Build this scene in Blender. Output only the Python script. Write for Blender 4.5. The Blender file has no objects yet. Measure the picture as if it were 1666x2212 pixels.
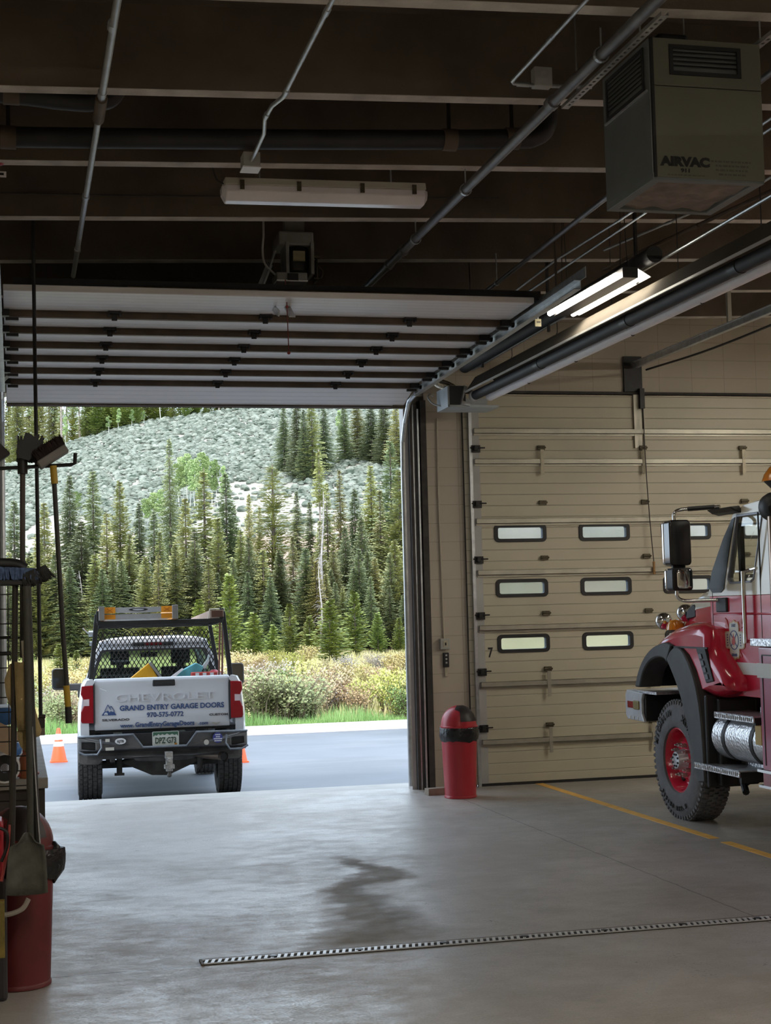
import bpy, bmesh, math, random
from mathutils import Vector, Matrix
from mathutils.geometry import tessellate_polygon
random.seed(7)
scene = bpy.context.scene
COL = scene.collection
# ------------------------------------------------------------------ camera
cd = bpy.data.cameras.new('camera')
cam = bpy.data.objects.new('camera', cd)
COL.objects.link(cam)
R_ = ((0.971797, -0.009153, 0.235642), (-0.234497, 0.068174, 0.969723), (-0.024941, -0.997631, 0.064105))
cam.matrix_world = Matrix(((R_[0][0], -R_[0][1], -R_[0][2], 0.0),
                           (R_[1][0], -R_[1][1], -R_[1][2], -16.4),
                           (R_[2][0], -R_[2][1], -R_[2][2], 1.95),
                           (0, 0, 0, 1)))
cd.sensor_fit = 'VERTICAL'; cd.sensor_height = 36.0; cd.lens = 3300.0 / 2212.0 * 36.0
cd.clip_start = 0.05; cd.clip_end = 2000
scene.camera = cam
# ------------------------------------------------------------------ sky, sun, exposure
vs = scene.view_settings
scene.display_settings.display_device = 'sRGB'
vs.view_transform = 'Standard'; vs.look = 'None'; vs.gamma = 1.0; vs.exposure = 0.4; vs.use_curve_mapping = False
W = bpy.data.worlds.new('sky'); scene.world = W; W.use_nodes = True
nt = W.node_tree; nt.nodes.clear()
wo = nt.nodes.new('ShaderNodeOutputWorld'); bg = nt.nodes.new('ShaderNodeBackground')
tc = nt.nodes.new('ShaderNodeTexCoord'); sx = nt.nodes.new('ShaderNodeSeparateXYZ'); rp = nt.nodes.new('ShaderNodeValToRGB')
rp.color_ramp.elements[0].position = 0.0; rp.color_ramp.elements[0].color = (0.70, 0.85, 1.0, 1)
rp.color_ramp.elements[1].position = 0.75; rp.color_ramp.elements[1].color = (0.82, 0.98, 1.18, 1)
nt.links.new(tc.outputs['Generated'], sx.inputs[0]); nt.links.new(sx.outputs['Z'], rp.inputs[0])
nt.links.new(rp.outputs[0], bg.inputs[0]); SKY = 2.4; bg.inputs[1].default_value = SKY
nt.links.new(bg.outputs[0], wo.inputs[0])
sd = bpy.data.lights.new('sun', 'SUN'); sd.energy = 2.6; sd.angle = math.radians(12); sd.color = (1.0, 0.95, 0.86)
so = bpy.data.objects.new('sun', sd); COL.objects.link(so)
so.rotation_euler = (math.radians(38), math.radians(-16), 0)   # high sun from behind the building
FILL_TUBE = 150.0         # emission of the added tubes out of view, set to brighten the room

FILL_LAMPS = [(9.8, -4.5, 4.75), (9.8, -9.5, 4.75), (9.8, -15.0, 4.75), (1.4, -14.2, 4.55)]   # unseen strip lights added to brighten the room
# ------------------------------------------------------------------ helpers
def mat(name, col, rough=0.6, metal=0.0, var=0.12, scale=6.0, bump=0.0, bscale=None, col2=None, coat=0.0, emis=0.0, detail=4, spec=0.5, objvar=0.0, trans=0.0, stretch=None, alpha=1.0):
    m = bpy.data.materials.new(name); m.use_nodes = True
    n = m.node_tree.nodes; l = m.node_tree.links
    b = n['Principled BSDF']
    b.inputs['Roughness'].default_value = rough; b.inputs['Metallic'].default_value = metal
    b.inputs['Specular IOR Level'].default_value = spec
    b.inputs['Coat Weight'].default_value = coat
    b.inputs['Coat Roughness'].default_value = 0.08
    b.inputs['Transmission Weight'].default_value = trans
    b.inputs['Alpha'].default_value = alpha
    t = n.new('ShaderNodeTexCoord'); nz = n.new('ShaderNodeTexNoise')
    nz.inputs['Scale'].default_value = scale; nz.inputs['Detail'].default_value = detail
    src = t.outputs['Object']
    if stretch:
        mp = n.new('ShaderNodeMapping'); mp.inputs['Scale'].default_value = stretch
        l.new(src, mp.inputs[0]); src = mp.outputs[0]
    l.new(src, nz.inputs['Vector'])
    r = n.new('ShaderNodeValToRGB'); e = r.color_ramp.elements
    e[0].position = 0.3; e[1].position = 0.7
    c2 = col2 or tuple(min(1, c * (1 + var)) for c in col)
    c1 = col if col2 else tuple(c * (1 - var) for c in col)
    e[0].color = (*c1, 1); e[1].color = (*c2, 1)
    l.new(nz.outputs['Fac'], r.inputs[0])
    out = r.outputs[0]
    if objvar:
        oi = n.new('ShaderNodeObjectInfo'); hs = n.new('ShaderNodeHueSaturation')
        ma = n.new('ShaderNodeMapRange'); ma.inputs[3].default_value = 1 - objvar; ma.inputs[4].default_value = 1 + objvar
        mh = n.new('ShaderNodeMapRange'); mh.inputs[3].default_value = 0.5 - objvar * 0.09; mh.inputs[4].default_value = 0.5 + objvar * 0.05
        fr = n.new('ShaderNodeMath'); fr.operation = 'MULTIPLY'; fr.inputs[1].default_value = 7.31
        fq = n.new('ShaderNodeMath'); fq.operation = 'FRACT'
        l.new(oi.outputs['Random'], ma.inputs[0]); l.new(oi.outputs['Random'], fr.inputs[0]); l.new(fr.outputs[0], fq.inputs[0])
        l.new(fq.outputs[0], mh.inputs[0])
        l.new(ma.outputs[0], hs.inputs['Value']); l.new(mh.outputs[0], hs.inputs['Hue']); l.new(out, hs.inputs['Color'])
        out = hs.outputs[0]
    l.new(out, b.inputs['Base Color'])
    if bump:
        bp = n.new('ShaderNodeBump'); bp.inputs['Strength'].default_value = bump; bp.inputs['Distance'].default_value = 0.02
        nb = n.new('ShaderNodeTexNoise'); nb.inputs['Scale'].default_value = bscale or scale * 4; nb.inputs['Detail'].default_value = 5
        l.new(src, nb.inputs['Vector']); l.new(nb.outputs['Fac'], bp.inputs['Height']); l.new(bp.outputs[0], b.inputs['Normal'])
    if emis:
        b.inputs['Emission Color'].default_value = (*col, 1); b.inputs['Emission Strength'].default_value = emis
    return m

class MB:
    """collects shapes in world coordinates; build() links them as ONE mesh object"""
    def __init__(s): s.v = []; s.f = []; s.mi = []; s.cur = 0
    def add(s, vs, fs):
        o = len(s.v); s.v += [Vector(v) for v in vs]
        for f in fs: s.f.append([i + o for i in f]); s.mi.append(s.cur)
        return s
    def box(s, c, d, rz=0.0, rx=0.0, ry=0.0):
        m = Matrix.Rotation(rz, 3, 'Z') @ Matrix.Rotation(ry, 3, 'Y') @ Matrix.Rotation(rx, 3, 'X')
        c = Vector(c); h = [x / 2 for x in d]
        vs = [c + m @ Vector((a * h[0], b * h[1], e * h[2])) for e in (-1, 1) for b in (-1, 1) for a in (-1, 1)]
        return s.add(vs, [(0, 2, 3, 1), (4, 5, 7, 6), (0, 1, 5, 4), (2, 6, 7, 3), (0, 4, 6, 2), (1, 3, 7, 5)])
    def bb(s, x0, x1, y0, y1, z0, z1):
        return s.box(((x0 + x1) / 2, (y0 + y1) / 2, (z0 + z1) / 2), (abs(x1 - x0), abs(y1 - y0), abs(z1 - z0)))
    def tube(s, pts, r, n=8, cap=True, r2=None, flat=None):
        pts = [Vector(p) for p in pts]; rings = []; N = len(pts)
        up = None
        for i, p in enumerate(pts):
            t = (pts[min(i + 1, N - 1)] - pts[max(i - 1, 0)]).normalized()
            if up is None:
                a = Vector((0, 0, 1)) if abs(t.z) < 0.9 else Vector((1, 0, 0))
                up = (a - t * a.dot(t)).normalized()
            else:
                up = (up - t * up.dot(t)).normalized()
            sd_ = t.cross(up)
            rr = r if r2 is None else r + (r2 - r) * i / max(1, N - 1)
            fx = flat or 1.0
            rings.append([p + up * math.cos(2 * math.pi * k / n) * rr * fx + sd_ * math.sin(2 * math.pi * k / n) * rr for k in range(n)])
        vs = [v for rg in rings for v in rg]; fs = []
        for i in range(N - 1):
            for k in range(n):
                a = i * n + k; b = i * n + (k + 1) % n
                fs.append((a, b, b + n, a + n))
        if cap:
            fs.append(tuple(range(n - 1, -1, -1))); fs.append(tuple((N - 1) * n + k for k in range(n)))
        return s.add(vs, fs)
    def cyl(s, p0, p1, r, n=16, r2=None, cap=True): return s.tube([p0, p1], r, n, cap, r2)
    def lathe(s, prof, c=(0, 0, 0), axis='Z', n=24, a0=0.0, a1=2 * math.pi):
        """prof: list of (radius, height along the axis)"""
        c = Vector(c); full = abs(a1 - a0 - 2 * math.pi) < 1e-6; m = n if full else n + 1
        vs = []
        for r, h in prof:
            for k in range(m):
                a = a0 + (a1 - a0) * k / n
                x, y = r * math.cos(a), r * math.sin(a)
                vs.append(c + (Vector((x, y, h)) if axis == 'Z' else Vector((h, x, y)) if axis == 'X' else Vector((y, h, x))))
        fs = []
        for i in range(len(prof) - 1):
            for k in range(n):
                a = i * m + k; b = i * m + (k + 1) % m
                fs.append((a, b, b + m, a + m))
        return s.add(vs, fs)
    def prism(s, poly, axis, a, b):
        """poly in the plane across axis: X -> (y,z), Y -> (x,z), Z -> (x,y); extruded from a to b"""
        def P(p, t):
            return (t, p[0], p[1]) if axis == 'X' else (p[0], t, p[1]) if axis == 'Y' else (p[0], p[1], t)
        n = len(poly); vs = [P(p, a) for p in poly] + [P(p, b) for p in poly]
        fs = [(i, (i + 1) % n, (i + 1) % n + n, i + n) for i in range(n)]
        tri = tessellate_polygon([[Vector((p[0], p[1], 0)) for p in poly]])
        fs += [tuple(t) for t in tri] + [tuple(i + n for i in t[::-1]) for t in tri]
        return s.add(vs, fs)
    def sheet(s, outer, holes, fn, thick):
        """a plate with holes; fn maps (u,v) to a point; thick is a vector"""
        th = Vector(thick); loops = [outer] + holes
        tri = tessellate_polygon([[Vector((p[0], p[1], 0)) for p in lp] for lp in loops])
        flat = [p for lp in loops for p in lp]; n = len(flat)
        a = [Vector(fn(*p)) for p in flat]; vs = a + [v + th for v in a]
        fs = [tuple(t) for t in tri] + [tuple(i + n for i in t[::-1]) for t in tri]
        o = 0
        for lp in loops:
            k = len(lp)
            for i in range(k):
                fs.append((o + i, o + (i + 1) % k, o + (i + 1) % k + n, o + i + n))
            o += k
        return s.add(vs, fs)
    def loft(s, rings, close=True, cap=True):
        n = len(rings[0]); vs = [v for r in rings for v in r]; fs = []
        for i in range(len(rings) - 1):
            for k in range(n if close else n - 1):
                a = i * n + k; b = i * n + (k + 1) % n
                fs.append((a, b, b + n, a + n))
        if cap and close:
            fs.append(tuple(range(n - 1, -1, -1))); fs.append(tuple((len(rings) - 1) * n + k for k in range(n)))
        return s.add(vs, fs)
    def sphere(s, c, r, n=12, sq=(1, 1, 1)):
        c = Vector(c); rings = []
        for i in range(1, n // 2):
            a = math.pi * i / (n // 2)
            rings.append([c + Vector((math.sin(a) * math.cos(2 * math.pi * k / n) * r * sq[0], math.sin(a) * math.sin(2 * math.pi * k / n) * r * sq[1], math.cos(a) * r * sq[2])) for k in range(n)])
        return s.loft(rings)
    def build(s, name, m, parent=None, bevel=0.0, smooth=False, origin=None, seg=2, fixn=True, angle=40):
        me = bpy.data.meshes.new(name)
        if parent is not None:
            r = parent
            while r.parent: r = r.parent
            org = r.location.copy()
        elif origin is not None: org = Vector(origin)
        else:
            xs = [v.x for v in s.v]; ys = [v.y for v in s.v]; zs = [v.z for v in s.v]
            org = Vector(((min(xs) + max(xs)) / 2, (min(ys) + max(ys)) / 2, min(zs)))
        me.from_pydata([v - org for v in s.v], [], s.f)
        for mm in (m if isinstance(m, (list, tuple)) else [m]): me.materials.append(mm)
        if any(s.mi): me.polygons.foreach_set('material_index', s.mi)
        if fixn:
            b = bmesh.new(); b.from_mesh(me); bmesh.ops.recalc_face_normals(b, faces=b.faces); b.to_mesh(me); b.free()
        if smooth:
            me.polygons.foreach_set('use_smooth', [True] * len(me.polygons))
            try: me.set_sharp_from_angle(angle=math.radians(angle))
            except Exception: pass
        me.update()
        o = bpy.data.objects.new(name, me); COL.objects.link(o)
        if parent is not None: o.parent = parent
        else: o.location = org
        if bevel:
            bv = o.modifiers.new('bevel', 'BEVEL'); bv.width = bevel; bv.segments = seg; bv.limit_method = 'ANGLE'; bv.angle_limit = math.radians(35)
        return o

def tag(o, label, cat=None, group=None, kind=None):
    o['label'] = label
    if cat: o['category'] = cat
    if group: o['group'] = group
    if kind: o['kind'] = kind
    return o
def thing(name, loc, label, cat, group=None, kind=None):
    o = bpy.data.objects.new(name, None); COL.objects.link(o); o.location = loc; o.empty_display_size = 0.2
    return tag(o, label, cat, group, kind)
def copy_tree(o, parent=None):
    c = o.copy(); COL.objects.link(c); c.parent = parent
    for ch in list(o.children): copy_tree(ch, c)
    return c
def text(name, s, size, at, right, up, m, parent, bold=0.0, sx=1.0, depth=0.002, align='CENTER', label=None, shear=0.0):
    """letters lying in the plane right/up, at the point at (baseline), standing out by depth"""
    cu = bpy.data.curves.new(name, 'FONT'); cu.body = s; cu.size = size; cu.offset = bold; cu.extrude = depth; cu.align_x = align; cu.shear = shear
    cu.resolution_u = 3
    t = bpy.data.objects.new(name, cu); COL.objects.link(t)
    dg = bpy.context.evaluated_depsgraph_get(); dg.update()
    me = bpy.data.meshes.new_from_object(t.evaluated_get(dg)); me.name = name
    bpy.data.objects.remove(t); bpy.data.curves.remove(cu)
    r = parent
    while r.parent: r = r.parent
    right = Vector(right).normalized(); up = Vector(up).normalized(); nn = right.cross(up)
    M = Matrix(((right.x * sx, up.x, nn.x, at[0]), (right.y * sx, up.y, nn.y, at[1]), (right.z * sx, up.z, nn.z, at[2]), (0, 0, 0, 1)))
    me.transform(Matrix.Translation(-r.location) @ M)
    me.materials.clear(); me.materials.append(m)
    o = bpy.data.objects.new(name, me); COL.objects.link(o); o.parent = parent
    if label: o['label'] = label
    return o
def rrect(x0, x1, z0, z1, r, n=4):
    p = []
    for cx, cz, a in ((x1 - r, z1 - r, 0), (x0 + r, z1 - r, 90), (x0 + r, z0 + r, 180), (x1 - r, z0 + r, 270)):
        for k in range(n + 1):
            t = math.radians(a + 90 * k / n); p.append((cx + r * math.cos(t), cz + r * math.sin(t)))
    return p
def smooth_path(pts, n=6):
    """Catmull-Rom through the points"""
    P = [Vector(p) for p in pts]; P = [P[0] * 2 - P[1]] + P + [P[-1] * 2 - P[-2]]; out = []
    for i in range(1, len(P) - 2):
        for k in range(n):
            t = k / n; a, b, c, d = P[i - 1], P[i], P[i + 1], P[i + 2]
            out.append(0.5 * ((2 * b) + (c - a) * t + (2 * a - 5 * b + 4 * c - d) * t * t + (3 * b - a - 3 * c + d) * t ** 3))
    out.append(P[-2]); return out
# ================================================================== SETTING
M = {}
M['block'] = mat('painted block wall', (0.47, 0.42, 0.33), 0.6, var=0.07, scale=2.5, bump=0.25, bscale=60)
M['header'] = mat('painted header', (0.42, 0.39, 0.30), 0.65, var=0.08, scale=2)
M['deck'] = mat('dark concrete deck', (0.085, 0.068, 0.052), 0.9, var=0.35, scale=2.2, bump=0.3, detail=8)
M['beamface'] = mat('dark brown concrete stem', (0.105, 0.083, 0.062), 0.9, var=0.35, scale=1.6, bump=0.25, bscale=40, detail=8)
M['beambot'] = mat('pale concrete stem bottom', (0.52, 0.48, 0.44), 0.85, var=0.25, scale=5, bump=0.3, bscale=60)  # bottoms coloured far paler than the stem sides
M['white'] = mat('white painted steel', (0.80, 0.80, 0.82), 0.45, var=0.06, scale=3)
M['greypaint'] = mat('grey painted steel', (0.42, 0.42, 0.41), 0.5, var=0.1, scale=4)
M['galv'] = mat('galvanised steel', (0.55, 0.58, 0.60), 0.35, 0.75, var=0.15, scale=14)
M['conduit'] = mat('zinc conduit', (0.42, 0.44, 0.47), 0.42, 0.55, var=0.12, scale=9)
M['dkpipe'] = mat('dull steel pipe', (0.20, 0.20, 0.21), 0.45, 0.5, var=0.2, scale=9)
M['black'] = mat('black rubber', (0.014, 0.014, 0.015), 0.55, var=0.2, scale=12)
M['blackmetal'] = mat('black iron', (0.022, 0.021, 0.021), 0.45, 0.3, var=0.25, scale=10)
M['rust'] = mat('rusty strut', (0.115, 0.085, 0.062), 0.7, 0.2, var=0.3, scale=5, bump=0.1, detail=7)
M['seal'] = mat('dark weather seal', (0.05, 0.045, 0.042), 0.8, var=0.3, scale=9)
M['jamb'] = mat('pale steel jamb', (0.46, 0.43, 0.41), 0.5, 0.1, var=0.1, scale=3)
M['tan'] = mat('tan door paint', (0.56, 0.51, 0.36), 0.5, var=0.05, scale=2.2)
M['hinge'] = mat('tarnished hinge steel', (0.10, 0.085, 0.055), 0.5, 0.5, var=0.3, scale=30)
M['strut'] = mat('dull galvanised strut', (0.42, 0.40, 0.33), 0.42, 0.45, var=0.12, scale=7)

def pos_nodes(m):
    n = m.node_tree.nodes; l = m.node_tree.links
    g = n.new('ShaderNodeNewGeometry'); s = n.new('ShaderNodeSeparateXYZ'); l.new(g.outputs['Position'], s.inputs[0])
    return n, l, s, n['Principled BSDF'], g
def mth(n, l, op, a, b=None, c=None, clamp=False):
    q = n.new('ShaderNodeMath'); q.operation = op; q.use_clamp = clamp
    for i, x in enumerate((a, b, c)):
        if x is None: continue
        if isinstance(x, (int, float)): q.inputs[i].default_value = x
        else: l.new(x, q.inputs[i])
    return q.outputs[0]
def mix(n, l, fac, a, b):
    q = n.new('ShaderNodeMix'); q.data_type = 'RGBA'
    for i, x in ((0, fac), (6, a), (7, b)):
        if isinstance(x, (tuple,)): q.inputs[i].default_value = (*x, 1) if len(x) == 3 else x
        elif isinstance(x, (int, float)): q.inputs[i].default_value = x
        else: l.new(x, q.inputs[i])
    return q.outputs[2]
def noise(n, l, src, scale, detail=5, rough=0.6, stretch=None):
    q = n.new('ShaderNodeTexNoise'); q.inputs['Scale'].default_value = scale; q.inputs['Detail'].default_value = detail; q.inputs['Roughness'].default_value = rough
    if stretch:
        mp = n.new('ShaderNodeMapping'); mp.inputs['Scale'].default_value = stretch; l.new(src, mp.inputs[0]); src = mp.outputs[0]
    l.new(src, q.inputs['Vector']); return q.outputs['Fac']
def remap(n, l, x, a, b, c=0.0, d=1.0):
    q = n.new('ShaderNodeMapRange'); l.new(x, q.inputs[0]); q.inputs[1].default_value = a; q.inputs[2].default_value = b; q.inputs[3].default_value = c; q.inputs[4].default_value = d
    return q.outputs[0]

def floor_material():
    m = bpy.data.materials.new('sealed concrete'); m.use_nodes = True
    n, l, s, b, g = pos_nodes(m); P = g.outputs['Position']; X, Y = s.outputs[0], s.outputs[1]
    big = noise(n, l, P, 0.55, 6); mid = noise(n, l, P, 2.6, 8, 0.65); fine = noise(n, l, P, 38, 6, 0.7)
    scr = noise(n, l, P, 3.4, 14, 0.86, (0.8, 1.2, 1))
    c = mix(n, l, remap(n, l, mid, 0.3, 0.7), (0.33, 0.31, 0.285), (0.46, 0.44, 0.415))
    c = mix(n, l, remap(n, l, big, 0.40, 0.62, 0, 0.55), c, (0.27, 0.235, 0.19))
    c = mix(n, l, remap(n, l, fine, 0.55, 0.72, 0, 0.35), c, (0.13, 0.12, 0.105))
    # a spilled damp streak down to the drain, its own wandering outline
    wob = mth(n, l, 'MULTIPLY', mth(n, l, 'SUBTRACT', noise(n, l, P, 0.9, 5), 0.5), 1.5)
    cx = mth(n, l, 'ADD', mth(n, l, 'MULTIPLY', mth(n, l, 'ADD', Y, 4.3), 0.19), 2.62)
    dx = mth(n, l, 'ABSOLUTE', mth(n, l, 'SUBTRACT', mth(n, l, 'ADD', X, wob), cx))
    wid = remap(n, l, Y, -7.6, -4.6, 0.42, 0.13)
    st = remap(n, l, mth(n, l, 'DIVIDE', dx, wid), 0.35, 1.35, 1, 0)
    yr = mth(n, l, 'MULTIPLY', remap(n, l, Y, -7.65, -7.45), remap(n, l, Y, -4.7, -4.2, 1, 0))
    st = mth(n, l, 'MULTIPLY', st, yr)
    st2 = mth(n, l, 'MULTIPLY', st, remap(n, l, mid, 0.3, 0.55, 0.35, 0.85))
    c = mix(n, l, st2, c, (0.16, 0.138, 0.11))
    # saw-cut joint
    wig = mth(n, l, 'MULTIPLY', mth(n, l, 'SUBTRACT', noise(n, l, P, 3.0, 5), 0.5), 0.05)
    j = mth(n, l, 'ABSOLUTE', mth(n, l, 'ADD', mth(n, l, 'SUBTRACT', X, 4.43), wig))
    jm = remap(n, l, j, 0.003, 0.008, 0.75, 0)
    j2 = mth(n, l, 'ABSOLUTE', mth(n, l, 'ADD', mth(n, l, 'SUBTRACT', Y, -7.74), mth(n, l, 'MULTIPLY', wig, 0.4)))
    jm = mth(n, l, 'MAXIMUM', jm, mth(n, l, 'MULTIPLY', remap(n, l, j2, 0.004, 0.010, 0.8, 0), remap(n, l, X, 1.0, 1.02, 1, 0)))
    c = mix(n, l, jm, c, (0.045, 0.04, 0.035))
    l.new(c, b.inputs['Base Color'])
    ro = mth(n, l, 'ADD', remap(n, l, scr, 0.38, 0.62, 0.25, 0.56), mth(n, l, 'MULTIPLY', remap(n, l, big, 0.42, 0.6), 0.12))
    ro = mth(n, l, 'ADD', ro, remap(n, l, noise(n, l, P, 75, 3, 0.6), 0.4, 0.6, -0.06, 0.10))
    ro = mth(n, l, 'ADD', ro, mth(n, l, 'MULTIPLY', st, 0.35), clamp=True)
    l.new(ro, b.inputs['Roughness'])
    b.inputs['Specular IOR Level'].default_value = 0.95
    bp = n.new('ShaderNodeBump'); bp.inputs['Strength'].default_value = 0.22; bp.inputs['Distance'].default_value = 0.004
    h = mth(n, l, 'ADD', mth(n, l, 'MULTIPLY', noise(n, l, P, 34, 7, 0.8), 1.0), mth(n, l, 'MULTIPLY', fine, 0.4))
    l.new(h, bp.inputs['Height']); l.new(bp.outputs[0], b.inputs['Normal'])
    return m
M['floor'] = floor_material()

def asphalt_material():
    m = bpy.data.materials.new('asphalt'); m.use_nodes = True
    n, l, s, b, g = pos_nodes(m); P = g.outputs['Position']
    a = noise(n, l, P, 0.5, 6); f = noise(n, l, P, 60, 3); st = noise(n, l, P, 1.1, 6, 0.6, (0.35, 1.2, 1))
    c = mix(n, l, remap(n, l, a, 0.35, 0.65), (0.092, 0.100, 0.116), (0.122, 0.132, 0.152))
    c = mix(n, l, remap(n, l, st, 0.5, 0.75, 0, 0.5), c, (0.19, 0.196, 0.21))
    c = mix(n, l, remap(n, l, f, 0.5, 0.7, 0, 0.3), c, (0.07, 0.073, 0.08))
    l.new(c, b.inputs['Base Color']); b.inputs['Roughness'].default_value = 0.6
    return m
M['asphalt'] = asphalt_material()

def struct(mb, name, m, label=None, **k):
    o = mb.build(name, m, **k); o['kind'] = 'structure'; o['label'] = label or name.replace('_', ' '); o['category'] = name.split('_')[0]; return o

WY = -0.20                                   # inner face of the front wall
XL, XR, YB = -1.6, 13.2, -21.0               # room: left wall, right wall, back wall
struct(MB().bb(XL, XR, YB, 0.0, -0.25, 0.0), 'floor', M['floor'], 'sealed grey concrete bay floor')
# apron and asphalt
ap = MB(); ap.loft([[Vector((x, y, z)) for y, z in ((0.0, 0.0), (0.0, -0.25), (0.85, -0.3), (0.85, -0.045))] for x in (-9, 16)])
M['apron'] = mat('pale apron concrete', (0.40, 0.385, 0.36), 0.75, var=0.1, scale=3, bump=0.2)
struct(ap, 'trim_1', M['apron'], 'pale concrete apron outside the bay door')
yz = [(0.85, -0.045), (1.6, -0.15), (2.4, -0.25), (3.1, -0.315), (5, -0.375), (7, -0.435), (10, -0.475), (14.45, -0.5)]
ro = MB(); ro.loft([[Vector((x, y, z)) for y, z in yz] + [Vector((x, y, -0.8)) for y, z in reversed(yz)] for x in (-30, -9, 16, 60)])
struct(ro, 'ground', M['asphalt'], 'blue grey asphalt driveway')
# front wall: left pillar, centre pillar, header
def block_material():
    m = bpy.data.materials.new('painted concrete block'); m.use_nodes = True
    n, l, s, b, g = pos_nodes(m); P = g.outputs['Position']
    br = n.new('ShaderNodeTexBrick'); br.offset = 0.0
    for k, v in (('Scale', 1.0), ('Mortar Size', 0.0035), ('Mortar Smooth', 0.3), ('Brick Width', 0.4064), ('Row Height', 0.2064)): br.inputs[k].default_value = v
    br.inputs['Color1'].default_value = (0.49, 0.44, 0.36, 1); br.inputs['Color2'].default_value = (0.51, 0.455, 0.37, 1); br.inputs['Mortar'].default_value = (0.36, 0.31, 0.235, 1)
    cb = n.new('ShaderNodeCombineXYZ'); l.new(mth(n, l, 'ADD', s.outputs[0], mth(n, l, 'SUBTRACT', -0.1, s.outputs[1])), cb.inputs[0]); l.new(s.outputs[2], cb.inputs[1]); l.new(cb.outputs[0], br.inputs['Vector'])
    c = mix(n, l, remap(n, l, noise(n, l, P, 2.0, 6), 0.35, 0.7, 0, 0.25), br.outputs['Color'], (0.40, 0.34, 0.26))
    l.new(c, b.inputs['Base Color']); b.inputs['Roughness'].default_value = 0.55
    bp = n.new('ShaderNodeBump'); bp.inputs['Strength'].default_value = 0.35; bp.inputs['Distance'].default_value = 0.004; bp.invert = True
    l.new(mth(n, l, 'ADD', br.outputs['Fac'], mth(n, l, 'MULTIPLY', noise(n, l, P, 70, 4), 0.3)), bp.inputs['Height']); l.new(bp.outputs[0], b.inputs['Normal'])
    return m
M['blockwall'] = block_material()
wf = MB()
wf.bb(XL, -0.20, WY, 0.12, 0, 5.2); wf.bb(4.40, 4.83, WY, 0.12, 0, 5.2)
wf.bb(-0.20, 4.40, WY + 0.02, 0.12, 4.30, 5.2); wf.bb(4.83, 9.25, WY, 0.12, 4.36, 5.3); wf.bb(9.25, XR, WY, 0.12, 0, 5.4)
wf_o = struct(wf, 'wall_front', M['blockwall'], 'tan painted block wall between the bay doors')
struct(MB().bb(XL - 0.2, XL, YB, 0.12, 0, 5.3), 'wall_left', M['block'], 'painted block wall on the left')
struct(MB().bb(XR, XR + 0.2, YB, 0.12, 0, 5.6), 'wall_right', M['block'], 'painted block wall far on the right')
struct(MB().bb(XL, XR, YB - 0.2, YB, 0, 5.5), 'wall_back', M['block'], 'painted block wall behind')
# ceiling: deck with tapered concrete stems running across the bay, rising gently to the right
SL = 0.032
def zc(x): return 4.80 + SL * x
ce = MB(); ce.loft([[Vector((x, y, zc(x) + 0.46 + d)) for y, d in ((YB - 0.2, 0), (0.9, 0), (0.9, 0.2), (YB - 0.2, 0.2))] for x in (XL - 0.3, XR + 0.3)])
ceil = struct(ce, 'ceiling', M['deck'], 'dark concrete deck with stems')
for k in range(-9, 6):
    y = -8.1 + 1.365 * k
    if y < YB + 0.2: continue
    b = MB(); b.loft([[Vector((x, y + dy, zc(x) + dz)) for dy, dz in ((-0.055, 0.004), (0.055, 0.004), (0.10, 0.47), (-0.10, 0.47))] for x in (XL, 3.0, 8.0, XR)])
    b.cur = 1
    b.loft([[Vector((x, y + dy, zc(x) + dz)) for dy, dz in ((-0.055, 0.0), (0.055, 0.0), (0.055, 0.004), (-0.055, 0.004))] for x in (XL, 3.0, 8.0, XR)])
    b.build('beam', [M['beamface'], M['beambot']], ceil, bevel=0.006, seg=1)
# ------------------------------------------------ jambs of the open bay
jb = MB(); jb.bb(4.165, 4.215, -0.19, -0.02, 0, 4.30); jb.bb(4.215, 4.40, -0.06, 0.10, 0, 4.30)
struct(jb, 'trim_2', M['jamb'], 'pale steel jamb on the right of the open bay')
jl = MB(); jl.bb(-0.20, -0.10, -0.12, 0.12, 0, 4.30); jl.bb(-0.135, -0.115, -0.2, -0.12, 0, 4.3)
struct(jl, 'trim_3', M['jamb'], 'pale steel jamb on the left of the open bay')
sl = MB(); sl.bb(4.218, 4.250, -0.25, -0.185, 0, 4.28); sl.bb(4.272, 4.298, -0.255, -0.10, 0, 4.2); sl.bb(4.345, 4.41, -0.245, -0.10, 0, 4.25)
struct(sl, 'trim_4', M['seal'], 'dark rubber weather seals beside the open bay')
sg = MB(); sg.bb(4.250, 4.272, -0.24, -0.19, 0, 4.2); sg.bb(4.298, 4.318, -0.27, -0.20, 0, 4.15)
struct(sg, 'trim_5', M['galv'], 'galvanised angle beside the open bay', bevel=0.003)
sb = MB(); sb.bb(4.83, 4.885, -0.235, -0.20, 0, 4.36); sb.bb(4.83, 9.25, -0.24, -0.205, 4.325, 4.365)
struct(sb, 'trim_6', M['seal'], 'dark rubber seal around the tan door')

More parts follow.
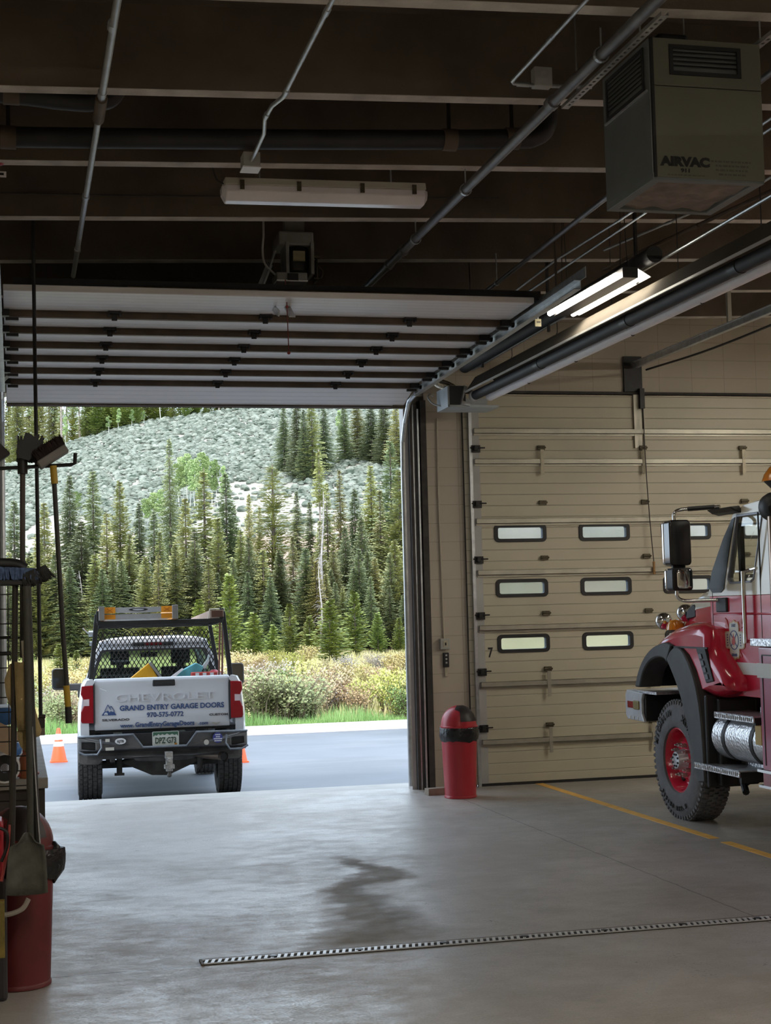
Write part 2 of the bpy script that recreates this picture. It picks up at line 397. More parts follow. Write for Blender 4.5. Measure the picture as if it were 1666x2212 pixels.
# ------------------------------------------------ the open overhead door (seven sections under the ceiling)
def banded(name, col, axis, period, rough=0.45):
    m = bpy.data.materials.new(name); m.use_nodes = True
    n, l, s, b, g = pos_nodes(m); P = g.outputs['Position']
    v = mth(n, l, 'FRACT', mth(n, l, 'DIVIDE', s.outputs[axis], period))
    gr = mth(n, l, 'MULTIPLY', remap(n, l, v, 0.90, 0.94), remap(n, l, v, 0.96, 1.0, 1, 0))
    d = remap(n, l, noise(n, l, P, 1.6, 7), 0.45, 0.75, 0, 0.28)
    c = mix(n, l, d, col, tuple(x * 0.72 for x in col)); c = mix(n, l, mth(n, l, 'MULTIPLY', gr, 0.45), c, tuple(x * 0.35 for x in col))
    l.new(c, b.inputs['Base Color']); b.inputs['Roughness'].default_value = rough
    bp = n.new('ShaderNodeBump'); bp.inputs['Strength'].default_value = 0.6; bp.inputs['Distance'].default_value = 0.006; bp.invert = True
    l.new(gr, bp.inputs['Height']); l.new(bp.outputs[0], b.inputs['Normal'])
    return m
M['whitedoor'] = banded('white ribbed door skin', (0.86, 0.86, 0.88), 1, 0.10)
M['tandoor'] = banded('tan ribbed door skin', (0.54, 0.50, 0.385), 2, 0.1233)
d1 = thing('door_1', (2.0, -0.6, 4.2), 'white sectional overhead door raised flat under the ceiling', 'door', kind='structure')
def uz(y): return 4.380 - (y + 4.80) * 0.0246      # underside of the raised door
DX0, DX1 = -0.075, 4.075
js = [-4.88] + [-4.80 + 0.61 * k for k in range(1, 7)]
for k in range(7):
    if k < 6: a, b_ = (js[k], uz(js[k])), (js[k + 1] - 0.008, uz(js[k + 1]))
    else: a, b_ = (js[6], uz(js[6])), (-0.565, 4.135)
    p = MB(); p.loft([[Vector((x, a[0], a[1])), Vector((x, b_[0], b_[1])), Vector((x, b_[0] + (0.014 if k == 6 else 0), b_[1] + 0.05)), Vector((x, a[0], a[1] + 0.05))] for x in (DX0, DX1)])
    p.build('panel', M['whitedoor'], d1, bevel=0.005, seg=1)
p = MB(); p.loft([[Vector((x, -0.585, 4.125)), Vector((x, -0.535, 4.11)), Vector((x, -0.53, 4.15)), Vector((x, -0.57, 4.15))] for x in (DX0, DX1)])
p.build('bottom_seal', M['rust'], d1)
p = MB(); p.box((4.02, -0.565, 4.128), (0.14, 0.06, 0.035)); p.build('bottom_bracket', M['hinge'], d1)
for k in range(1, 7):
    y, z = js[k] - 0.02, uz(js[k])
    s_ = MB(); s_.bb(DX0 + 0.04, DX1 - 0.05, y - 0.025, y - 0.021, z - 0.048, z); s_.bb(DX0 + 0.04, DX1 - 0.05, y - 0.025, y + 0.02, z - 0.052, z - 0.048); s_.bb(DX0 + 0.04, DX1 - 0.05, y - 0.045, y - 0.02, z - 0.004, z)
    s_.build('strut', M['rust'], d1)
    for x in (0.78, 1.99, 3.20):
        h = MB(); h.bb(x - 0.048, x + 0.048, y - 0.075, y - 0.026, z - 0.018, z - 0.001); h.bb(x - 0.052, x - 0.036, y - 0.08, y - 0.02, z - 0.035, z); h.bb(x + 0.036, x + 0.052, y - 0.08, y - 0.02, z - 0.035, z)
        h.bb(x - 0.022, x + 0.022, y - 0.034, y - 0.026, z - 0.070, z - 0.01)
        h.build('hinge', M['blackmetal'], d1, bevel=0.002, seg=1)
    for x, sx_ in ((4.055, 1), (-0.06, -1)):
        h = MB(); h.bb(x - 0.06, x + 0.03, y - 0.06, y + 0.03, z - 0.05, z - 0.0); h.bb(x - 0.1 * (sx_ > 0), x + 0.1 * (sx_ < 0), y - 0.055, y - 0.015, z - 0.085, z - 0.06)
        h.cyl((x - 0.02, y - 0.02, z - 0.03), (x + sx_ * 0.06, y - 0.02, z - 0.03), 0.008, 8); h.cyl((x + sx_ * 0.035, y - 0.02, z - 0.03), (x + sx_ * 0.06, y - 0.02, z - 0.03), 0.028, 12)
        h.build('roller', M['blackmetal'], d1, bevel=0.002, seg=1)
# door arm to the operator
a = MB(); a.box((2.12, -4.62, 4.33), (0.05, 0.30, 0.012), rx=0.5); a.box((2.02, -4.55, 4.35), (0.012, 0.36, 0.05), rx=0.35); a.build('door_arm', M['galv'], d1)

# tracks
def track(x, sgn, label):
    t = thing('door_track', (x, -3.2, 4.2), label, 'track', 'overhead tracks of the open door')
    z0 = lambda y: uz(y) - 0.055
    r = MB()
    ys = [-5.75, -0.95]
    r.loft([[Vector((x + sgn * a_, y, z0(y) + b_)) for a_, b_ in ((0, -0.035), (0.055, -0.035), (0.055, 0.035), (0, 0.035), (0, 0.030), (0.05, 0.030), (0.05, -0.030), (0, -0.030))] for y in ys])
    cv = [(-0.95, z0(-0.95)), (-0.62, z0(-0.95) - 0.05), (-0.42, 3.98), (-0.31, 3.78), (-0.29, 3.5), (-0.29, 0.05)]
    cv = [Vector((x + sgn * 0.04, y, z)) for y, z in cv]
    r.tube(cv, 0.024, 6)
    r.build('rail', M['galv'], t)
    an = MB(); an.loft([[Vector((x + sgn * a_, y, z0(y) + b_)) for a_, b_ in ((0.055, 0.035), (0.06, 0.035), (0.06, 0.115), (0.055, 0.115))] for y in (-5.85, -1.1)])
    an.build('angle_iron', M['galv'], t)
    for y in (-5.2, -2.9):
        h = MB(); h.bb(x + sgn * 0.06, x + sgn * 0.066, y - 0.02, y + 0.02, z0(y), zc(x) + 0.44)
        h.build('hanger', M['rust'], t)
    return t
track(4.085, 1, 'galvanised overhead door track running back from the pillar above the trash can')
track(-0.085, -1, 'galvanised overhead door track at the left edge behind the tools')
pa = thing('punched_angle', (2.0, -4.85, 4.4), 'dark perforated angle iron crossing at the back edge of the raised white door', 'angle')
q = MB(); q.bb(0.84, 3.26, -4.862, -4.858, 4.40, 4.445); q.bb(0.84, 3.26, -4.862, -4.82, 4.441, 4.445); q.build('angle', M['hinge'], pa)
for k in range(60):
    pass
hb = MB()
for k in range(58): hb.box((0.87 + k * 0.0411, -4.863, 4.42), (0.022, 0.003, 0.012))
hb.build('slot_row', M['black'], pa)
q = MB(); q.bb(0.0, 4.16, -4.80, -4.70, 4.425, 4.50); q.build('header_bar', M['blackmetal'], pa)

# ------------------------------------------------ the closed tan door
d2 = thing('door_2', (7.04, WY, 0), 'closed tan sectional bay door with three rows of small windows', 'door', kind='structure')
D2X0, D2X1 = 4.93, 9.2
fy = -0.24
wins = [(5.465 + 0.998 * i, zz) for zz in (2.770, 2.158, 1.546) for i in range(4)]
for k in range(7):
    z0, z1 = 0.02 + 0.6165 * k, 0.02 + 0.6165 * (k + 1)
    hs = [rrect(x - 0.285, x + 0.285, z - 0.082, z + 0.082, 0.04) for x, z in wins if z0 < z < z1]
    p = MB(); p.sheet([(4.835, z0), (D2X1 + 0.05, z0), (D2X1 + 0.05, z1), (4.835, z1)], hs, lambda u, v: (u, fy, v), (0, 0.05, 0))
    p.build('panel', M['tandoor'], d2)
M['frost'] = mat('door window pane', (0.80, 0.90, 0.98), 0.18, trans=0.93, var=0.03)
for x, z in wins:
    f = MB(); f.sheet(rrect(x - 0.306, x + 0.306, z - 0.101, z + 0.101, 0.05), [rrect(x - 0.262, x + 0.262, z - 0.062, z + 0.062, 0.022)], lambda u, v: (u, fy - 0.012, v), (0, 0.07, 0))
    fo = f.build('window_frame', M['black'], d2, bevel=0.004, seg=1)
    g = MB(); g.sheet(rrect(x - 0.263, x + 0.263, z - 0.063, z + 0.063, 0.022), [], lambda u, v: (u, fy + 0.02, v), (0, 0.006, 0)); g.build('pane', M['frost'], fo)
for z in (0.478, 1.106, 1.725, 2.335, 2.905, 3.567, 3.908):
    s_ = MB(); s_.bb(D2X0 + 0.02, D2X1, fy - 0.045, fy - 0.041, z - 0.028, z + 0.028); s_.bb(D2X0 + 0.02, D2X1, fy - 0.045, fy, z + 0.024, z + 0.028); s_.bb(D2X0 + 0.02, D2X1, fy - 0.045, fy, z - 0.028, z - 0.024)
    s_.bb(D2X0 + 0.02, D2X1, fy - 0.02, fy, z - 0.05, z - 0.028)
    s_.build('strut', M['strut'], d2)
M['strap'] = mat('worn pale strap', (0.50, 0.46, 0.34), 0.5, 0.2, var=0.15, scale=12)
for k in range(1, 7):
    z = 0.02 + 0.6165 * k
    for i, x in enumerate((5.735, 6.96, 8.197)):
        h = MB(); h.bb(x - 0.042, x + 0.042, fy - 0.03, fy, z - 0.022, z + 0.028); h.cyl((x - 0.05, fy - 0.03, z + 0.005), (x + 0.05, fy - 0.03, z + 0.005), 0.012, 8)
        h.build('hinge', M['hinge'], d2, bevel=0.003, seg=1)
        if k in (1, 2, 6):
            h = MB(); h.bb(x - 0.02, x + 0.02, fy - 0.052, fy - 0.046, z - 0.30, z - 0.02); h.build('strap', M['strap'] if k == 6 else M['strut'], d2)
    h = MB(); h.bb(D2X0 - 0.01, D2X0 + 0.09, fy - 0.03, fy, z - 0.05, z + 0.03); h.cyl((D2X0 - 0.03, fy - 0.04, z), (D2X0 + 0.14, fy - 0.04, z), 0.008, 8); h.bb(D2X0 + 0.01, D2X0 + 0.05, fy - 0.07, fy - 0.02, z - 0.03, z + 0.02)
    h.build('roller', M['blackmetal'], d2, bevel=0.002, seg=1)
es = MB(); es.bb(D2X0, D2X0 + 0.085, fy - 0.008, fy, 0.02, 4.33); es.build('end_stile', M['greypaint'] , d2)
cs = MB(); cs.bb(6.86, 6.985, fy - 0.012, fy, 3.72, 4.33); cs.bb(6.86, 6.875, fy - 0.03, fy, 3.72, 4.33); cs.bb(6.97, 6.985, fy - 0.03, fy, 3.72, 4.33); cs.build('operator_bracket', M['strut'], d2)
bs = MB(); bs.bb(D2X0, D2X1, fy - 0.015, fy + 0.05, 0.0, 0.03); bs.build('bottom_seal', M['black'], d2)
text('section_numeral', '7', 0.15, (5.075, fy - 0.002, 1.405), (1, 0, 0), (0, 0, 1), M['black'], d2, 0.004, 0.75, 0.001, label='black numeral seven')
tr = thing('door_track', (4.9, -0.25, 0), 'galvanised upright track at the left edge of the tan door', 'track')
q = MB(); q.bb(4.885, 4.93, -0.255, -0.25, 0, 4.2); q.bb(4.885, 4.89, -0.29, -0.25, 0, 4.2); q.build('rail', M['galv'], tr)
# centre operator rail over the tan door
tr = thing('trolley_rail', (6.9, -2.4, 4.45), 'grey trolley rail from the black header plate above the tan door', 'rail')
q = MB(); q.bb(6.77, 6.99, -0.235, -0.205, 4.37, 4.775); q.bb(6.93, 6.985, -0.30, -0.24, 4.17, 4.40); q.build('header_plate', M['blackmetal'], tr)
q = MB(); q.box((6.90, -3.6, 4.665), (0.05, 6.6, 0.06)); q.box((6.90, -3.6, 4.70), (0.09, 6.6, 0.012)); q.build('beam_rail', M['galv'], tr, bevel=0.004)
q = MB(); q.tube(smooth_path([(6.93, -0.5, 4.58), (6.93, -2.2, 4.53), (6.93, -4.2, 4.55), (6.93, -6.7, 4.62)]), 0.012, 6); q.build('chain_run', M['blackmetal'], tr)
for yy in (-5.40, -2.64):
    q = MB(); q.bb(6.88, 6.92, yy - 0.02, yy + 0.02, 4.70, zc(6.9)); q.build('hanger', M['strut'], tr)
rp_ = thing('release_rope', (6.98, -0.33, 2.4), 'thin pull rope hanging down the tan door with a wooden handle', 'rope')
q = MB(); q.tube(smooth_path([(6.955, -0.31, 4.17), (6.965, -0.31, 3.5), (6.99, -0.31, 2.9), (7.02, -0.31, 2.42)]), 0.006, 6); q.build('rope', M['seal'], rp_)
q = MB(); q.lathe([(0.0, 2.28), (0.018, 2.28), (0.013, 2.34), (0.014, 2.42), (0.0, 2.43)], (7.02, -0.31, 0)); q.build('handle', mat('worn wood handle', (0.36, 0.20, 0.07), 0.6, scale=30), rp_, smooth=True)
# ================================================================== THINGS UNDER THE CEILING
def pipe(name, label, pts, r, m, couplings=(), cat='pipe', hang=(), n=10, cm=None, group=None):
    c = Vector(pts[0]); t = thing(name, c, label, cat, group)
    q = MB(); q.tube(pts, r, n); q.build('pipe_run', m, t, smooth=True)
    for p, d in couplings:
        p = Vector(p); d = Vector(d).normalized() * 0.035
        q = MB(); q.cyl(p - d, p + d, r * 1.28, 10); q.build('coupling', cm or m, t, smooth=True)
    for p in hang:
        p = Vector(p); top = zc(p.x) + 0.02
        q = MB(); q.tube([p + Vector((0, 0, r * 1.2)), (p.x, p.y, top)], 0.005, 6); q.lathe([(r * 1.12, -0.012), (r * 1.3, -0.012), (r * 1.3, 0.012), (r * 1.12, 0.012), (r * 1.12, -0.012)], p, 'Y', 14)
        q.build('hanger', M['galv'], t)
    return t
pipe('conduit', 'zinc conduit running overhead at the left, past the dark hose elbow', [(0.465, -14, 4.72), (0.47, -8.2, 4.715), (0.472, -4.0, 4.70)], 0.019, M['conduit'],
     [((0.465, -9.3, 4.72), (0, 1, 0)), ((0.468, -8.35, 4.718), (0, 1, 0)), ((0.47, -6.35, 4.71), (0, 1, 0)), ((0.471, -4.9, 4.70), (0, 1, 0))])
q = thing('pipe_sleeve', (0.47, -8.1, 4.70), 'brown taped sleeve around the left overhead conduit', 'sleeve'); b = MB(); b.cyl((0.469, -8.28, 4.717), (0.470, -7.93, 4.713), 0.033, 12); b.build('sleeve', M['rust'], q, smooth=True)
c2 = pipe('conduit', 'thin bent conduit ending in a white junction box', [(1.43, -14, 4.74), (1.43, -8.75, 4.735), (1.428, -8.42, 4.73), (1.40, -8.22, 4.745), (1.395, -8.0, 4.745), (1.43, -7.75, 4.74), (1.437, -7.2, 4.735)], 0.013, M['galv'],
     [((1.43, -9.6, 4.735), (0, 1, 0)), ((1.43, -8.5, 4.73), (0, 1, 0)), ((1.395, -8.05, 4.745), (0, 1, 0))])
b = MB(); b.bb(1.385, 1.49, -7.23, -7.10, 4.70, 4.79); b.build('junction_box', M['greypaint'], c2, bevel=0.004); b = MB(); b.bb(1.38, 1.495, -7.235, -7.095, 4.692, 4.70); b.build('box_cover', M['white'], c2)
pipe('gas_pipe', 'thick dull steel pipe crossing the ceiling beside the grey air cleaner', [(2.94, -14, 4.79), (2.955, -8.5, 4.77), (2.957, -8.42, 4.765), (2.96, -6.5, 4.755), (2.975, -3.45, 4.745)], 0.032, M['dkpipe'],
     [((2.955, -8.45, 4.77), (0, 1, 0)), ((2.97, -5.0, 4.75), (0, 1, 0)), ((2.972, -4.5, 4.75), (0, 1, 0))], hang=[(2.952, -9.2, 4.772), (2.962, -6.72, 4.755), (2.97, -5.37, 4.75)])
c4 = pipe('conduit', 'thin white conduit that elbows into a grey box above the thick steel pipe', [(2.72, -14, 4.885), (2.715, -8.62, 4.875), (2.715, -8.47, 4.875), (2.735, -8.44, 4.874), (2.80, -8.435, 4.872), (2.86, -8.435, 4.87), (3.2, -8.435, 4.88)], 0.011, M['galv'], [((2.716, -9.1, 4.878), (0, 1, 0)), ((2.79, -8.435, 4.872), (1, 0, 0))])
b = MB(); b.bb(2.85, 2.955, -8.47, -8.40, 4.86, 4.97); b.cyl((2.90, -8.47, 4.925), (2.90, -8.485, 4.925), 0.025, 14); b.build('outlet_box', M['greypaint'], c4, bevel=0.005)
pipe('conduit', 'dark thin pipe running behind the grey air cleaner towards the raised door', [(3.90, -9.5, 4.735), (3.93, -6.7, 4.71), (4.0, -3.6, 4.69)], 0.018, M['dkpipe'], hang=[(3.985, -4.2, 4.692)])
pipe('conduit', 'thin pale conduit left of the lit strip light', [(4.25, -9.0, 4.72), (4.236, -6.3, 4.70), (4.21, -5.0, 4.70), (4.26, -3.6, 4.69)], 0.009, M['galv'])
pipe('conduit', 'second thin pale conduit beside the dark one near the lit strip light', [(4.33, -9.0, 4.72), (4.33, -6.2, 4.69), (4.36, -3.6, 4.68)], 0.009, M['galv'])
pipe('conduit', 'thin pale conduit passing over the lit strip light towards the right', [(4.60, -5.1, 4.78), (5.05, -6.9, 4.84), (5.06, -9.0, 4.86)], 0.010, M['galv'], [((4.80, -5.9, 4.805), (0.24, -1, 0))])
pipe('gas_pipe', 'dull pipe hung over the radiant tube heater at the right', [(4.58, -5.1, 4.62), (4.96, -6.7, 4.72), (5.25, -8.2, 4.78)], 0.015, M['rust'], [((4.85, -6.25, 4.69), (0.24, -1, 0.06))])
pipe('cable', 'thin cable clipped along the far face of the ceiling stems', [(-1.5, -5.50, 4.915), (1.0, -5.49, 4.97), (3.6, -5.49, 5.06)], 0.006, M['seal'], cat='cable', n=6)
# exhaust hoses
M['duct'] = mat('black exhaust hose', (0.018, 0.018, 0.020), 0.6, var=0.3, scale=5)
def hose(name, label, pts, r, straps):
    t = thing(name, pts[0], label, 'duct'); q = MB(); q.tube(smooth_path(pts, 8), r, 16); q.build('pipe_run', M['duct'], t, smooth=True)
    for p, d in straps:
        p = Vector(p); d = Vector(d).normalized() * 0.045; q = MB(); q.cyl(p - d, p + d, r * 1.12, 16); q.build('band', M['rust'], t, smooth=True)
        q = MB(); q.bb(p.x - 0.012, p.x + 0.012, p.y - 0.004, p.y + 0.004, p.z + r, zc(p.x) + 0.46); q.build('hanger', M['blackmetal'], t)
    return t
hose('exhaust_duct', 'long black exhaust pipe crossing under the ceiling with an upturned right end', [(-0.9, -7.25, 4.775), (0.6, -7.25, 4.825), (2.2, -7.25, 4.895), (3.10, -7.25, 4.945), (3.27, -7.25, 4.965), (3.36, -7.25, 5.05), (3.37, -7.25, 5.26)], 0.062, [((-0.02, -7.25, 4.80), (1, 0, 0)), ((2.70, -7.25, 4.918), (1, 0, 0)), ((3.12, -7.25, 4.947), (1, 0, 0))])
hose('exhaust_duct', 'short black exhaust elbow at the far left behind the conduit', [(-0.9, -7.78, 4.90), (-0.06, -7.78, 4.89), (0.25, -7.78, 4.87), (0.45, -7.78, 4.87), (0.57, -7.78, 4.93), (0.60, -7.78, 5.2)], 0.060, [((0.0, -7.78, 4.89), (1, 0, 0))])

# ------------------------------------------------ fluorescent fixtures
M['lens'] = mat('unlit prismatic lens', (0.84, 0.82, 0.88), 0.25, var=0.05, scale=6, coat=0.3)
M['lens2'] = mat('yellowed fixture body', (0.60, 0.57, 0.50), 0.5, var=0.06)
t = thing('light_fixture', (2.03, -6.5, 4.63), 'unlit white vapour tight strip light hung above the door operator', 'light')
x0, x1, y0, z0 = 1.37, 2.715, -6.5, 4.665
def lz(x): return (x - x0) * 0.013
prof = [(-0.085, 0.10), (-0.085, 0.055), (-0.045, 0.0), (0.045, 0.0), (0.085, 0.055), (0.085, 0.10)]
b = MB(); b.loft([[Vector((x, y0 + a_ * k_, z0 + lz(x) + 0.10 - (0.10 - c_) * k_)) for a_, c_ in prof] for x, k_ in ((x0 - 0.03, 0.55), (x0, 1), (x1, 1), (x1 + 0.03, 0.55))]); b.build('diffuser', M['lens'], t, bevel=0.006, smooth=True, angle=25)
b = MB(); b.loft([[Vector((x, y0 + a_, z0 + lz(x) + c_)) for a_, c_ in ((-0.09, 0.10), (0.09, 0.10), (0.075, 0.15), (-0.075, 0.15))] for x in (x0 - 0.01, x1 + 0.01)]); b.build('housing', M['lens2'], t, bevel=0.005)
for x in (1.47, 1.85, 2.28, 2.64):
    for s_ in (-1, 1):
        b = MB(); b.bb(x - 0.014, x + 0.014, y0 + s_ * 0.088, y0 + s_ * 0.100, z0 + lz(x) + 0.065, z0 + lz(x) + 0.125); b.bb(x - 0.014, x + 0.014, y0 + s_ * 0.078, y0 + s_ * 0.100, z0 + lz(x) + 0.118, z0 + lz(x) + 0.128); b.build('clip', M['hinge'], t)
for x in (1.6, 2.5):
    b = MB(); b.tube([(x, y0, z0 + 0.15), (x, y0, zc(x) + 0.46)], 0.006, 6); b.build('hanger_rod', M['galv'], t)
b = MB(); b.tube(smooth_path([(x0, y0, z0 + 0.12), (x0 - 0.06, y0, z0 + 0.16), (x0 - 0.09, y0, z0 + 0.30), (x0 - 0.09, y0, 5.2)]), 0.006, 6); b.build('feed_cable', M['seal'], t)

M['tube'] = mat('lit fluorescent tube', (1.0, 0.93, 0.80), 0.4, var=0.0, emis=FILL_TUBE)  # tubes of the added unseen lights, much stronger than the one in view
M['tubeon'] = mat('lit fluorescent tube in view', (1.0, 0.93, 0.80), 0.4, var=0.0, emis=26.0)
def strip_light(loc, L, label, group=None, tube='tube'):
    x, y, z = loc
    t = thing('strip_light', loc, label, 'light', group)
    def R(px, py, pz): return Vector((x + px, y + py, z + pz))
    b = MB()
    b.loft([[R(a_, yy, c_) for a_, c_ in ((-0.062, -0.03), (0.062, -0.03), (0.062, 0.05), (-0.062, 0.05))] for yy in (-L / 2, L / 2)])
    b.build('housing', M['blackmetal'], t)
    for s_ in (-1, 1):
        b = MB(); b.loft([[R(s_ * a_, yy, c_) for a_, c_ in ((0.06, 0.04), (0.165, -0.02), (0.170, -0.02), (0.06, 0.048))] for yy in (-L / 2, L / 2)]); b.build('reflector', M['white'], t)
        b = MB(); b.cyl(R(s_ * 0.105, -L / 2 + 0.02, -0.012), R(s_ * 0.105, L / 2 - 0.02, -0.012), 0.021, 12); b.build('lamp_tube', M[tube], t, smooth=True)
    for yy in (-L / 2 + 0.12, L / 2 - 0.12):
        for s_ in (-1, 1):
            b = MB(); b.tube([R(s_ * 0.03, yy, 0.06), R(0, yy + 0.0, zc(x) - z + 0.44)], 0.004, 5); b.build('chain', M['blackmetal'], t)
    return t
strip_light((4.515, -5.05, 4.43), 1.52, 'lit double tube strip light hung on chains right of the raised door', tube='tubeon')
SG = 'strip lights added out of view to brighten the room'
for p in FILL_LAMPS:
    strip_light(p, 2.4, 'double tube strip light added out of view to brighten the room', SG)

# ------------------------------------------------ the air cleaner
M['avc'] = mat('olive grey cabinet paint', (0.125, 0.124, 0.094), 0.5, var=0.06, scale=3)
M['avside'] = mat('plain galvanised cabinet side', (0.15, 0.165, 0.165), 0.5, 0.2, var=0.08, scale=6)
M['filter'] = mat('felt filter pad', (0.20, 0.165, 0.14), 0.95, var=0.25, scale=9, bump=0.5, bscale=12)
AV = (3.10, 3.705, -9.46, -8.84, 4.055, 4.775)
t = thing('air_cleaner', (3.40, -9.15, 4.055), 'olive grey ceiling air cleaner box with louvred grilles at the upper right', 'air cleaner')
x0, x1, y0, y1, z0, z1 = AV
b = MB(); b.bb(x0, x1, y0 + 0.006, y1, z0 + 0.03, z1); b.build('cabinet', M['avside'], t, bevel=0.004)
b = MB(); b.sheet([(x0 + 0.012, z0 + 0.012), (x1, z0 + 0.012), (x1, z0 + 0.475), (x0 + 0.012, z0 + 0.475)], [], lambda u, v: (u, y0 - 0.008, v), (0, 0.014, 0)); b.build('front_panel', M['avc'], t, bevel=0.003)
gx0, gx1, gz0, gz1 = x0 + 0.105, x0 + 0.495, z0 + 0.535, z1 - 0.03
b = MB(); b.sheet([(x0 + 0.012, z0 + 0.479), (x1, z0 + 0.479), (x1, z1), (x0 + 0.012, z1)], [[(gx0, gz0), (gx1, gz0), (gx1, gz1), (gx0, gz1)]], lambda u, v: (u, y0 - 0.008, v), (0, 0.014, 0)); b.build('upper_panel', M['avc'], t, bevel=0.003)
def grille(fn, w, h, nm, parent):
    b = MB(); b.sheet([(0, 0), (w, 0), (w, h), (0, h)], [[(0.02, 0.02), (w - 0.02, 0.02), (w - 0.02, h - 0.02), (0.02, h - 0.02)]], fn, fn(0, 0, 0.01) - fn(0, 0))
    n = int(h / 0.026)
    for i in range(1, n):
        v = 0.02 + (h - 0.04) * i / n
        b.add([fn(0.02, v, -0.002), fn(w - 0.02, v, -0.002), fn(w - 0.02, v + 0.014, 0.016), fn(0.02, v + 0.014, 0.016)], [(0, 1, 2, 3)])
    b.add([fn(0.01, 0.01, 0.03), fn(w - 0.01, 0.01, 0.03), fn(w - 0.01, h - 0.01, 0.03), fn(0.01, h - 0.01, 0.03)], [(0, 1, 2, 3)])
    return b.build(nm, M['black'], parent)
grille(lambda u, v, d=0.0: Vector((gx0 + u, y0 - 0.012 + d, gz0 + v)), gx1 - gx0, gz1 - gz0, 'front_grille', t)
grille(lambda u, v, d=0.0: Vector((x0 - 0.004 - 0.006 + d * 0.5, y1 - 0.06 - u, z1 - 0.255 + v)), 0.50, 0.225, 'side_grille', t)
b = MB(); b.bb(x0 - 0.008, x0, y0 + 0.03, y1 - 0.03, z1 - 0.265, z1 - 0.255); b.build('grille_sill', M['galv'], t)
b = MB(); b.sheet([(x0, y0), (x1, y0), (x1, y1), (x0, y1)], [[(x0 + 0.05, y0 + 0.05), (x1 - 0.05, y0 + 0.05), (x1 - 0.05, y1 - 0.05), (x0 + 0.05, y1 - 0.05)]], lambda u, v: (u, v, z0), (0, 0, 0.035)); b.build('filter_frame', M['avside'], t, bevel=0.003)
b = MB(); N = 14
g = [[Vector((x0 + 0.045 + (x1 - x0 - 0.09) * i / N, y0 + 0.045 + (y1 - y0 - 0.09) * j / N, z0 + 0.014 + 0.012 * math.sin(i * 1.3 + j * 0.5) * math.sin(j * 0.9 + 1))) for i in range(N + 1)] for j in range(N + 1)]
b.loft(g, close=False, cap=False); b.build('filter_pad', M['filter'], t, smooth=True)
b = MB(); b.bb(x0 + 0.10, x0 + 0.27, y0 + 0.1, y0 + 0.24, z1, z1 + 0.075); b.build('motor_cover', M['black'], t, bevel=0.02)
b = MB(); b.bb(x0 + 0.004, x0 + 0.018, y0 - 0.012, y0 + 0.01, z0 + 0.01, z1); b.build('corner_gap', M['black'], t)
yF = y0 - 0.0085; F = ((1, 0, 0), (0, 0, 1))
text('logo_lettering', 'AIRVAC', 0.062, (x0 + 0.172, yF, z0 + 0.072), *F, M['black'], t, 0.0042, 1.2, 0.0008, label='wide black logo lettering')
text('logo_lettering', '911', 0.026, (x0 + 0.172, yF, z0 + 0.040), *F, M['black'], t, 0.0012, 1.35, 0.0008, label='small black numerals')
M['faint'] = mat('faded print', (0.075, 0.075, 0.06), 0.7, var=0.2, scale=60)
b = MB()
for i, (zz, xa, xb) in enumerate(((0.098, 0.31, 0.53), (0.076, 0.335, 0.515), (0.054, 0.335, 0.515), (0.032, 0.35, 0.50))):
    x = x0 + xa
    while x < x0 + xb:
        w = random.uniform(0.008, 0.03); b.bb(x, min(x + w, x0 + xb), yF - 0.0006, yF, z0 + zz, z0 + zz + 0.009); x += w + 0.006
x = x0 + 0.075
while x < x0 + 0.27:
    w = random.uniform(0.01, 0.03); b.bb(x, x + w, yF - 0.0006, yF, z0 + 0.022, z0 + 0.027); x += w + 0.006
b.build('small_print', M['faint'], t)
M['strutch'] = mat('pale slotted channel', (0.45, 0.45, 0.44), 0.5, 0.3, var=0.12, scale=20)
def channel(x, ya, yb, z, label):
    t = thing('slotted_channel', (x, ya, z), label, 'channel', 'slotted channels carrying the air cleaner')
    holes = []; y = ya + 0.04
    while y < yb - 0.06: holes.append(rrect(-0.008, 0.008, y, y + 0.028, 0.006, 2)); y += 0.055
    b = MB(); b.sheet([(-0.021, ya), (0.021, ya), (0.021, yb), (-0.021, yb)], holes, lambda u, v: (x + u, v, z), (0, 0, 0.003)); b.bb(x - 0.021, x - 0.018, ya, yb, z, z + 0.02); b.bb(x + 0.018, x + 0.021, ya, yb, z, z + 0.02)
    b.build('channel', M['strutch'], t)
    for y in (ya + 0.3, yb - 0.2):
        b = MB(); b.tube([(x, y, z + 0.003), (x, y, zc(x) + 0.46)], 0.005, 6); b.build('hanger_rod', M['galv'], t)
    return t
channel(3.075, -9.72, -8.33, 4.782, 'pale slotted channel at the left edge of the air cleaner beside the thick pipe')
channel(3.735, -9.72, -8.33, 4.79, 'pale slotted channel at the right edge of the air cleaner')

# ------------------------------------------------ door operator
t = thing('door_operator', (2.2, -4.6, 4.56), 'grey electric door operator motor hung over the raised white door', 'motor')
M['opgrey'] = mat('grey operator casting', (0.25, 0.25, 0.24), 0.5, 0.2, var=0.15, scale=8)
b = MB(); b.bb(2.05, 2.33, -4.62, -4.30, 4.86, 4.97); b.build('mounting_frame', M['opgrey'], t, bevel=0.012)
b = MB(); b.lathe([(0.0, 4.66), (0.105, 4.66), (0.115, 4.70), (0.115, 4.82), (0.09, 4.86), (0.0, 4.87)], (2.21, -4.50, 0), 'Z', 20); b.build('motor', M['blackmetal'], t, smooth=True)
for s_ in (-1, 1):
    b = MB(); b.bb(2.21 + s_ * 0.10 - 0.014, 2.21 + s_ * 0.10 + 0.014, -4.66, -4.40, 4.62, 4.88); b.build('side_bracket', M['opgrey'], t, bevel=0.006)
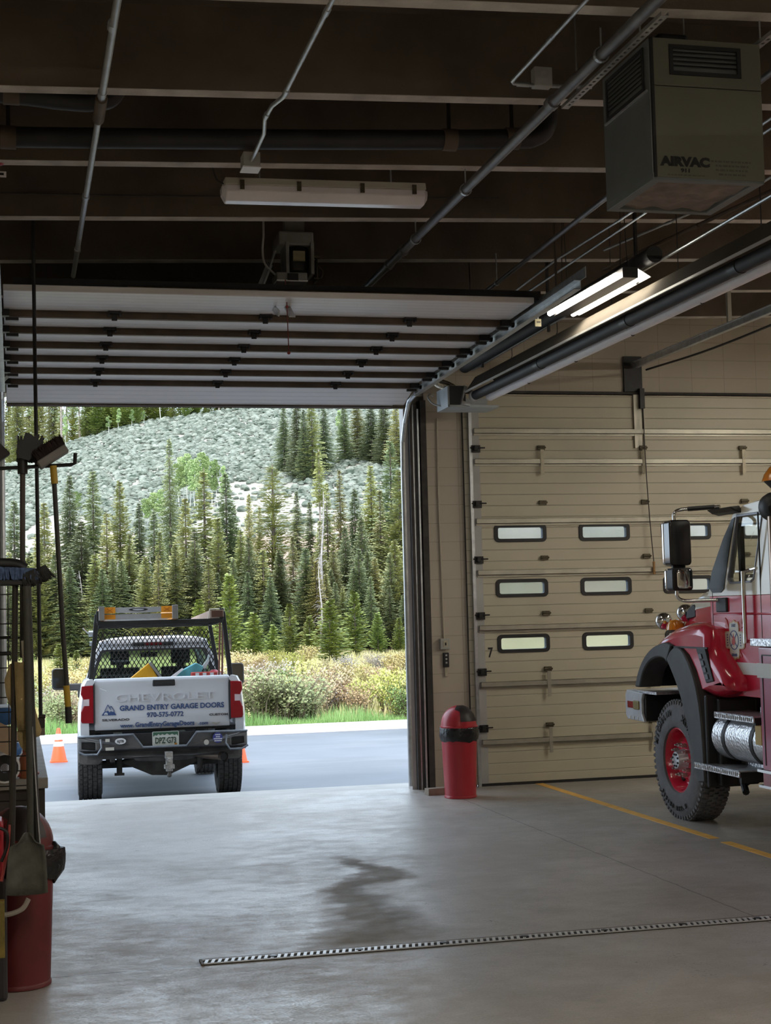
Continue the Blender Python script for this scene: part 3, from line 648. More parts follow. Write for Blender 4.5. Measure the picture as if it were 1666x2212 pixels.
b = MB(); b.bb(2.16, 2.255, -4.632, -4.60, 4.73, 4.81); b.build('rating_plate', mat('yellowed plate', (0.33, 0.30, 0.18), 0.5), t)
b = MB(); b.bb(2.02, 2.265, -4.66, -4.42, 4.57, 4.63); b.build('control_box', M['opgrey'], t, bevel=0.006)
b = MB(); b.bb(2.018, 2.267, -4.665, -4.415, 4.556, 4.57); b.build('box_cover', M['white'], t, bevel=0.003)
b = MB(); b.bb(2.105, 2.19, -4.672, -4.655, 4.565, 4.62); b.build('limit_switch', M['blackmetal'], t)
b = MB(); b.box((1.98, -4.52, 4.68), (0.012, 0.10, 0.30), ry=0.35); b.box((1.95, -4.45, 4.62), (0.05, 0.012, 0.26), ry=0.4); b.build('support_arm', M['galv'], t)
b = MB()
for k in range(5): b.cyl((2.35 + 0.02, -4.52 + k * 0.03, 4.60), (2.35 + 0.02, -4.52 + k * 0.03, 4.78), 0.008, 8)
b.tube(smooth_path([(2.36, -4.6, 4.70), (2.40, -4.6, 4.66), (2.385, -4.6, 4.60), (2.33, -4.6, 4.60)]), 0.006, 6); b.cyl((2.33, -4.5, 4.80), (2.40, -4.5, 4.80), 0.02, 12); b.build('chain_sprocket', M['hinge'], t)
b = MB(); b.tube(smooth_path([(1.93, -4.6, 4.93), (1.92, -4.6, 4.80), (1.94, -4.6, 4.70), (2.03, -4.6, 4.61)]), 0.009, 8); b.tube([(1.93, -4.6, 4.93), (1.93, -4.6, 5.1)], 0.009, 8); b.build('cable_whip', M['greypaint'], t, smooth=True)
b = MB(); b.bb(2.12, 2.28, -4.50, -4.40, 4.97, zc(2.2) + 0.46); b.build('drop_bracket', M['opgrey'], t)
b = MB(); b.box((2.2, -2.4, 4.63), (0.05, 4.2, 0.05)); b.build('operator_rail', M['blackmetal'], t)
b = MB(); b.tube([(2.08, -4.70, 4.56), (2.085, -4.72, 4.35), (2.09, -4.73, 3.98)], 0.004, 6); cr = b.build('release_cord', mat('red cord', (0.22, 0.05, 0.04), 0.7), t)
b = MB(); b.sphere((2.085, -4.72, 4.34), 0.012); b.sphere((2.09, -4.73, 3.975), 0.014); b.build('bead', mat('red bead', (0.30, 0.05, 0.04), 0.5), cr)

# ------------------------------------------------ radiant tube heater
t = thing('tube_heater', (4.75, -0.9, 4.08), 'long black radiant tube heater under a metal reflector, grey burner box by the pillar', 'heater')
b = MB(); b.bb(4.455, 5.02, -0.98, -0.55, 4.075, 4.10); b.bb(4.455, 4.475, -0.98, -0.55, 4.075, 4.30); b.bb(4.475, 5.02, -0.57, -0.55, 4.10, 4.23); b.build('burner_box', mat('pale grey enamel', (0.45, 0.50, 0.53), 0.4), t, bevel=0.003)
b = MB(); b.bb(4.475, 4.66, -0.96, -0.57, 4.10, 4.305); b.build('burner_housing', mat('dark enamel', (0.07, 0.075, 0.085), 0.45), t, bevel=0.004)
b = MB(); b.loft([[Vector((4.60 + a_, y, 4.10 + c_)) for a_, c_ in ((-0.01, 0.0), (0.09, -0.02), (0.09, 0.01), (0.01, 0.04), (0.06, 0.19), (0.03, 0.20))] for y in (-1.02, -0.96)]); b.build('end_bracket', M['galv'], t, bevel=0.003)
yA, yE = -1.05, -11.5
for dx, dz, m_ in ((4.735, 4.19, 'black'), (4.90, 4.185, 'tubew')):
    if m_ == 'tubew': M['tubew'] = mat('whitish emitter tube', (0.95, 0.93, 1.0), 0.45, 0.0, var=0.06)
    b = MB(); b.cyl((dx, yA, dz), (dx, yE, dz), 0.050, 18); b.build('emitter_tube', M['duct'] if m_ == 'black' else M['tubew'], t, smooth=True)
b = MB(); b.cyl((4.735, yA - 0.03, 4.19), (4.735, yA + 0.06, 4.19), 0.054, 18); b.cyl((4.735, -8.6, 4.19), (4.735, -8.45, 4.19), 0.056, 18); b.build('clamp', M['white'], t, smooth=True)
for y in (-3.1, -5.2, -7.1):
    b = MB(); b.cyl((4.735, y - 0.06, 4.19), (4.735, y + 0.06, 4.19), 0.0545, 18); b.build('clamp', M['blackmetal'], t, smooth=True)
M['refl'] = mat('dusty aluminium reflector', (0.115, 0.10, 0.08), 0.9, 0.0, var=0.12, scale=2, spec=0.05)
b = MB(); b.loft([[Vector((x, y, z)) for x, z in ((4.635, 4.225), (4.635, 4.235), (4.74, 4.385), (4.93, 4.385), (5.0, 4.30), (5.0, 4.29), (4.925, 4.378), (4.745, 4.378))] for y in (yA, yE)]); b.build('reflector', M['refl'], t)
b = MB(); b.loft([[Vector((x, y, z)) for x, z in ((4.622, 4.218), (4.638, 4.218), (4.638, 4.236), (4.622, 4.236))] for y in (yA, yE)]); b.build('reflector_lip', mat('bright lip', (0.60, 0.58, 0.54), 0.4, 0.3), t)
for y in (-2.3, -3.6, -4.9, -6.2, -7.5):
    b = MB(); b.tube([(4.66, y, 4.235), (4.78, y + 0.12, 4.42), (4.78, y + 0.12, zc(4.78) + 0.46)], 0.004, 5); b.tube(smooth_path([(4.86, y, 4.24), (4.90, y, 4.13), (4.955, y, 4.19)]), 0.005, 5); b.build('hanger_wire', M['blackmetal'], t)
b = MB(); pts = smooth_path([(4.40, -0.75, 4.40), (4.43, -0.76, 4.36), (4.50, -0.78, 4.33), (4.56, -0.78, 4.30)], 12); b.tube(pts, 0.05, 14)
for i in range(0, len(pts), 2): b.sphere(pts[i], 0.056, 10)
b.build('flexible_duct', mat('foil duct', (0.60, 0.58, 0.50), 0.25, 0.9, var=0.2, scale=30), t, smooth=True)
b = MB(); b.tube(smooth_path([(4.46, -0.7, 4.12), (4.40, -0.6, 4.16), (4.37, -0.5, 4.24), (4.42, -0.4, 4.29), (4.47, -0.35, 4.28)]), 0.009, 8); b.build('power_cord', M['greypaint'], t, smooth=True)
# second return tube run above the heater
t = thing('heater_duct', (4.6, -1.2, 4.5), 'black intake pipe running above the radiant tube heater under a pale rail', 'duct')
b = MB(); b.cyl((4.645, -1.0, 4.50), (4.655, -5.95, 4.55), 0.065, 16); b.build('pipe_run', M['duct'], t, smooth=True)
b = MB(); b.cyl((4.735, -1.0, 4.47), (4.75, -9.5, 4.57), 0.012, 8); b.build('gas_line', M['galv'], t, smooth=True)
for y in (-1.6, -3.6, -5.6):
    b = MB(); b.bb(4.645, 4.665, y - 0.015, y + 0.015, 4.40, zc(4.65) + 0.46); b.build('hanger', M['blackmetal'], t)
t = thing('lit_sign', (4.42, -4.0, 4.37), 'small yellowish lit tag hanging from the raised door track', 'sign')
b = MB(); b.bb(4.385, 4.44, -4.01, -4.0, 4.365, 4.43); b.build('tag_face', mat('glossy cream tag', (0.85, 0.78, 0.50), 0.3), t); b = MB(); b.bb(4.408, 4.42, -4.008, -4.002, 4.43, 4.485); b.build('stem', M['galv'], t)
b = MB()
for k in range(3): b.bb(4.40 + k * 0.012, 4.406 + k * 0.012, -4.012, -4.0105, 4.395, 4.41)
b.build('print', M['black'], t)
# red alarm horn and small plate, chain hoist cover at the far left
t = thing('alarm_horn', (-0.07, -6.7, 4.72), 'red alarm horn with a white plate at the upper left edge', 'alarm')
b = MB(); b.lathe([(0.0, 0.0), (0.05, 0.0), (0.045, -0.03), (0.03, -0.05), (0.0, -0.05)], (-0.08, -6.7, 4.835), 'Y', 18); b.build('horn', mat('red enamel', (0.45, 0.03, 0.03), 0.4), t, smooth=True)
b = MB(); b.bb(-0.14, -0.035, -6.71, -6.70, 4.715, 4.75); b.build('plate', M['white'], t); b = MB(); b.bb(-0.13, -0.05, -6.714, -6.71, 4.725, 4.74); b.build('print', M['black'], t)
b = MB(); b.bb(-0.115, -0.10, -6.70, -6.69, 4.1, 5.2); b.build('red_pipe', mat('red sprinkler pipe', (0.25, 0.03, 0.03), 0.5), t)
t = thing('spring_cover', (-0.09, -1.5, 4.2), 'beige rounded cover at the left end of the raised door', 'cover')
b = MB(); b.loft([[Vector((-0.30 + a_, y, z)) for a_, y, z in ((0, -1.66, 4.22), (0.20, -1.66, 4.22), (0.265, -1.6, 4.28), (0.27, -1.6, 4.52), (0.22, -1.66, 4.63), (0, -1.66, 4.64))], [Vector((-0.30 + a_, y, z)) for a_, y, z in ((0, -1.36, 4.22), (0.20, -1.36, 4.22), (0.265, -1.4, 4.28), (0.27, -1.4, 4.52), (0.22, -1.36, 4.63), (0, -1.36, 4.64))]])
b.build('cover_shell', mat('beige plastic', (0.20, 0.18, 0.14), 0.6), t, bevel=0.01); b = MB(); b.bb(-0.2, -0.12, -1.5, -1.45, 4.64, 4.9); b.build('hanger', M['rust'], t)

# ------------------------------------------------ pillar fittings
t = thing('wall_switch', (4.557, WY, 1.25), 'grey door switch box on the tan pillar with a conduit above', 'switch')
b = MB(); b.tube([(4.545, -0.215, 4.05), (4.536, -0.215, 3.2), (4.557, -0.215, 1.62)], 0.010, 8); b.build('conduit', mat('painted conduit', (0.47, 0.42, 0.33), 0.5), t, smooth=True)
b = MB(); b.bb(4.503, 4.612, -0.26, -0.20, 1.505, 1.625); b.build('switch_box', mat('grey switch box', (0.40, 0.40, 0.36), 0.5), t, bevel=0.008)
b = MB(); b.bb(4.535, 4.585, -0.266, -0.26, 1.535, 1.60); b.build('switch_plate', M['strap'], t, bevel=0.003); b = MB(); b.bb(4.553, 4.567, -0.275, -0.262, 1.55, 1.58); b.build('lever', M['black'], t)
t = thing('remote_holder', (4.57, WY, 1.2), 'black door remote in a holder below the grey switch box', 'remote')
b = MB(); b.bb(4.54, 4.605, -0.235, -0.20, 1.31, 1.47); b.build('remote_body', M['black'], t, bevel=0.006)
for zz in (1.36, 1.40, 1.44):
    b = MB(); b.bb(4.562, 4.582, -0.24, -0.235, zz - 0.01, zz + 0.01); b.build('button', M['greypaint'], t, bevel=0.002)
b = MB(); b.bb(4.555, 4.59, -0.225, -0.20, 1.21, 1.31); b.build('sleeve', M['strap'], t, bevel=0.004)
t = thing('wood_block', (4.32, -0.78, 0), 'short grey offcut of lumber on the floor left of the red can', 'wood'); b = MB(); b.box((4.30, -0.72, 0.035), (0.26, 0.10, 0.07), rz=0.2); b.build('block', mat('weathered lumber', (0.30, 0.25, 0.20), 0.8, scale=20, stretch=(1, 6, 6)), t, bevel=0.004)
# ================================================================== TRASH CANS, TOOLS, BENCH
M['redplastic'] = mat('red plastic', (0.44, 0.022, 0.034), 0.38, var=0.06, scale=3, coat=0.15)
M['bag'] = mat('black bin bag', (0.012, 0.012, 0.013), 0.22, var=0.2, scale=9, bump=0.8, bscale=16)
def trash_can(x, y, label, flap_dir, lump=0.0, s=1.0, seed=1, skin=None):
    skin = skin or M['redplastic']; rnd = random.Random(seed)
    t = thing('trash_can', (x, y, 0), label, 'trash can')
    b = MB(); b.lathe([(0.0, 0.0), (0.160 * s, 0.0), (0.168 * s, 0.004), (0.168 * s, 0.022), (0.163 * s, 0.028), (0.186 * s, 0.68), (0.19 * s, 0.73), (0.17 * s, 0.73), (0.0, 0.70)], (x, y, 0), n=40); b.build('body', skin, t, smooth=True)
    b = MB(); rings = []
    for j, (r, z) in enumerate(((0.190, 0.735), (0.198, 0.72), (0.203, 0.68), (0.200, 0.64), (0.195, 0.60), (0.188, 0.585))):
        rings.append([Vector((x + (r * s + rnd.uniform(-0.004, 0.006) + lump * max(0, math.cos(2 * math.pi * k / 40 + 0.15)) ** 14 * (1.0 if 1 <= j <= 4 else 0.3)) * math.cos(2 * math.pi * k / 40), y + (r * s + rnd.uniform(-0.003, 0.005)) * math.sin(2 * math.pi * k / 40), z + (rnd.uniform(-0.016, 0.006) if j in (0, 5) else 0) - lump * (0.6 if j == 5 else 0) * max(0, math.cos(2 * math.pi * k / 40)) ** 8)) for k in range(40)])
    b.loft(rings, cap=False); b.build('bin_bag', M['bag'], t, smooth=True)
    # domed lid with a swing flap
    prof = [(0.196 * s, 0.715), (0.199 * s, 0.735), (0.188 * s, 0.74)] + [(0.186 * s * math.cos(a), 0.742 + 0.206 * math.sin(a)) for a in [math.radians(q) for q in range(0, 91, 10)]]
    b = MB(); b.lathe(prof, (x, y, 0), n=40); b.build('dome_lid', skin, t, smooth=True)
    b = MB(); rows = []
    for q in range(12, 80, 8):
        a = math.radians(q); rr = 0.189 * s * math.cos(a); w = math.radians(38) + 0.0
        ww = min(w, math.asin(min(1, 0.125 * s / max(rr, 0.13 * s)))) if rr > 0.125 * s else math.radians(62)
        rows.append([Vector((x + rr * math.cos(flap_dir + ww * (2 * k / 10 - 1)), y + rr * math.sin(flap_dir + ww * (2 * k / 10 - 1)), 0.744 + 0.209 * math.sin(a))) for k in range(11)])
    b.loft(rows, close=False, cap=False); b.build('swing_flap', mat('dark flap', (0.020, 0.014, 0.013), 0.5), t, smooth=True)
    return t
trash_can(4.452, -1.06, 'red domed trash can standing by the tan pillar', math.radians(-62), seed=3)
t2 = trash_can(0.0, -7.85, 'red domed trash can behind the shovel at the left edge', math.radians(-75), lump=0.05, seed=5, skin=mat('shaded red plastic', (0.115, 0.011, 0.012), 0.5, var=0.2, scale=5))  # same can in a darker red, the shade there put into the colour
b = MB(); rnd = random.Random(4)
b.loft([[Vector((0.185 + r * 0.55 * math.cos(a), -7.88 + r * 0.8 * math.sin(a), z)) for a, r in [(2 * math.pi * k / 12, rr * rnd.uniform(0.8, 1.2)) for k in range(12)]] for z, rr in ((0.755, 0.02), (0.73, 0.06), (0.70, 0.075), (0.66, 0.06), (0.63, 0.085), (0.59, 0.07), (0.55, 0.03), (0.53, 0.008))])
b.build('bag_knot', M['bag'], t2, smooth=True)

M['pole'] = mat('dark fibreglass pole', (0.020, 0.019, 0.018), 0.45, var=0.2, scale=20)
M['yel'] = mat('yellow grip', (0.42, 0.27, 0.02), 0.5, var=0.1)
M['bristle'] = mat('dark bristles', (0.022, 0.012, 0.012), 0.95, var=0.5, scale=60, stretch=(1, 1, 0.2))
TY = -8.2
def bristles(b, c, ax, dn, L, H, n, rnd, spread=0.02, w=0.004, dz=0.05):
    """tufts along ax, pointing dn"""
    c, ax, dn = Vector(c), Vector(ax).normalized(), Vector(dn).normalized(); sd_ = ax.cross(dn)
    for i in range(n):
        p = c + ax * rnd.uniform(-L / 2, L / 2) + sd_ * rnd.uniform(-dz / 2, dz / 2)
        d = (dn + ax * rnd.uniform(-spread, spread) * 8 + sd_ * rnd.uniform(-spread, spread) * 8).normalized() * H * rnd.uniform(0.8, 1.1)
        b.add([p - ax * w, p + ax * w, p + d + ax * w * 0.3, p + d - ax * w * 0.3], [(0, 1, 2, 3)])
rnd = random.Random(11)
# wall rail the tools hang from
t = thing('tool_rack', (-0.2, TY, 2.7), 'thin black rod rack with an upturned hook end holding the broom heads', 'rack')
b = MB(); b.tube([(-1.5, TY, 2.72), (-0.075, TY, 2.739), (0.29, TY, 2.758), (0.309, TY, 2.766), (0.312, TY, 2.82)], 0.010, 8); b.build('rod', M['blackmetal'], t, smooth=True)
b = MB(); b.bb(-1.6, -1.48, TY - 0.05, TY + 0.05, 2.66, 2.78); b.build('wall_plate', M['blackmetal'], t)
# broom with the yellow collar
t = thing('push_broom', (0.25, TY - 0.03, 1.39), 'broom hung head up from the rack hook, black handle with yellow grips', 'broom')
y = TY - 0.03
b = MB(); b.tube([(0.197, y, 2.745), (0.235, y, 1.9), (0.262, y, 1.45)], 0.0125, 10); b.build('handle', M['pole'], t, smooth=True)
b = MB(); b.cyl((0.196, y, 2.75), (0.203, y, 2.655), 0.018, 10); b.build('collar', M['yel'], t, smooth=True)
b = MB(); b.tube([(0.2505, y, 1.60), (0.2585, y, 1.49)], 0.0165, 10); b.build('grip', M['yel'], t, smooth=True)
b = MB(); b.tube([(0.2585, y, 1.49), (0.262, y, 1.405)], 0.0172, 10); b.build('end_cap', M['black'], t, smooth=True)
hd = Vector((0.165, 0, 0.105)).normalized(); up_ = Vector((-0.105, 0, 0.165)).normalized()
c0 = Vector((0.195, y, 2.80))
b = MB(); b.loft([[c0 + hd * u + up_ * v + Vector((0, d, 0)) for u, v in ((-0.088, -0.025), (0.082, -0.025), (0.082, 0.018), (-0.088, 0.018))] for d in (-0.06, 0.06)]); b.build('head_block', mat('dusty grey block', (0.17, 0.16, 0.155), 0.6), t, bevel=0.006)
b = MB(); bristles(b, c0 + up_ * 0.016, hd, up_, 0.165, 0.06, 700, rnd, 0.03, 0.004, 0.11); b.loft([[c0 + hd * u + up_ * v + Vector((0, d, 0)) for u, v in ((-0.082, 0.015), (0.080, 0.015), (0.092, 0.055), (-0.078, 0.050))] for d in (-0.05, 0.05)]); b.build('bristles', M['bristle'], t)['kind'] = 'stuff'
# deck brush / mop
t = thing('floor_scrubber', (0.035, TY, 1.7), 'ragged black scrub head on a dark pole hung second from the hook end', 'brush')
b = MB(); b.tube([(0.040, TY, 2.75), (0.035, TY, 2.25), (0.030, TY, 1.75)], 0.014, 10); b.build('handle', mat('dull brown pole', (0.06, 0.05, 0.042), 0.6), t, smooth=True)
b = MB(); b.cyl((0.040, TY, 2.71), (0.04, TY, 2.80), 0.026, 12); b.build('socket', M['blackmetal'], t, smooth=True)
b = MB()
for i in range(90):
    a = rnd.uniform(0.0, 0.7); l_ = rnd.uniform(0.05, 0.12); p = Vector((0.045 + rnd.uniform(-0.03, 0.05), TY + rnd.uniform(-0.05, 0.05), 2.79 + rnd.uniform(-0.02, 0.03))); d = Vector((math.sin(a), 0, math.cos(a))) * l_; sd_ = Vector((0.01, 0, -0.004))
    b.add([p - sd_, p + sd_, p + d + sd_ * 0.4, p + d - sd_ * 0.4], [(0, 1, 2, 3)])
b.loft([[Vector((x, TY + d, z)) for x, z in ((0.012, 2.79), (0.075, 2.78), (0.125, 2.84), (0.118, 2.89), (0.07, 2.925), (0.03, 2.87), (0.008, 2.83))] for d in (-0.04, 0.04)]); b.build('scrub_head', M['black'], t)
# dustpan at the frame edge
t = thing('dust_pan', (-0.09, TY, 2.72), 'dull brown dust pan hung on the rack at the far left edge', 'dustpan')
b = MB(); b.loft([[Vector((x, TY + d, z)) for x, z in ((-0.20, 2.90), (-0.075, 2.868), (-0.02, 2.815), (-0.075, 2.775), (-0.20, 2.76))] for d in (-0.05, 0.03)]); b.build('pan', mat('brown pan', (0.035, 0.026, 0.025), 0.7), t, bevel=0.008)
b = MB(); b.tube([(-0.1, TY, 2.76), (-0.11, TY, 2.1)], 0.012, 8); b.build('handle', M['pole'], t)
# drop cord
t = thing('drop_cord', (0.16, -5.0, 1.14), 'long black cord hanging from the ceiling with a socket box at its end', 'cord')
b = MB(); b.tube([(0.146, -5.0, 5.26), (0.150, -5.0, 4.0), (0.160, -5.0, 2.4), (0.166, -5.0, 1.24)], 0.014, 8); b.build('cord', M['black'], t, smooth=True)
b = MB(); b.bb(0.135, 0.195, -5.03, -4.97, 1.165, 1.235); b.cyl((0.15, -5.0, 1.245), (0.20, -5.0, 1.245), 0.016, 10); b.build('socket_box', mat('brown socket', (0.045, 0.028, 0.022), 0.5), t, bevel=0.008)
b = MB(); b.bb(0.15, 0.195, -5.03, -4.97, 1.11, 1.165); b.build('plug', mat('tan plug', (0.22, 0.17, 0.12), 0.6), t, bevel=0.004)
# big push broom across the top of the poles
t = thing('push_broom', (-0.006, TY - 0.04, 0.72), 'wide push broom standing head up, blue bristles in a grey crust', 'broom')
y = TY - 0.04
b = MB(); b.tube([(-0.003, y, 2.16), (-0.014, y, 1.5), (-0.034, y, 0.72)], 0.0155, 10); b.build('handle', mat('brown stained pole', (0.032, 0.026, 0.020), 0.6, scale=25), t, smooth=True)
b = MB(); b.tube(smooth_path([(-0.36, y, 2.16), (-0.25, y, 2.225), (-0.10, y, 2.24), (0.0, y, 2.235), (0.05, y, 2.21)]), 0.028, 10); b.build('head_block', M['black'], t, smooth=True)
b = MB(); bristles(b, (-0.11, y - 0.01, 2.215), (1, 0, -0.06), (0, -0.25, -1), 0.46, 0.065, 900, rnd, 0.02, 0.006, 0.08); b.build('bristles', mat('blue grey bristles', (0.075, 0.12, 0.24), 0.8, var=0.5, scale=40), t)['kind'] = 'stuff'
b = MB(); bristles(b, (0.085, y - 0.02, 2.20), (0.4, 0, 0.15), (0.5, -0.1, -0.8), 0.13, 0.075, 420, rnd, 0.05, 0.007, 0.08); b.tube([(0.04, y, 2.165), (0.09, y, 2.165), (0.135, y, 2.18)], 0.026, 8); b.build('frayed_end', mat('dusty black bristles', (0.035, 0.034, 0.033), 0.9, var=0.5, scale=50), t)['kind'] = 'stuff'
b = MB(); b.loft([[Vector((x, y + d, z)) for x, z in ((-0.36, 2.125), (0.03, 2.125), (0.10, 2.135), (0.10, 2.155), (-0.36, 2.155))] for d in (-0.05, 0.05)]); b.build('lower_edge', M['black'], t, bevel=0.006)
# rake / hoe with a dark handle
t = thing('garden_rake', (0.085, TY - 0.1, 0.55), 'dark leaning handle with a bright highlight strip along it, nearest the floor side of the tools', 'rake')
b = MB(); b.tube([(0.060, TY - 0.09, 2.14), (0.075, TY - 0.095, 1.4), (0.098, TY - 0.1, 0.73)], 0.017, 10); b.build('handle', M['pole'], t, smooth=True)
b = MB(); b.tube([(0.074, TY - 0.115, 1.40), (0.100, TY - 0.12, 0.92), (0.112, TY - 0.12, 0.72)], 0.004, 6); b.tube([(0.098, TY - 0.1, 0.76), (0.098, TY - 0.1, 0.60)], 0.02, 8); b.build('highlight_and_tip', M['galv'], t)  # thin bright strip stands for the handle's highlight; short steel end below
# scraper with the white sleeve
t = thing('ice_scraper', (0.03, TY - 0.07, 1.5), 'short dark pole with a white sleeve hanging between the other handles', 'scraper')
b = MB(); b.tube([(0.030, TY - 0.06, 2.13), (0.036, TY - 0.06, 1.83)], 0.010, 8); b.tube([(0.042, TY - 0.07, 1.72), (0.062, TY - 0.07, 1.30)], 0.015, 8); b.build('handle', M['pole'], t, smooth=True)
b = MB(); b.tube([(0.036, TY - 0.065, 1.84), (0.043, TY - 0.07, 1.71)], 0.013, 8); b.build('sleeve', M['lens2'], t, smooth=True)
# shovel
t = thing('scoop_shovel', (0.04, TY - 0.12, 0.53), 'square bladed grey steel shovel leaning in front of the red trash can', 'shovel')
b = MB(); b.tube([(0.050, TY - 0.1, 2.12), (0.06, TY - 0.12, 1.3), (0.0615, TY - 0.13, 0.83)], 0.0175, 10); b.build('handle', mat('grey green pole', (0.04, 0.043, 0.034), 0.6, scale=20), t, smooth=True)
rows = []
for z, hw, dy in ((0.87, 0.018, 0.0), (0.825, 0.045, 0.0), (0.805, 0.086, 0.004), (0.74, 0.096, 0.01), (0.62, 0.103, 0.012), (0.555, 0.106, 0.0)):
    rows.append([Vector((0.042 + hw * u - 0.012 * (0.8 - z), TY - 0.14 + 0.03 * (abs(u) ** 2.2) * -1 + dy, z - 0.012 * (abs(u) ** 3) * (z < 0.6) * -1)) for u in [q / 6 - 1 for q in range(13)]])
b = MB(); b.loft(rows, close=False, cap=False); o = b.build('blade', mat('worn grey blade', (0.085, 0.085, 0.072), 0.6, 0.2, var=0.35, scale=14, bump=0.15), t, smooth=True); so_ = o.modifiers.new('solid', 'SOLIDIFY'); so_.thickness = 0.005
# pale hoop handle under the blade
t = thing('bucket_handle', (0.0, TY - 0.12, 0.44), 'pale grey hoop handle hanging below the shovel blade', 'handle')
b = MB(); b.tube(smooth_path([(-0.09, TY - 0.13, 0.46), (-0.03, TY - 0.13, 0.468), (0.02, TY - 0.13, 0.49), (0.048, TY - 0.13, 0.535)]), 0.013, 8); b.build('hoop', mat('pale plastic', (0.30, 0.27, 0.23), 0.6), t, smooth=True)
# rag
t = thing('rag', (0.035, TY - 0.15, 1.26), 'tan cloth rag draped over the handles', 'rag')
def fold(pts, m_, dpt):
    b = MB(); b.loft([[Vector((x, dpt + 0.012 * math.sin(x * 60 + z * 9), z)) for x, z in row] for row in pts], close=False, cap=False); o = b.build('fold', m_, t, smooth=True); o.modifiers.new('s', 'SOLIDIFY').thickness = 0.004
M['rag'] = mat('tan cotton', (0.30, 0.225, 0.105), 0.9, var=0.15, scale=12, bump=0.3)
fold([[(-0.035, 1.72), (-0.02, 1.725), (0.0, 1.725)], [(-0.062, 1.64), (-0.03, 1.65), (0.01, 1.65)], [(-0.055, 1.56), (-0.03, 1.56), (0.01, 1.56)], [(-0.025, 1.48), (0.0, 1.48), (0.012, 1.48)]], M['rag'], TY - 0.02)
fold([[(-0.01, 1.735), (0.02, 1.728), (0.045, 1.735)], [(-0.008, 1.6), (0.02, 1.6), (0.052, 1.6)], [(-0.004, 1.45), (0.025, 1.45), (0.062, 1.45)], [(0.0, 1.385), (0.025, 1.382), (0.066, 1.385)]], M['rag'], TY - 0.085)
fold([[(0.0, 1.40), (0.03, 1.40), (0.066, 1.40)], [(0.004, 1.33), (0.035, 1.33), (0.068, 1.33)], [(0.014, 1.30), (0.04, 1.29), (0.062, 1.30)], [(0.034, 1.272), (0.04, 1.262), (0.048, 1.275)]], M['rag'], TY - 0.06)
fold([[(0.07, 1.50), (0.085, 1.50)], [(0.075, 1.44), (0.105, 1.43)], [(0.08, 1.37), (0.122, 1.375)], [(0.085, 1.34), (0.112, 1.345)]], M['rag'], TY - 0.05)
# wire rack
t = thing('wire_rack', (-0.5, -7.45, 0.85), 'black wire grid panel behind the tools at the left edge', 'rack')
b = MB(); yy = -7.45
for k in range(17): b.tube([(-1.5, yy, 0.93 + k * 0.083), (0.06, yy, 0.93 + k * 0.083)], 0.0035, 5)
for k in range(16): b.tube([(0.055 - k * 0.1, yy + 0.006, 0.0), (0.055 - k * 0.1, yy + 0.006, 2.28)], 0.0035, 5)
b.build('grid', M['blackmetal'], t)
b = MB(); b.tube([(0.055, yy, 2.27), (-1.5, yy, 2.27)], 0.008, 6); b.tube([(-1.5, yy, 1.83), (-0.03, yy - 0.03, 1.85)], 0.008, 6); b.tube([(-1.5, yy, 1.74), (-0.03, yy - 0.03, 1.76)], 0.011, 6); b.build('bar', M['blackmetal'], t)
# bench with clutter
M['benchtop'] = mat('scuffed grey bench top', (0.25, 0.235, 0.21), 0.7, var=0.3, scale=5, bump=0.2, detail=8)
t = thing('workbench', (-0.65, -4.1, 0), 'grey scuffed workbench along the left wall', 'workbench')
b = MB(); b.bb(XL, 0.195, -5.95, -2.2, 0.83, 0.90); b.build('bench_top', M['benchtop'], t, bevel=0.006)
M['endp'] = mat('dark stained end panel', (0.045, 0.035, 0.028), 0.7, scale=6, var=0.3)
for ya, yb, xx in ((-5.90, -5.84, 0.175), (-2.3, -2.24, 0.15)):
    b = MB(); b.bb(XL, xx, ya, yb, 0.0, 0.83); b.build('end_panel', M['endp'], t)
b = MB(); b.bb(XL, 0.12, -5.84, -2.3, 0.30, 0.34); b.build('shelf', M['benchtop'], t)
b = MB(); b.bb(0.10, 0.16, -5.84, -2.3, 0.70, 0.83); b.build('apron', mat('dark apron', (0.06, 0.05, 0.04), 0.7), t)
def item(name, label, cat, mb, m_, **k):
    o = mb.build(name, m_, **k); return tag(o, label, cat)
b = MB(); b.bb(-0.55, -0.02, -5.9, -5.5, 1.27, 1.37); b.bb(-0.5, -0.06, -5.85, -5.55, 0.90, 1.27)
item('storage_bin', 'white plastic bin on the bench behind the wire grid', 'bin', b, mat('white bin', (0.50, 0.53, 0.57), 0.5), bevel=0.015)
b = MB(); b.sphere((-0.10, -6.05, 1.32), 0.09, 12, (1.2, 0.6, 0.7)); item('work_glove', 'blue fabric bundle below the white bin', 'glove', b, mat('blue cloth', (0.03, 0.10, 0.25), 0.85, bump=0.4), smooth=True)
b = MB(); b.box((-0.09, -6.2, 1.19), (0.18, 0.02, 0.16), ry=0.5); item('cardboard_sheet', 'tan cardboard leaning behind the wire grid', 'cardboard', b, mat('cardboard', (0.40, 0.29, 0.20), 0.8))
b = MB(); b.sphere((-0.015, -6.0, 1.10), 0.05, 12, (0.9, 0.9, 1.0)); item('blue_ball', 'small blue plastic jug on the bench behind the grid', 'jug', b, mat('blue plastic', (0.05, 0.16, 0.42), 0.4), smooth=True)
t = thing('tape_roll', (-0.12, -6.0, 0.97), 'black roll with a white core on the bench behind the grid', 'roll')
b = MB(); b.lathe([(0.03, -0.03), (0.085, -0.03), (0.085, 0.03), (0.03, 0.03), (0.03, -0.03)], (-0.08, -6.03, 0.985), 'Y', 22); b.build('roll', M['black'], t, smooth=True)
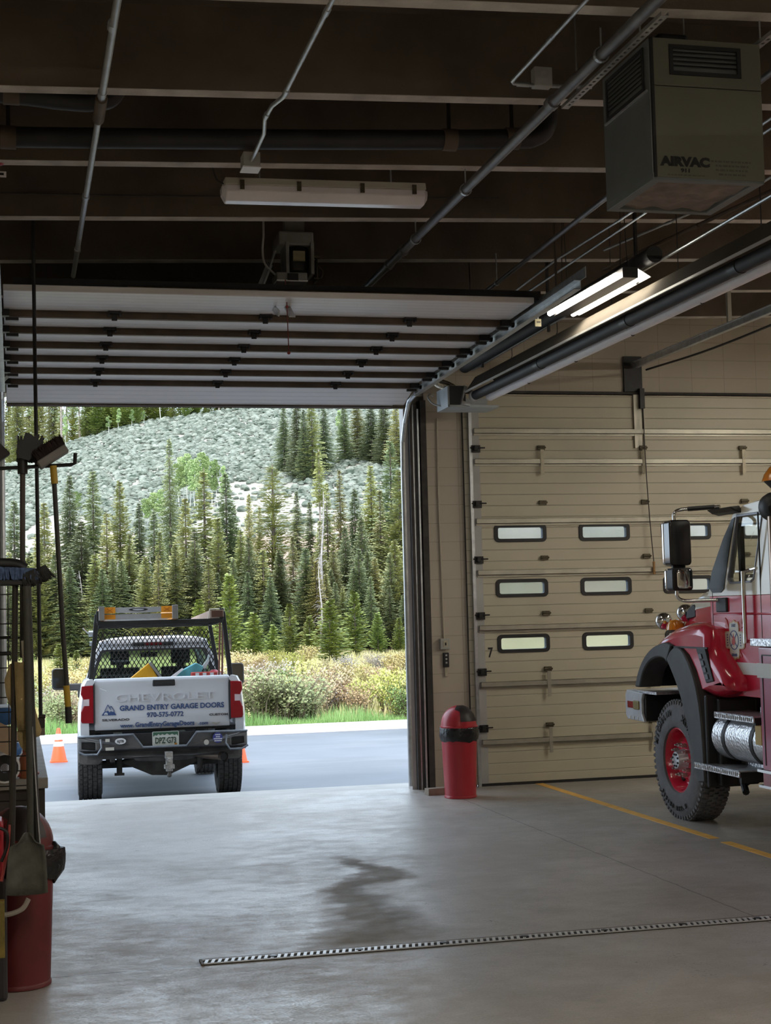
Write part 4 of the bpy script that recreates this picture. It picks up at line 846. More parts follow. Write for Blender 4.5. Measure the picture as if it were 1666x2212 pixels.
b = MB(); b.lathe([(0.086, -0.025), (0.098, -0.025), (0.098, 0.025), (0.086, 0.025), (0.086, -0.025)], (-0.08, -6.03, 0.985), 'Y', 22); b.build('rim', M['white'], t, smooth=True)
t = thing('spray_bottle', (0.075, -6.0, 0.9), 'orange bottle with a red cap on the front corner of the bench', 'bottle')
b = MB(); b.lathe([(0, 0.90), (0.05, 0.90), (0.05, 1.03), (0.025, 1.07), (0.0, 1.07)], (0.06, -5.9, 0), n=18); b.build('body', mat('orange brown plastic', (0.30, 0.09, 0.03), 0.4), t, smooth=True)
b = MB(); b.lathe([(0, 1.07), (0.028, 1.07), (0.028, 1.13), (0, 1.13)], (0.06, -5.9, 0), n=14); b.build('cap', mat('red cap', (0.42, 0.05, 0.03), 0.4), t)
t = thing('red_hose', (-0.1, -6.1, 0.9), 'coil of red hose on the bench front edge', 'hose')
b = MB(); b.tube(smooth_path([(-0.4, -5.92, 0.935), (-0.15, -5.93, 0.94), (0.0, -5.92, 0.925), (0.10, -5.9, 0.93), (0.12, -5.8, 0.92), (0.0, -5.75, 0.915), (-0.3, -5.8, 0.915)]), 0.015, 8); b.build('hose_run', mat('red rubber', (0.30, 0.04, 0.03), 0.5), t, smooth=True)
b = MB(); b.bb(0.03, 0.15, -2.55, -2.3, 0.90, 0.96); b.bb(0.05, 0.13, -2.5, -2.35, 0.96, 1.04); item('bench_vise', 'small grey vise at the far end of the workbench', 'vise', b, M['greypaint'], bevel=0.01)
# red plastic fuel can and yellow box low at the frame edge
t = thing('fuel_can', (-0.14, -8.1, 0.62), 'red plastic fuel can beside the shovel at the left edge', 'fuel can')
b = MB(); b.bb(-0.30, -0.075, -8.2, -7.95, 0.60, 0.92); b.build('body', M['redplastic'], t, bevel=0.03)
b = MB(); b.tube([(-0.04, -8.24, 0.90), (-0.05, -8.25, 0.80), (-0.085, -8.26, 0.62)], 0.016, 8, flat=0.5); b.build('spout', mat('faded red spout', (0.55, 0.10, 0.09), 0.5), t)
b = MB(); b.tube(smooth_path([(-0.12, -8.27, 0.90), (-0.06, -8.27, 0.87), (-0.055, -8.27, 0.80), (-0.085, -8.27, 0.72)]), 0.008, 8); b.build('hose', M['black'], t)
b = MB(); b.bb(-0.5, -0.06, -8.2, -7.95, 0.0, 0.60); item('storage_crate', 'dark crate under the red fuel can at the left edge', 'crate', b, mat('dark crate', (0.03, 0.028, 0.03), 0.7), bevel=0.02)
b = MB(); b.box((-0.13, -8.35, 0.40), (0.12, 0.06, 0.28)); b.bb(-0.18, -0.12, -8.37, -8.33, 0, 0.26); item('caution_board', 'worn yellow board at the left edge beside the red trash can', 'board', b, mat('worn yellow board', (0.20, 0.15, 0.03), 0.6, var=0.3, scale=20))
t = thing('cart_handle', (-0.1, -8.6, 0), 'black padded handle end at the lower left corner', 'handle')
b = MB(); b.tube([(-0.6, -9.0, 0.30), (-0.14, -9.0, 0.258), (-0.105, -9.0, 0.255)], 0.036, 14); b.build('grip', mat('black grip', (0.012, 0.013, 0.013), 0.35), t, bevel=0.01, smooth=True)
b = MB(); b.tube([(-0.6, -9.0, 0.30), (-0.62, -9.0, 0.0)], 0.03, 10); b.build('post', M['blackmetal'], t)

# ------------------------------------------------ floor: yellow line and trench drain
b = MB(); b.bb(5.545, 5.635, -14, -4.82, 0.0, 0.003); b.bb(5.545, 5.635, -4.62, -0.26, 0.0, 0.003)
item('floor_line', 'worn yellow painted line on the floor beside the fire engine', 'floor marking', b, mat('worn yellow paint', (0.88, 0.50, 0.11), 0.55, var=0.12, scale=9))
t = thing('trench_drain', (3.2, -7.68, 0), 'narrow slotted trench drain grate across the concrete floor', 'drain')
b = MB(); b.bb(1.0, 9.0, -7.74, -7.63, 0.0, 0.004); b.build('channel', mat('dark drain channel', (0.02, 0.018, 0.016), 0.8), t)
b = MB(); x = 1.02
while x < 9.0:
    b.box((x, -7.685, 0.008), (0.018, 0.085, 0.006), rz=-0.25); x += 0.0375
b.bb(1.0, 9.0, -7.735, -7.728, 0.004, 0.010); b.bb(1.0, 9.0, -7.643, -7.636, 0.004, 0.010)
b.build('grate', mat('worn bright grate', (0.60, 0.60, 0.60), 0.4, 0.3, var=0.15, scale=30), t)
b = MB(); b.bb(0.985, 1.0, -7.75, -7.62, 0.0, 0.011); b.bb(1.0, 9.0, -7.628, -7.615, 0.0, 0.009); b.build('edge_frame', M['rust'], t)
for k in range(8):
    b = MB(); b.cyl((1.40 + k * 0.5, -7.685, 0.004), (1.40 + k * 0.5, -7.685, 0.014), 0.022, 10); b.build('bolt', M['blackmetal'], t)
# ================================================================== PICKUP TRUCK (built at the origin, then set down on the sloping asphalt)
M['truckwhite'] = mat('white car paint', (0.64, 0.65, 0.69), 0.25, var=0.02, scale=2, coat=0.6)
M['dirty'] = mat('muddy grey metal', (0.125, 0.11, 0.095), 0.75, var=0.35, scale=7, bump=0.2, detail=7)
M['bumper'] = mat('dusty black bumper steel', (0.055, 0.055, 0.06), 0.42, 0.4, var=0.5, scale=5, detail=7, col2=(0.15, 0.14, 0.13))
M['bumpedge'] = mat('scuffed bumper edge', (0.26, 0.28, 0.31), 0.4, 0.5, var=0.3, scale=9)
M['trim'] = mat('black plastic trim', (0.018, 0.018, 0.019), 0.5, var=0.15)
M['redlens'] = mat('red lamp lens', (0.27, 0.005, 0.014), 0.12, var=0.1, coat=0.6)
M['clearlens'] = mat('clear reverse lens', (0.62, 0.52, 0.54), 0.15, coat=0.5)
M['glass'] = mat('green tinted glass', (0.72, 0.86, 0.76), 0.03, trans=1.0, var=0.0)
M['navy'] = mat('navy vinyl', (0.035, 0.075, 0.20), 0.4, var=0.03)
M['tyre'] = mat('dusty tyre rubber', (0.050, 0.046, 0.043), 0.85, var=0.35, scale=24, bump=0.7, bscale=26, col2=(0.095, 0.085, 0.075))
tk = thing('pickup_truck', (0, 0, 0), 'white work pickup with a ladder rack and muddy bumper, parked outside the open bay', 'pickup truck')
def bot(y, b0=0.70):
    z = b0
    for c in (1.08, 4.75):
        d = 0.52 ** 2 - (y - c) ** 2
        if d > 0: z = max(z, 0.43 + math.sqrt(d))
    return z
PR = [(0.855, 1.505), (0.92, 1.49), (0.957, 1.42), (0.98, 1.25), (0.998, 1.10), (1.003, 0.96), (1.0, 0.83), (0.985, 0.70)]
def body_side(s, y0, y1, nm, top=None):
    b = MB(); rings = []; y = y0
    ys = [y0 + (y1 - y0) * i / max(2, round((y1 - y0) / 0.06)) for i in range(max(2, round((y1 - y0) / 0.06)) + 1)]
    for y in ys:
        z0 = bot(y); tp = 0.0 if top is None else top(y)
        tuck = 0.035 * max(0, 1 - (y - 0.08) / 0.12) if y < 0.2 else 0.0
        out = [(x - tuck, max(z, z0) + (tp if z > 1.2 else 0)) for x, z in PR]
        inn = [(x - 0.10 if i else x - 0.02, max(z, z0) + (tp if z > 1.2 else 0) - (0.03 if i == 0 else 0)) for i, (x, z) in reversed(list(enumerate(out)))]
        rings.append([Vector((s * x, y, z)) for x, z in out + inn])
    b.loft(rings); return b.build(nm, M['truckwhite'], tk, smooth=True, angle=50)
for s in (-1, 1):
    body_side(s, 0.09, 2.05, 'bed_side')
    body_side(s, 2.08, 5.75, 'cab_side', lambda y: -0.06 - max(0, y - 4.2) * 0.07)
b = MB(); b.bb(-0.90, 0.90, 0.18, 2.05, 0.86, 0.90); b.bb(-0.90, 0.90, 2.02, 2.05, 0.86, 1.48); b.build('bed_floor', M['trim'], tk)
b = MB(); b.loft([[Vector((x, y, z)) for x, z in ((-0.90, 0.7), (-0.92, zt - 0.1), (-0.6, zt), (0.6, zt), (0.92, zt - 0.1), (0.90, 0.7))] for y, zt in ((4.15, 1.46), (5.2, 1.40), (5.75, 1.30))]); b.build('hood', M['truckwhite'], tk, bevel=0.02)
b = MB(); b.bb(-0.95, 0.95, 5.72, 5.95, 0.55, 1.2); b.build('front_end', M['trim'], tk, bevel=0.04)
# tailgate
b = MB(); b.loft([[Vector((x, y, z)) for y, z in ((0.135, 0.89), (0.115, 1.00), (0.115, 1.09), (0.125, 1.22), (0.115, 1.40), (0.10, 1.47), (0.12, 1.505), (0.19, 1.505), (0.19, 0.89))] for x in (-0.805, 0.805)])
tg = b.build('tailgate', M['truckwhite'], tk, bevel=0.012, smooth=True, angle=50)
b = MB(); b.bb(-0.115, 0.155, 0.098, 0.13, 1.395, 1.475); b.build('tailgate_handle', M['trim'], tg, bevel=0.012)
b = MB(); b.bb(-0.075, 0.115, 0.094, 0.10, 1.405, 1.435); b.build('handle_grip', M['black'], tg, bevel=0.006)
R3, U3 = (1, 0, 0), (0, 0, 1)
text('embossed_lettering', 'CHEVROLET', 0.125, (0.03, 0.1165, 1.225), R3, U3, M['truckwhite'], tg, -0.001, 1.72, 0.008, label='white raised lettering on the tailgate')
text('sign_lettering', 'GRAND ENTRY GARAGE DOORS', 0.085, (0.115, 0.112, 1.118), R3, U3, M['navy'], tg, 0.0022, 0.99, 0.002, label='navy company lettering')
text('sign_lettering', '970-575-0772', 0.080, (0.03, 0.112, 1.030), R3, U3, M['navy'], tg, 0.0020, 0.97, 0.002, label='navy telephone number')
text('sign_lettering', 'GrandEntryGarageDoors', 0.080, (0.025, 0.1165, 0.918), R3, U3, M['navy'], tg, 0.0018, 0.86, 0.004, label='navy web address')
text('sign_lettering', 'www.', 0.066, (-0.505, 0.1165, 0.918), R3, U3, M['navy'], tg, 0.001, 1.05, 0.004, align='LEFT')
text('sign_lettering', '.com', 0.060, (0.425, 0.1165, 0.918), R3, U3, M['navy'], tg, 0.001, 1.0, 0.004, align='LEFT')
M['badge'] = mat('dark grey badge', (0.10, 0.10, 0.11), 0.35, 0.5)
text('badge_lettering', 'SILVERADO', 0.036, (-0.555, 0.112, 1.0), R3, U3, M['badge'], tg, 0.001, 1.75, 0.003, label='dark grey badge at the left of the tailgate')
text('badge_lettering', 'CUSTOM', 0.036, (0.67, 0.112, 1.02), R3, U3, M['badge'], tg, 0.001, 1.55, 0.003, label='dark grey badge at the right of the tailgate')
lx, lz_ = -0.635, 1.068
b = MB(); b.prism([(lx - 0.087, lz_), (lx - 0.065, lz_ + 0.032), (lx - 0.045, lz_ + 0.052), (lx - 0.03, lz_ + 0.045), (lx - 0.012, lz_ + 0.058), (lx + 0.008, lz_ + 0.035), (lx + 0.022, lz_ + 0.052), (lx + 0.04, lz_ + 0.04), (lx + 0.06, lz_ + 0.045), (lx + 0.087, lz_)], 'Y', 0.108, 0.113)
for p, q_ in (((lx - 0.05, lz_ + 0.052), (lx - 0.012, lz_ + 0.125)), ((lx - 0.012, lz_ + 0.125), (lx + 0.022, lz_ + 0.065)), ((lx + 0.01, lz_ + 0.09), (lx + 0.028, lz_ + 0.108)), ((lx + 0.028, lz_ + 0.108), (lx + 0.066, lz_ + 0.045))):
    d = Vector((q_[0] - p[0], q_[1] - p[1])); n_ = Vector((-d.y, d.x)).normalized() * 0.004
    b.prism([(p[0] - n_.x, p[1] - n_.y), (q_[0] - n_.x, q_[1] - n_.y), (q_[0] + n_.x, q_[1] + n_.y), (p[0] + n_.x, p[1] + n_.y)], 'Y', 0.108, 0.113)
b.build('logo_mark', M['navy'], tg)['label'] = 'navy twin peak logo with a small garage door'
b = MB(); b.prism([(lx - 0.055, lz_ + 0.004), (lx - 0.055, lz_ + 0.026), (lx - 0.035, lz_ + 0.036), (lx - 0.015, lz_ + 0.026), (lx - 0.015, lz_ + 0.004)], 'Y', 0.105, 0.110); b.build('logo_garage', M['white'], tg)
b = MB()
for k in range(3): b.bb(lx - 0.05, lx - 0.02, 0.1035, 0.106, lz_ + 0.007 + k * 0.006, lz_ + 0.010 + k * 0.006)
b.build('logo_garage_door', M['navy'], tg)
b = MB(); b.box((-0.70, 0.098, 1.375), (0.085, 0.004, 0.008), ry=0.4); b.build('scratch', M['white'], tg)
b = MB(); b.box((0.62, 0.112, 0.925), (0.06, 0.006, 0.018), ry=0.3); b.box((0.67, 0.112, 0.93), (0.03, 0.006, 0.012), ry=-0.5); b.build('mud_mark', mat('dried mud', (0.36, 0.33, 0.28), 0.9), tg)
# tail lamps
for s in (-1, 1):
    o = [(0.815, 1.43), (0.955, 1.425), (0.965, 1.33), (0.935, 1.265), (0.93, 1.19), (0.965, 1.12), (0.968, 1.02), (0.955, 0.985), (0.815, 0.98)]
    b = MB(); b.prism([(s * x, z) for x, z in o], 'Y', 0.075, 0.2); l_ = b.build('tail_lamp', M['redlens'], tk, bevel=0.01)
    b = MB(); b.prism([(s * x, z) for x, z in ((0.865, 1.27), (0.932, 1.265), (0.928, 1.19), (0.865, 1.19))], 'Y', 0.072, 0.1); b.build('reverse_lens', M['clearlens'], l_)
    b = MB(); b.bb(s * 0.806, s * 0.818, 0.08, 0.2, 0.97, 1.44); b.build('lamp_edge', M['trim'], l_)
# bumper
o = [(-1.0, 0.66), (-1.0, 0.83), (-0.36, 0.84), (-0.245, 0.685), (0.265, 0.685), (0.385, 0.84), (1.0, 0.83), (1.0, 0.66), (0.93, 0.615), (0.35, 0.575), (-0.35, 0.575), (-0.93, 0.615)]
hl = lambda s: [(s * x, z) for x, z in ((0.80, 0.665), (0.955, 0.685), (0.955, 0.765), (0.80, 0.765))]
b = MB(); b.sheet(o, [hl(-1), hl(1)], lambda u, v: (u, -0.10 + 0.10 * max(0, abs(u) - 0.75) ** 1.2 / 0.19, v), (0, 0.10, 0)); bu = b.build('bumper', M['bumper'], tk, bevel=0.012)
b = MB(); tp = [Vector((x, -0.095 + 0.10 * max(0, abs(x) - 0.75) ** 1.2 / 0.19, z)) for x, z in ((-1.0, 0.832), (-0.75, 0.838), (-0.36, 0.842), (-0.245, 0.687), (0.265, 0.687), (0.385, 0.842), (0.75, 0.838), (1.0, 0.832))]
b.tube(tp, 0.013, 8); b.build('top_edge', M['bumpedge'], bu, smooth=True)
b = MB()
for s in (-1, 1):
    b.tube([Vector((s * 1.0, -0.055, 0.66)), Vector((s * 0.93, -0.07, 0.625)), Vector((s * 0.78, -0.10, 0.625)), Vector((s * 0.73, -0.105, 0.70)), Vector((s * 0.74, -0.105, 0.80))], 0.012, 8)
b.build('step_edge', M['bumpedge'], bu, smooth=True)
for s in (-1, 1):
    b = MB(); b.bb(s * 0.80, s * 0.96, 0.02, 0.04, 0.66, 0.77); b.build('step_recess', mat('dusty step recess', (0.22, 0.185, 0.13), 0.8, var=0.3), bu)
b = MB(); b.bb(-0.40, 0.42, -0.02, 0.08, 0.64, 0.845); b.bb(-0.98, 0.98, 0.0, 0.1, 0.62, 0.81); b.build('bumper_pad', M['trim'], bu)
b = MB(); b.lathe([(0.0, 0), (0.018, 0), (0.018, -0.01), (0, -0.01)], (0.225, -0.018, 0.80), 'Y', 12); b.lathe([(0.0, 0), (0.02, 0), (0.02, -0.008), (0, -0.008)], (-0.215, -0.018, 0.80), 'Y', 12); b.build('plate_lamp', M['black'], bu)
# plate
b = MB(); b.prism(rrect(-0.135, 0.180, 0.695, 0.860, 0.012), 'Y', -0.035, -0.028); pl = b.build('licence_plate', mat('white plate', (0.62, 0.64, 0.58), 0.4, var=0.04), tk)
b = MB(); zt = 0.848; pk = [(-0.125, 0.80), (-0.10, 0.822), (-0.085, 0.812), (-0.06, 0.832), (-0.04, 0.815), (-0.015, 0.83), (0.01, 0.816), (0.04, 0.834), (0.07, 0.815), (0.10, 0.83), (0.13, 0.812), (0.15, 0.825), (0.17, 0.80)]
b.prism(pk + [(0.17, zt + 0.006), (-0.125, zt + 0.006)], 'Y', -0.037, -0.034); b.build('plate_mountains', mat('plate green', (0.05, 0.13, 0.08), 0.4), pl)
text('plate_lettering', 'DPZ\u00b7G73', 0.098, (0.0225, -0.0375, 0.722), R3, U3, mat('plate ink', (0.02, 0.05, 0.03), 0.4), pl, 0.0018, 0.66, 0.002, label='dark green plate number')
b = MB(); b.bb(0.125, 0.155, -0.0375, -0.035, 0.70, 0.72); b.build('plate_sticker', mat('orange sticker', (0.55, 0.22, 0.02), 0.5), pl)
# stickers
b = MB(); b.prism([(-0.51 + 0.064 * math.cos(a), 0.768 + 0.036 * math.sin(a)) for a in [2 * math.pi * k / 28 for k in range(28)]], 'Y', -0.106, -0.1); s1 = b.build('oval_sticker', M['white'], bu)
text('sticker_lettering', 'KJTB', 0.042, (-0.51, -0.108, 0.753), R3, U3, M['black'], bu, 0.001, 0.9, 0.001)
b = MB(); b.prism([(0.635 + 0.058 * math.cos(a), 0.765 + 0.062 * math.sin(a)) for a in [2 * math.pi * k / 28 for k in range(28)]], 'Y', -0.108, -0.1); b.build('round_sticker', mat('blue sticker', (0.05, 0.06, 0.28), 0.5), bu)
b = MB()
for zz, w in ((0.80, 0.03), (0.775, 0.022), (0.752, 0.048), (0.728, 0.04)):
    x = 0.635 - w
    while x < 0.635 + w: b.bb(x, x + 0.009, -0.110, -0.107, zz - 0.007, zz + 0.007); x += 0.013
b.build('sticker_print', M['white'], bu)
b = MB(); b.prism([(0.50 + 0.03 * math.cos(a), 0.715 + 0.032 * math.sin(a)) for a in [2 * math.pi * k / 20 for k in range(20)]], 'Y', -0.107, -0.1); b.build('small_sticker', M['lens2'], bu)
b = MB(); b.bb(-0.685, -0.635, -0.107, -0.1, 0.765, 0.80); b.bb(-0.685, -0.585, -0.107, -0.1, 0.665, 0.70); b.build('small_sticker', M['lens2'], bu)
# underside: spare wheel, frame, axle, exhaust, hitch
def wheel_lathe(b, x0, x1, y, z, r, rim):
    w = x1 - x0; prof = [(rim, x0 + 0.015), (rim + 0.03, x0), (r - 0.06, x0 - 0.004), (r - 0.015, x0 + 0.02), (r, x0 + 0.05), (r, x1 - 0.05), (r - 0.015, x1 - 0.02), (r - 0.06, x1 + 0.004), (rim + 0.03, x1), (rim, x1 - 0.015), (rim, x0 + 0.015)]
    return b.lathe(prof, (0, y, z), 'X', 40)
def tread(b, x0, x1, y, z, r, n, rnd):
    for k in range(n):
        a = 2 * math.pi * k / n
        for j in range(5):
            x = x0 + 0.03 + (x1 - x0 - 0.06) * j / 4; aa = a + (0.5 if j % 2 else 0) * 2 * math.pi / n
            c = Vector((x, y + r * math.cos(aa), z + r * math.sin(aa))); b.box(c, (0.045, 0.028, 0.05), rx=aa)
    return b
rnd = random.Random(2)
for nm, yc in (('rear_wheel', 1.08), ('front_wheel', 4.75)):
    for s in (-1, 1):
        x0, x1 = (s * 0.86 - 0.145, s * 0.86 + 0.145)
        b = MB(); wheel_lathe(b, x0, x1, yc, 0.43, 0.415, 0.24); tread(b, x0, x1, yc, 0.43, 0.41, 44, rnd); w_ = b.build(nm, M['tyre'], tk)
        b = MB(); b.lathe([(0.0, x0 + 0.05), (0.24, x0 + 0.05), (0.245, x0 + 0.03), (0.245, x1 - 0.03), (0.24, x1 - 0.05), (0.0, x1 - 0.05)], (0, yc, 0.43), 'X', 24); b.build('rim', M['galv'], w_, smooth=True)
b = MB(); b.lathe([(0.0, 0.60), (0.36, 0.60), (0.39, 0.64), (0.39, 0.76), (0.36, 0.80), (0.0, 0.80)], (0.04, 0.55, -0.10), n=36); b.build('spare_wheel', M['dirty'], tk, smooth=True)
b = MB(); b.bb(-0.47, -0.40, 0.1, 5.5, 0.58, 0.72); b.bb(0.40, 0.47, 0.1, 5.5, 0.58, 0.72); b.bb(-0.9, 0.9, 0.1, 0.3, 0.55, 0.66); b.build('frame', M['dirty'], tk)
b = MB(); b.cyl((-0.8, 1.08, 0.43), (0.8, 1.08, 0.43), 0.05, 12); b.prism([(-0.50, 0.46), (-0.10, 0.28), (0.10, 0.27), (0.55, 0.46), (0.10, 0.58), (-0.10, 0.58)], 'Y', 0.95, 1.25); b.build('rear_axle', M['dirty'], tk, bevel=0.02)
b = MB(); b.cyl((-0.50, 0.95, 0.32), (-0.50, 0.85, 0.75), 0.035, 12); b.box((-0.50, 0.95, 0.31), (0.12, 0.06, 0.03)); b.cyl((0.5, 0.95, 0.34), (0.5, 0.85, 0.75), 0.035, 12); b.build('shock_absorber', M['dirty'], tk)
b = MB(); b.bb(-0.62, -0.57, 0.3, 1.9, 0.50, 0.56); b.bb(0.57, 0.62, 0.3, 1.9, 0.50, 0.56)
for k in range(4): b.prism([(0.95 + k * 0.1, 0.50), (1.0 + k * 0.1, 0.44), (1.05 + k * 0.1, 0.50)], 'X', -0.66, -0.55)
b.build('leaf_spring', M['dirty'], tk)
b = MB(); b.tube(smooth_path([(0.72, 0.02, 0.53), (0.68, 0.15, 0.535), (0.45, 0.35, 0.56), (0.30, 0.8, 0.60)]), 0.052, 14, cap=False); b.build('exhaust_pipe', mat('tan exhaust steel', (0.30, 0.22, 0.16), 0.45, 0.5, var=0.2), tk, smooth=True)
b = MB(); b.cyl((0.715, 0.035, 0.53), (0.70, 0.10, 0.532), 0.046, 14); b.build('exhaust_bore', M['black'], tk)
M['hitch'] = mat('scuffed bright hitch', (0.42, 0.40, 0.37), 0.4, 0.6, var=0.4, scale=22)
b = MB(); b.bb(0.005, 0.095, -0.20, 0.0, 0.545, 0.625); b.bb(0.01, 0.09, -0.24, -0.17, 0.40, 0.56); b.bb(-0.01, 0.11, -0.26, -0.16, 0.43, 0.48); b.cyl((0.05, -0.27, 0.45), (0.05, -0.15, 0.45), 0.03, 12); b.cyl((0.05, -0.26, 0.53), (0.05, -0.15, 0.53), 0.025, 12); b.build('tow_hitch', M['hitch'], tk, bevel=0.006)
b = MB(); b.sphere((0.05, -0.2, 0.355), 0.03, 12); b.cyl((0.05, -0.2, 0.36), (0.05, -0.2, 0.41), 0.018, 10); b.build('hitch_ball', M['dirty'], tk, smooth=True)
for s in (-1, 1):
    b = MB(); b.loft([[Vector((s * x, y, z)) for x, z in ((0.72, 0.66), (1.0, 0.66), (0.995, 0.50), (0.95, 0.47), (0.76, 0.46), (0.71, 0.50))] for y in (0.56, 0.585)]); b.build('mud_flap', M['dirty'], tk, bevel=0.008)
# cab greenhouse
Q = {}
def bil(a, b_, c, d): return lambda u, v: (Vector(a) * (1 - u) + Vector(b_) * u) * (1 - v) + (Vector(d) * (1 - u) + Vector(c) * u) * v
RBL, RBR, RTR, RTL = (-0.93, 2.08, 1.40), (0.93, 2.08, 1.40), (0.71, 2.20, 1.97), (-0.71, 2.20, 1.97)
FBL, FBR, FTR, FTL = (-0.90, 4.25, 1.42), (0.90, 4.25, 1.42), (0.68, 3.55, 1.97), (-0.68, 3.55, 1.97)
def greenhouse(fn, hole, th, nm):
    b = MB(); b.sheet([(0, 0), (1, 0), (1, 1), (0, 1)], hole, fn, th); o = b.build(nm, M['truckwhite'], tk, bevel=0.008)
    for h in hole:
        g = MB(); g.sheet(h, [], fn, Vector(th) * 0.35); g.build('window_glass', M['glass'], o)
        g = MB(); cu, cv = sum(p[0] for p in h) / len(h), sum(p[1] for p in h) / len(h)
        g.sheet([(cu + (p[0] - cu) * 1.03, cv + (p[1] - cv) * 1.06) for p in h], [[(cu + (p[0] - cu) * 0.97, cv + (p[1] - cv) * 0.94) for p in h]], lambda u, v: fn(u, v) - Vector(th) * 0.12, Vector(th) * 0.3); g.build('window_seal', M['trim'], o)
    return o
greenhouse(bil(RBL, RBR, RTR, RTL), [rrect(0.05, 0.95, 0.10, 0.80, 0.05, 3)], (0, 0.05, 0), 'rear_panel')
greenhouse(bil(FBL, FBR, FTR, FTL), [rrect(0.04, 0.96, 0.08, 0.94, 0.05, 3)], (0, -0.04, -0.02), 'windscreen_frame')
greenhouse(bil(RBL, FBL, FTL, RTL), [[(0.06, 0.12), (0.44, 0.12), (0.44, 0.88), (0.10, 0.88)], [(0.48, 0.12), (0.93, 0.12), (0.90, 0.88), (0.48, 0.88)]], (0.05, 0, 0), 'cab_window_panel')
greenhouse(bil(RBR, FBR, FTR, RTR), [[(0.06, 0.12), (0.44, 0.12), (0.44, 0.88), (0.10, 0.88)], [(0.48, 0.12), (0.93, 0.12), (0.90, 0.88), (0.48, 0.88)]], (-0.05, 0, 0), 'cab_window_panel')
b = MB(); b.loft([[Vector((x * w, y, z + (0.055 if abs(x) < 0.6 else 0.03 if abs(x) < 0.9 else 0.0) * k)) for x in (-1, -0.85, -0.5, 0, 0.5, 0.85, 1)] + [Vector((w, y, z - 0.03)), Vector((-w, y, z - 0.03))] for y, w, z, k in ((2.17, 0.715, 1.965, 0.8), (2.35, 0.72, 1.985, 1), (3.2, 0.71, 1.985, 1), (3.58, 0.685, 1.965, 0.9))]); b.build('roof', M['truckwhite'], tk, smooth=True, angle=60)
b = MB(); b.bb(-0.27, 0.27, 2.155, 2.19, 1.905, 1.955); bl = b.build('brake_lamp_housing', M['trim'], tk, bevel=0.012); b = MB(); b.bb(-0.12, 0.12, 2.148, 2.16, 1.912, 1.948); b.build('brake_lens', mat('dark red lens', (0.16, 0.01, 0.015), 0.2), bl, bevel=0.004)
M['seat'] = mat('black seat fabric', (0.020, 0.020, 0.022), 0.85, var=0.2)
for x in (-0.42, 0.42):
    b = MB(); b.bb(x - 0.27, x + 0.27, 3.05, 3.2, 0.95, 1.62); b.bb(x - 0.13, x + 0.13, 3.07, 3.17, 1.66, 1.86); b.bb(x - 0.05, x + 0.05, 3.1, 3.14, 1.6, 1.7); b.build('seat', M['seat'], tk, bevel=0.04, seg=3)
b = MB(); b.bb(-0.75, 0.75, 2.25, 2.4, 0.95, 1.52); b.bb(-0.88, 0.88, 4.0, 4.25, 1.1, 1.45); b.bb(-0.12, 0.12, 2.9, 3.6, 1.0, 1.48); b.build('interior', M['seat'], tk, bevel=0.03)
b = MB(); b.bb(-0.12, 0.12, 3.52, 3.56, 1.76, 1.83); b.cyl((0, 3.55, 1.82), (0, 3.58, 1.95), 0.015, 8); b.build('rear_view_mirror', M['black'], tk, bevel=0.01)
b = MB(); b.lathe([(0.165, 0), (0.18, 0.015), (0.195, 0), (0.18, -0.015), (0.165, 0)], (-0.42, 3.85, 1.38), 'Y', 20); b.build('steering_wheel', M['black'], tk)
for s in (-1, 1):
    b = MB(); b.loft([[Vector((s * x, y, z)) for x, z in rrect(1.125, 1.355, 1.335, 1.64, 0.05, 4)] for y in (3.55, 3.70)]); mo = b.build('door_mirror', M['trim'], tk, bevel=0.012)
    b = MB(); b.loft([[Vector((s * x, y, z)) for x, z in rrect(1.143, 1.337, 1.36, 1.625, 0.04, 4)] for y in (3.543, 3.552)]); b.build('mirror_glass', mat('mirror glass', (0.26, 0.29, 0.33), 0.04, 1.0, var=0.0), mo)
    b = MB(); b.bb(s * 0.93, s * 1.15, 3.60, 3.68, 1.32, 1.42); b.bb(s * 0.93, s * 1.0, 3.60, 3.7, 1.22, 1.36); b.build('mirror_arm', M['trim'], mo, bevel=0.015)
# ladder rack with headache guard (part of the truck)
rk = MB()
for s in (-1, 1):
    rk.box((s * 0.80, 0.27, 1.88), (0.055, 0.07, 0.80), ry=s * -0.10)
    rk.tube([(s * 0.755, 0.25, 2.17), (s * 0.74, 1.95, 2.17)], 0.026, 8)
    rk.box((s * 0.80, 1.98, 1.80), (0.05, 0.06, 0.78), ry=s * -0.16)
    rk.bb(s * 0.72, s * 0.77, 0.23, 0.29, 2.17, 2.32)
for y in (0.25, 0.80, 1.38, 1.95): rk.bb(-0.76, 0.76, y - 0.025, y + 0.025, 2.145, 2.195)
rko = rk.build('ladder_rack', M['blackmetal'], tk, bevel=0.004, seg=1)
g = MB(); gz0, gz1 = 1.46, 2.15
def gx(z): return 0.83 - (z - gz0) * 0.14
stepx, stepz = 0.058, 0.046
rows_ = int((gz1 - gz0) / stepz)
for r in range(rows_):
    z = gz0 + r * stepz; n = int(gx(z) / stepx) + 1
    for i in range(-n, n + 1):
        x = i * stepx + (stepx / 2 if r % 2 else 0)
        if abs(x) > gx(z): continue
        for dx in (-1, 1):
            p0 = Vector((x, 1.99, z)); p1 = Vector((x + dx * stepx / 2, 1.99, z + stepz)); d = (p1 - p0); nn = Vector((d.z, 0, -d.x)).normalized() * 0.0055; dy = Vector((0, 0.006, 0))
            g.add([p0 - nn, p1 - nn, p1 + nn, p0 + nn, p0 - nn + dy, p1 - nn + dy, p1 + nn + dy, p0 + nn + dy], [(0, 1, 2, 3), (7, 6, 5, 4), (0, 4, 5, 1), (2, 6, 7, 3)])
g.build('mesh_guard', M['blackmetal'], tk)
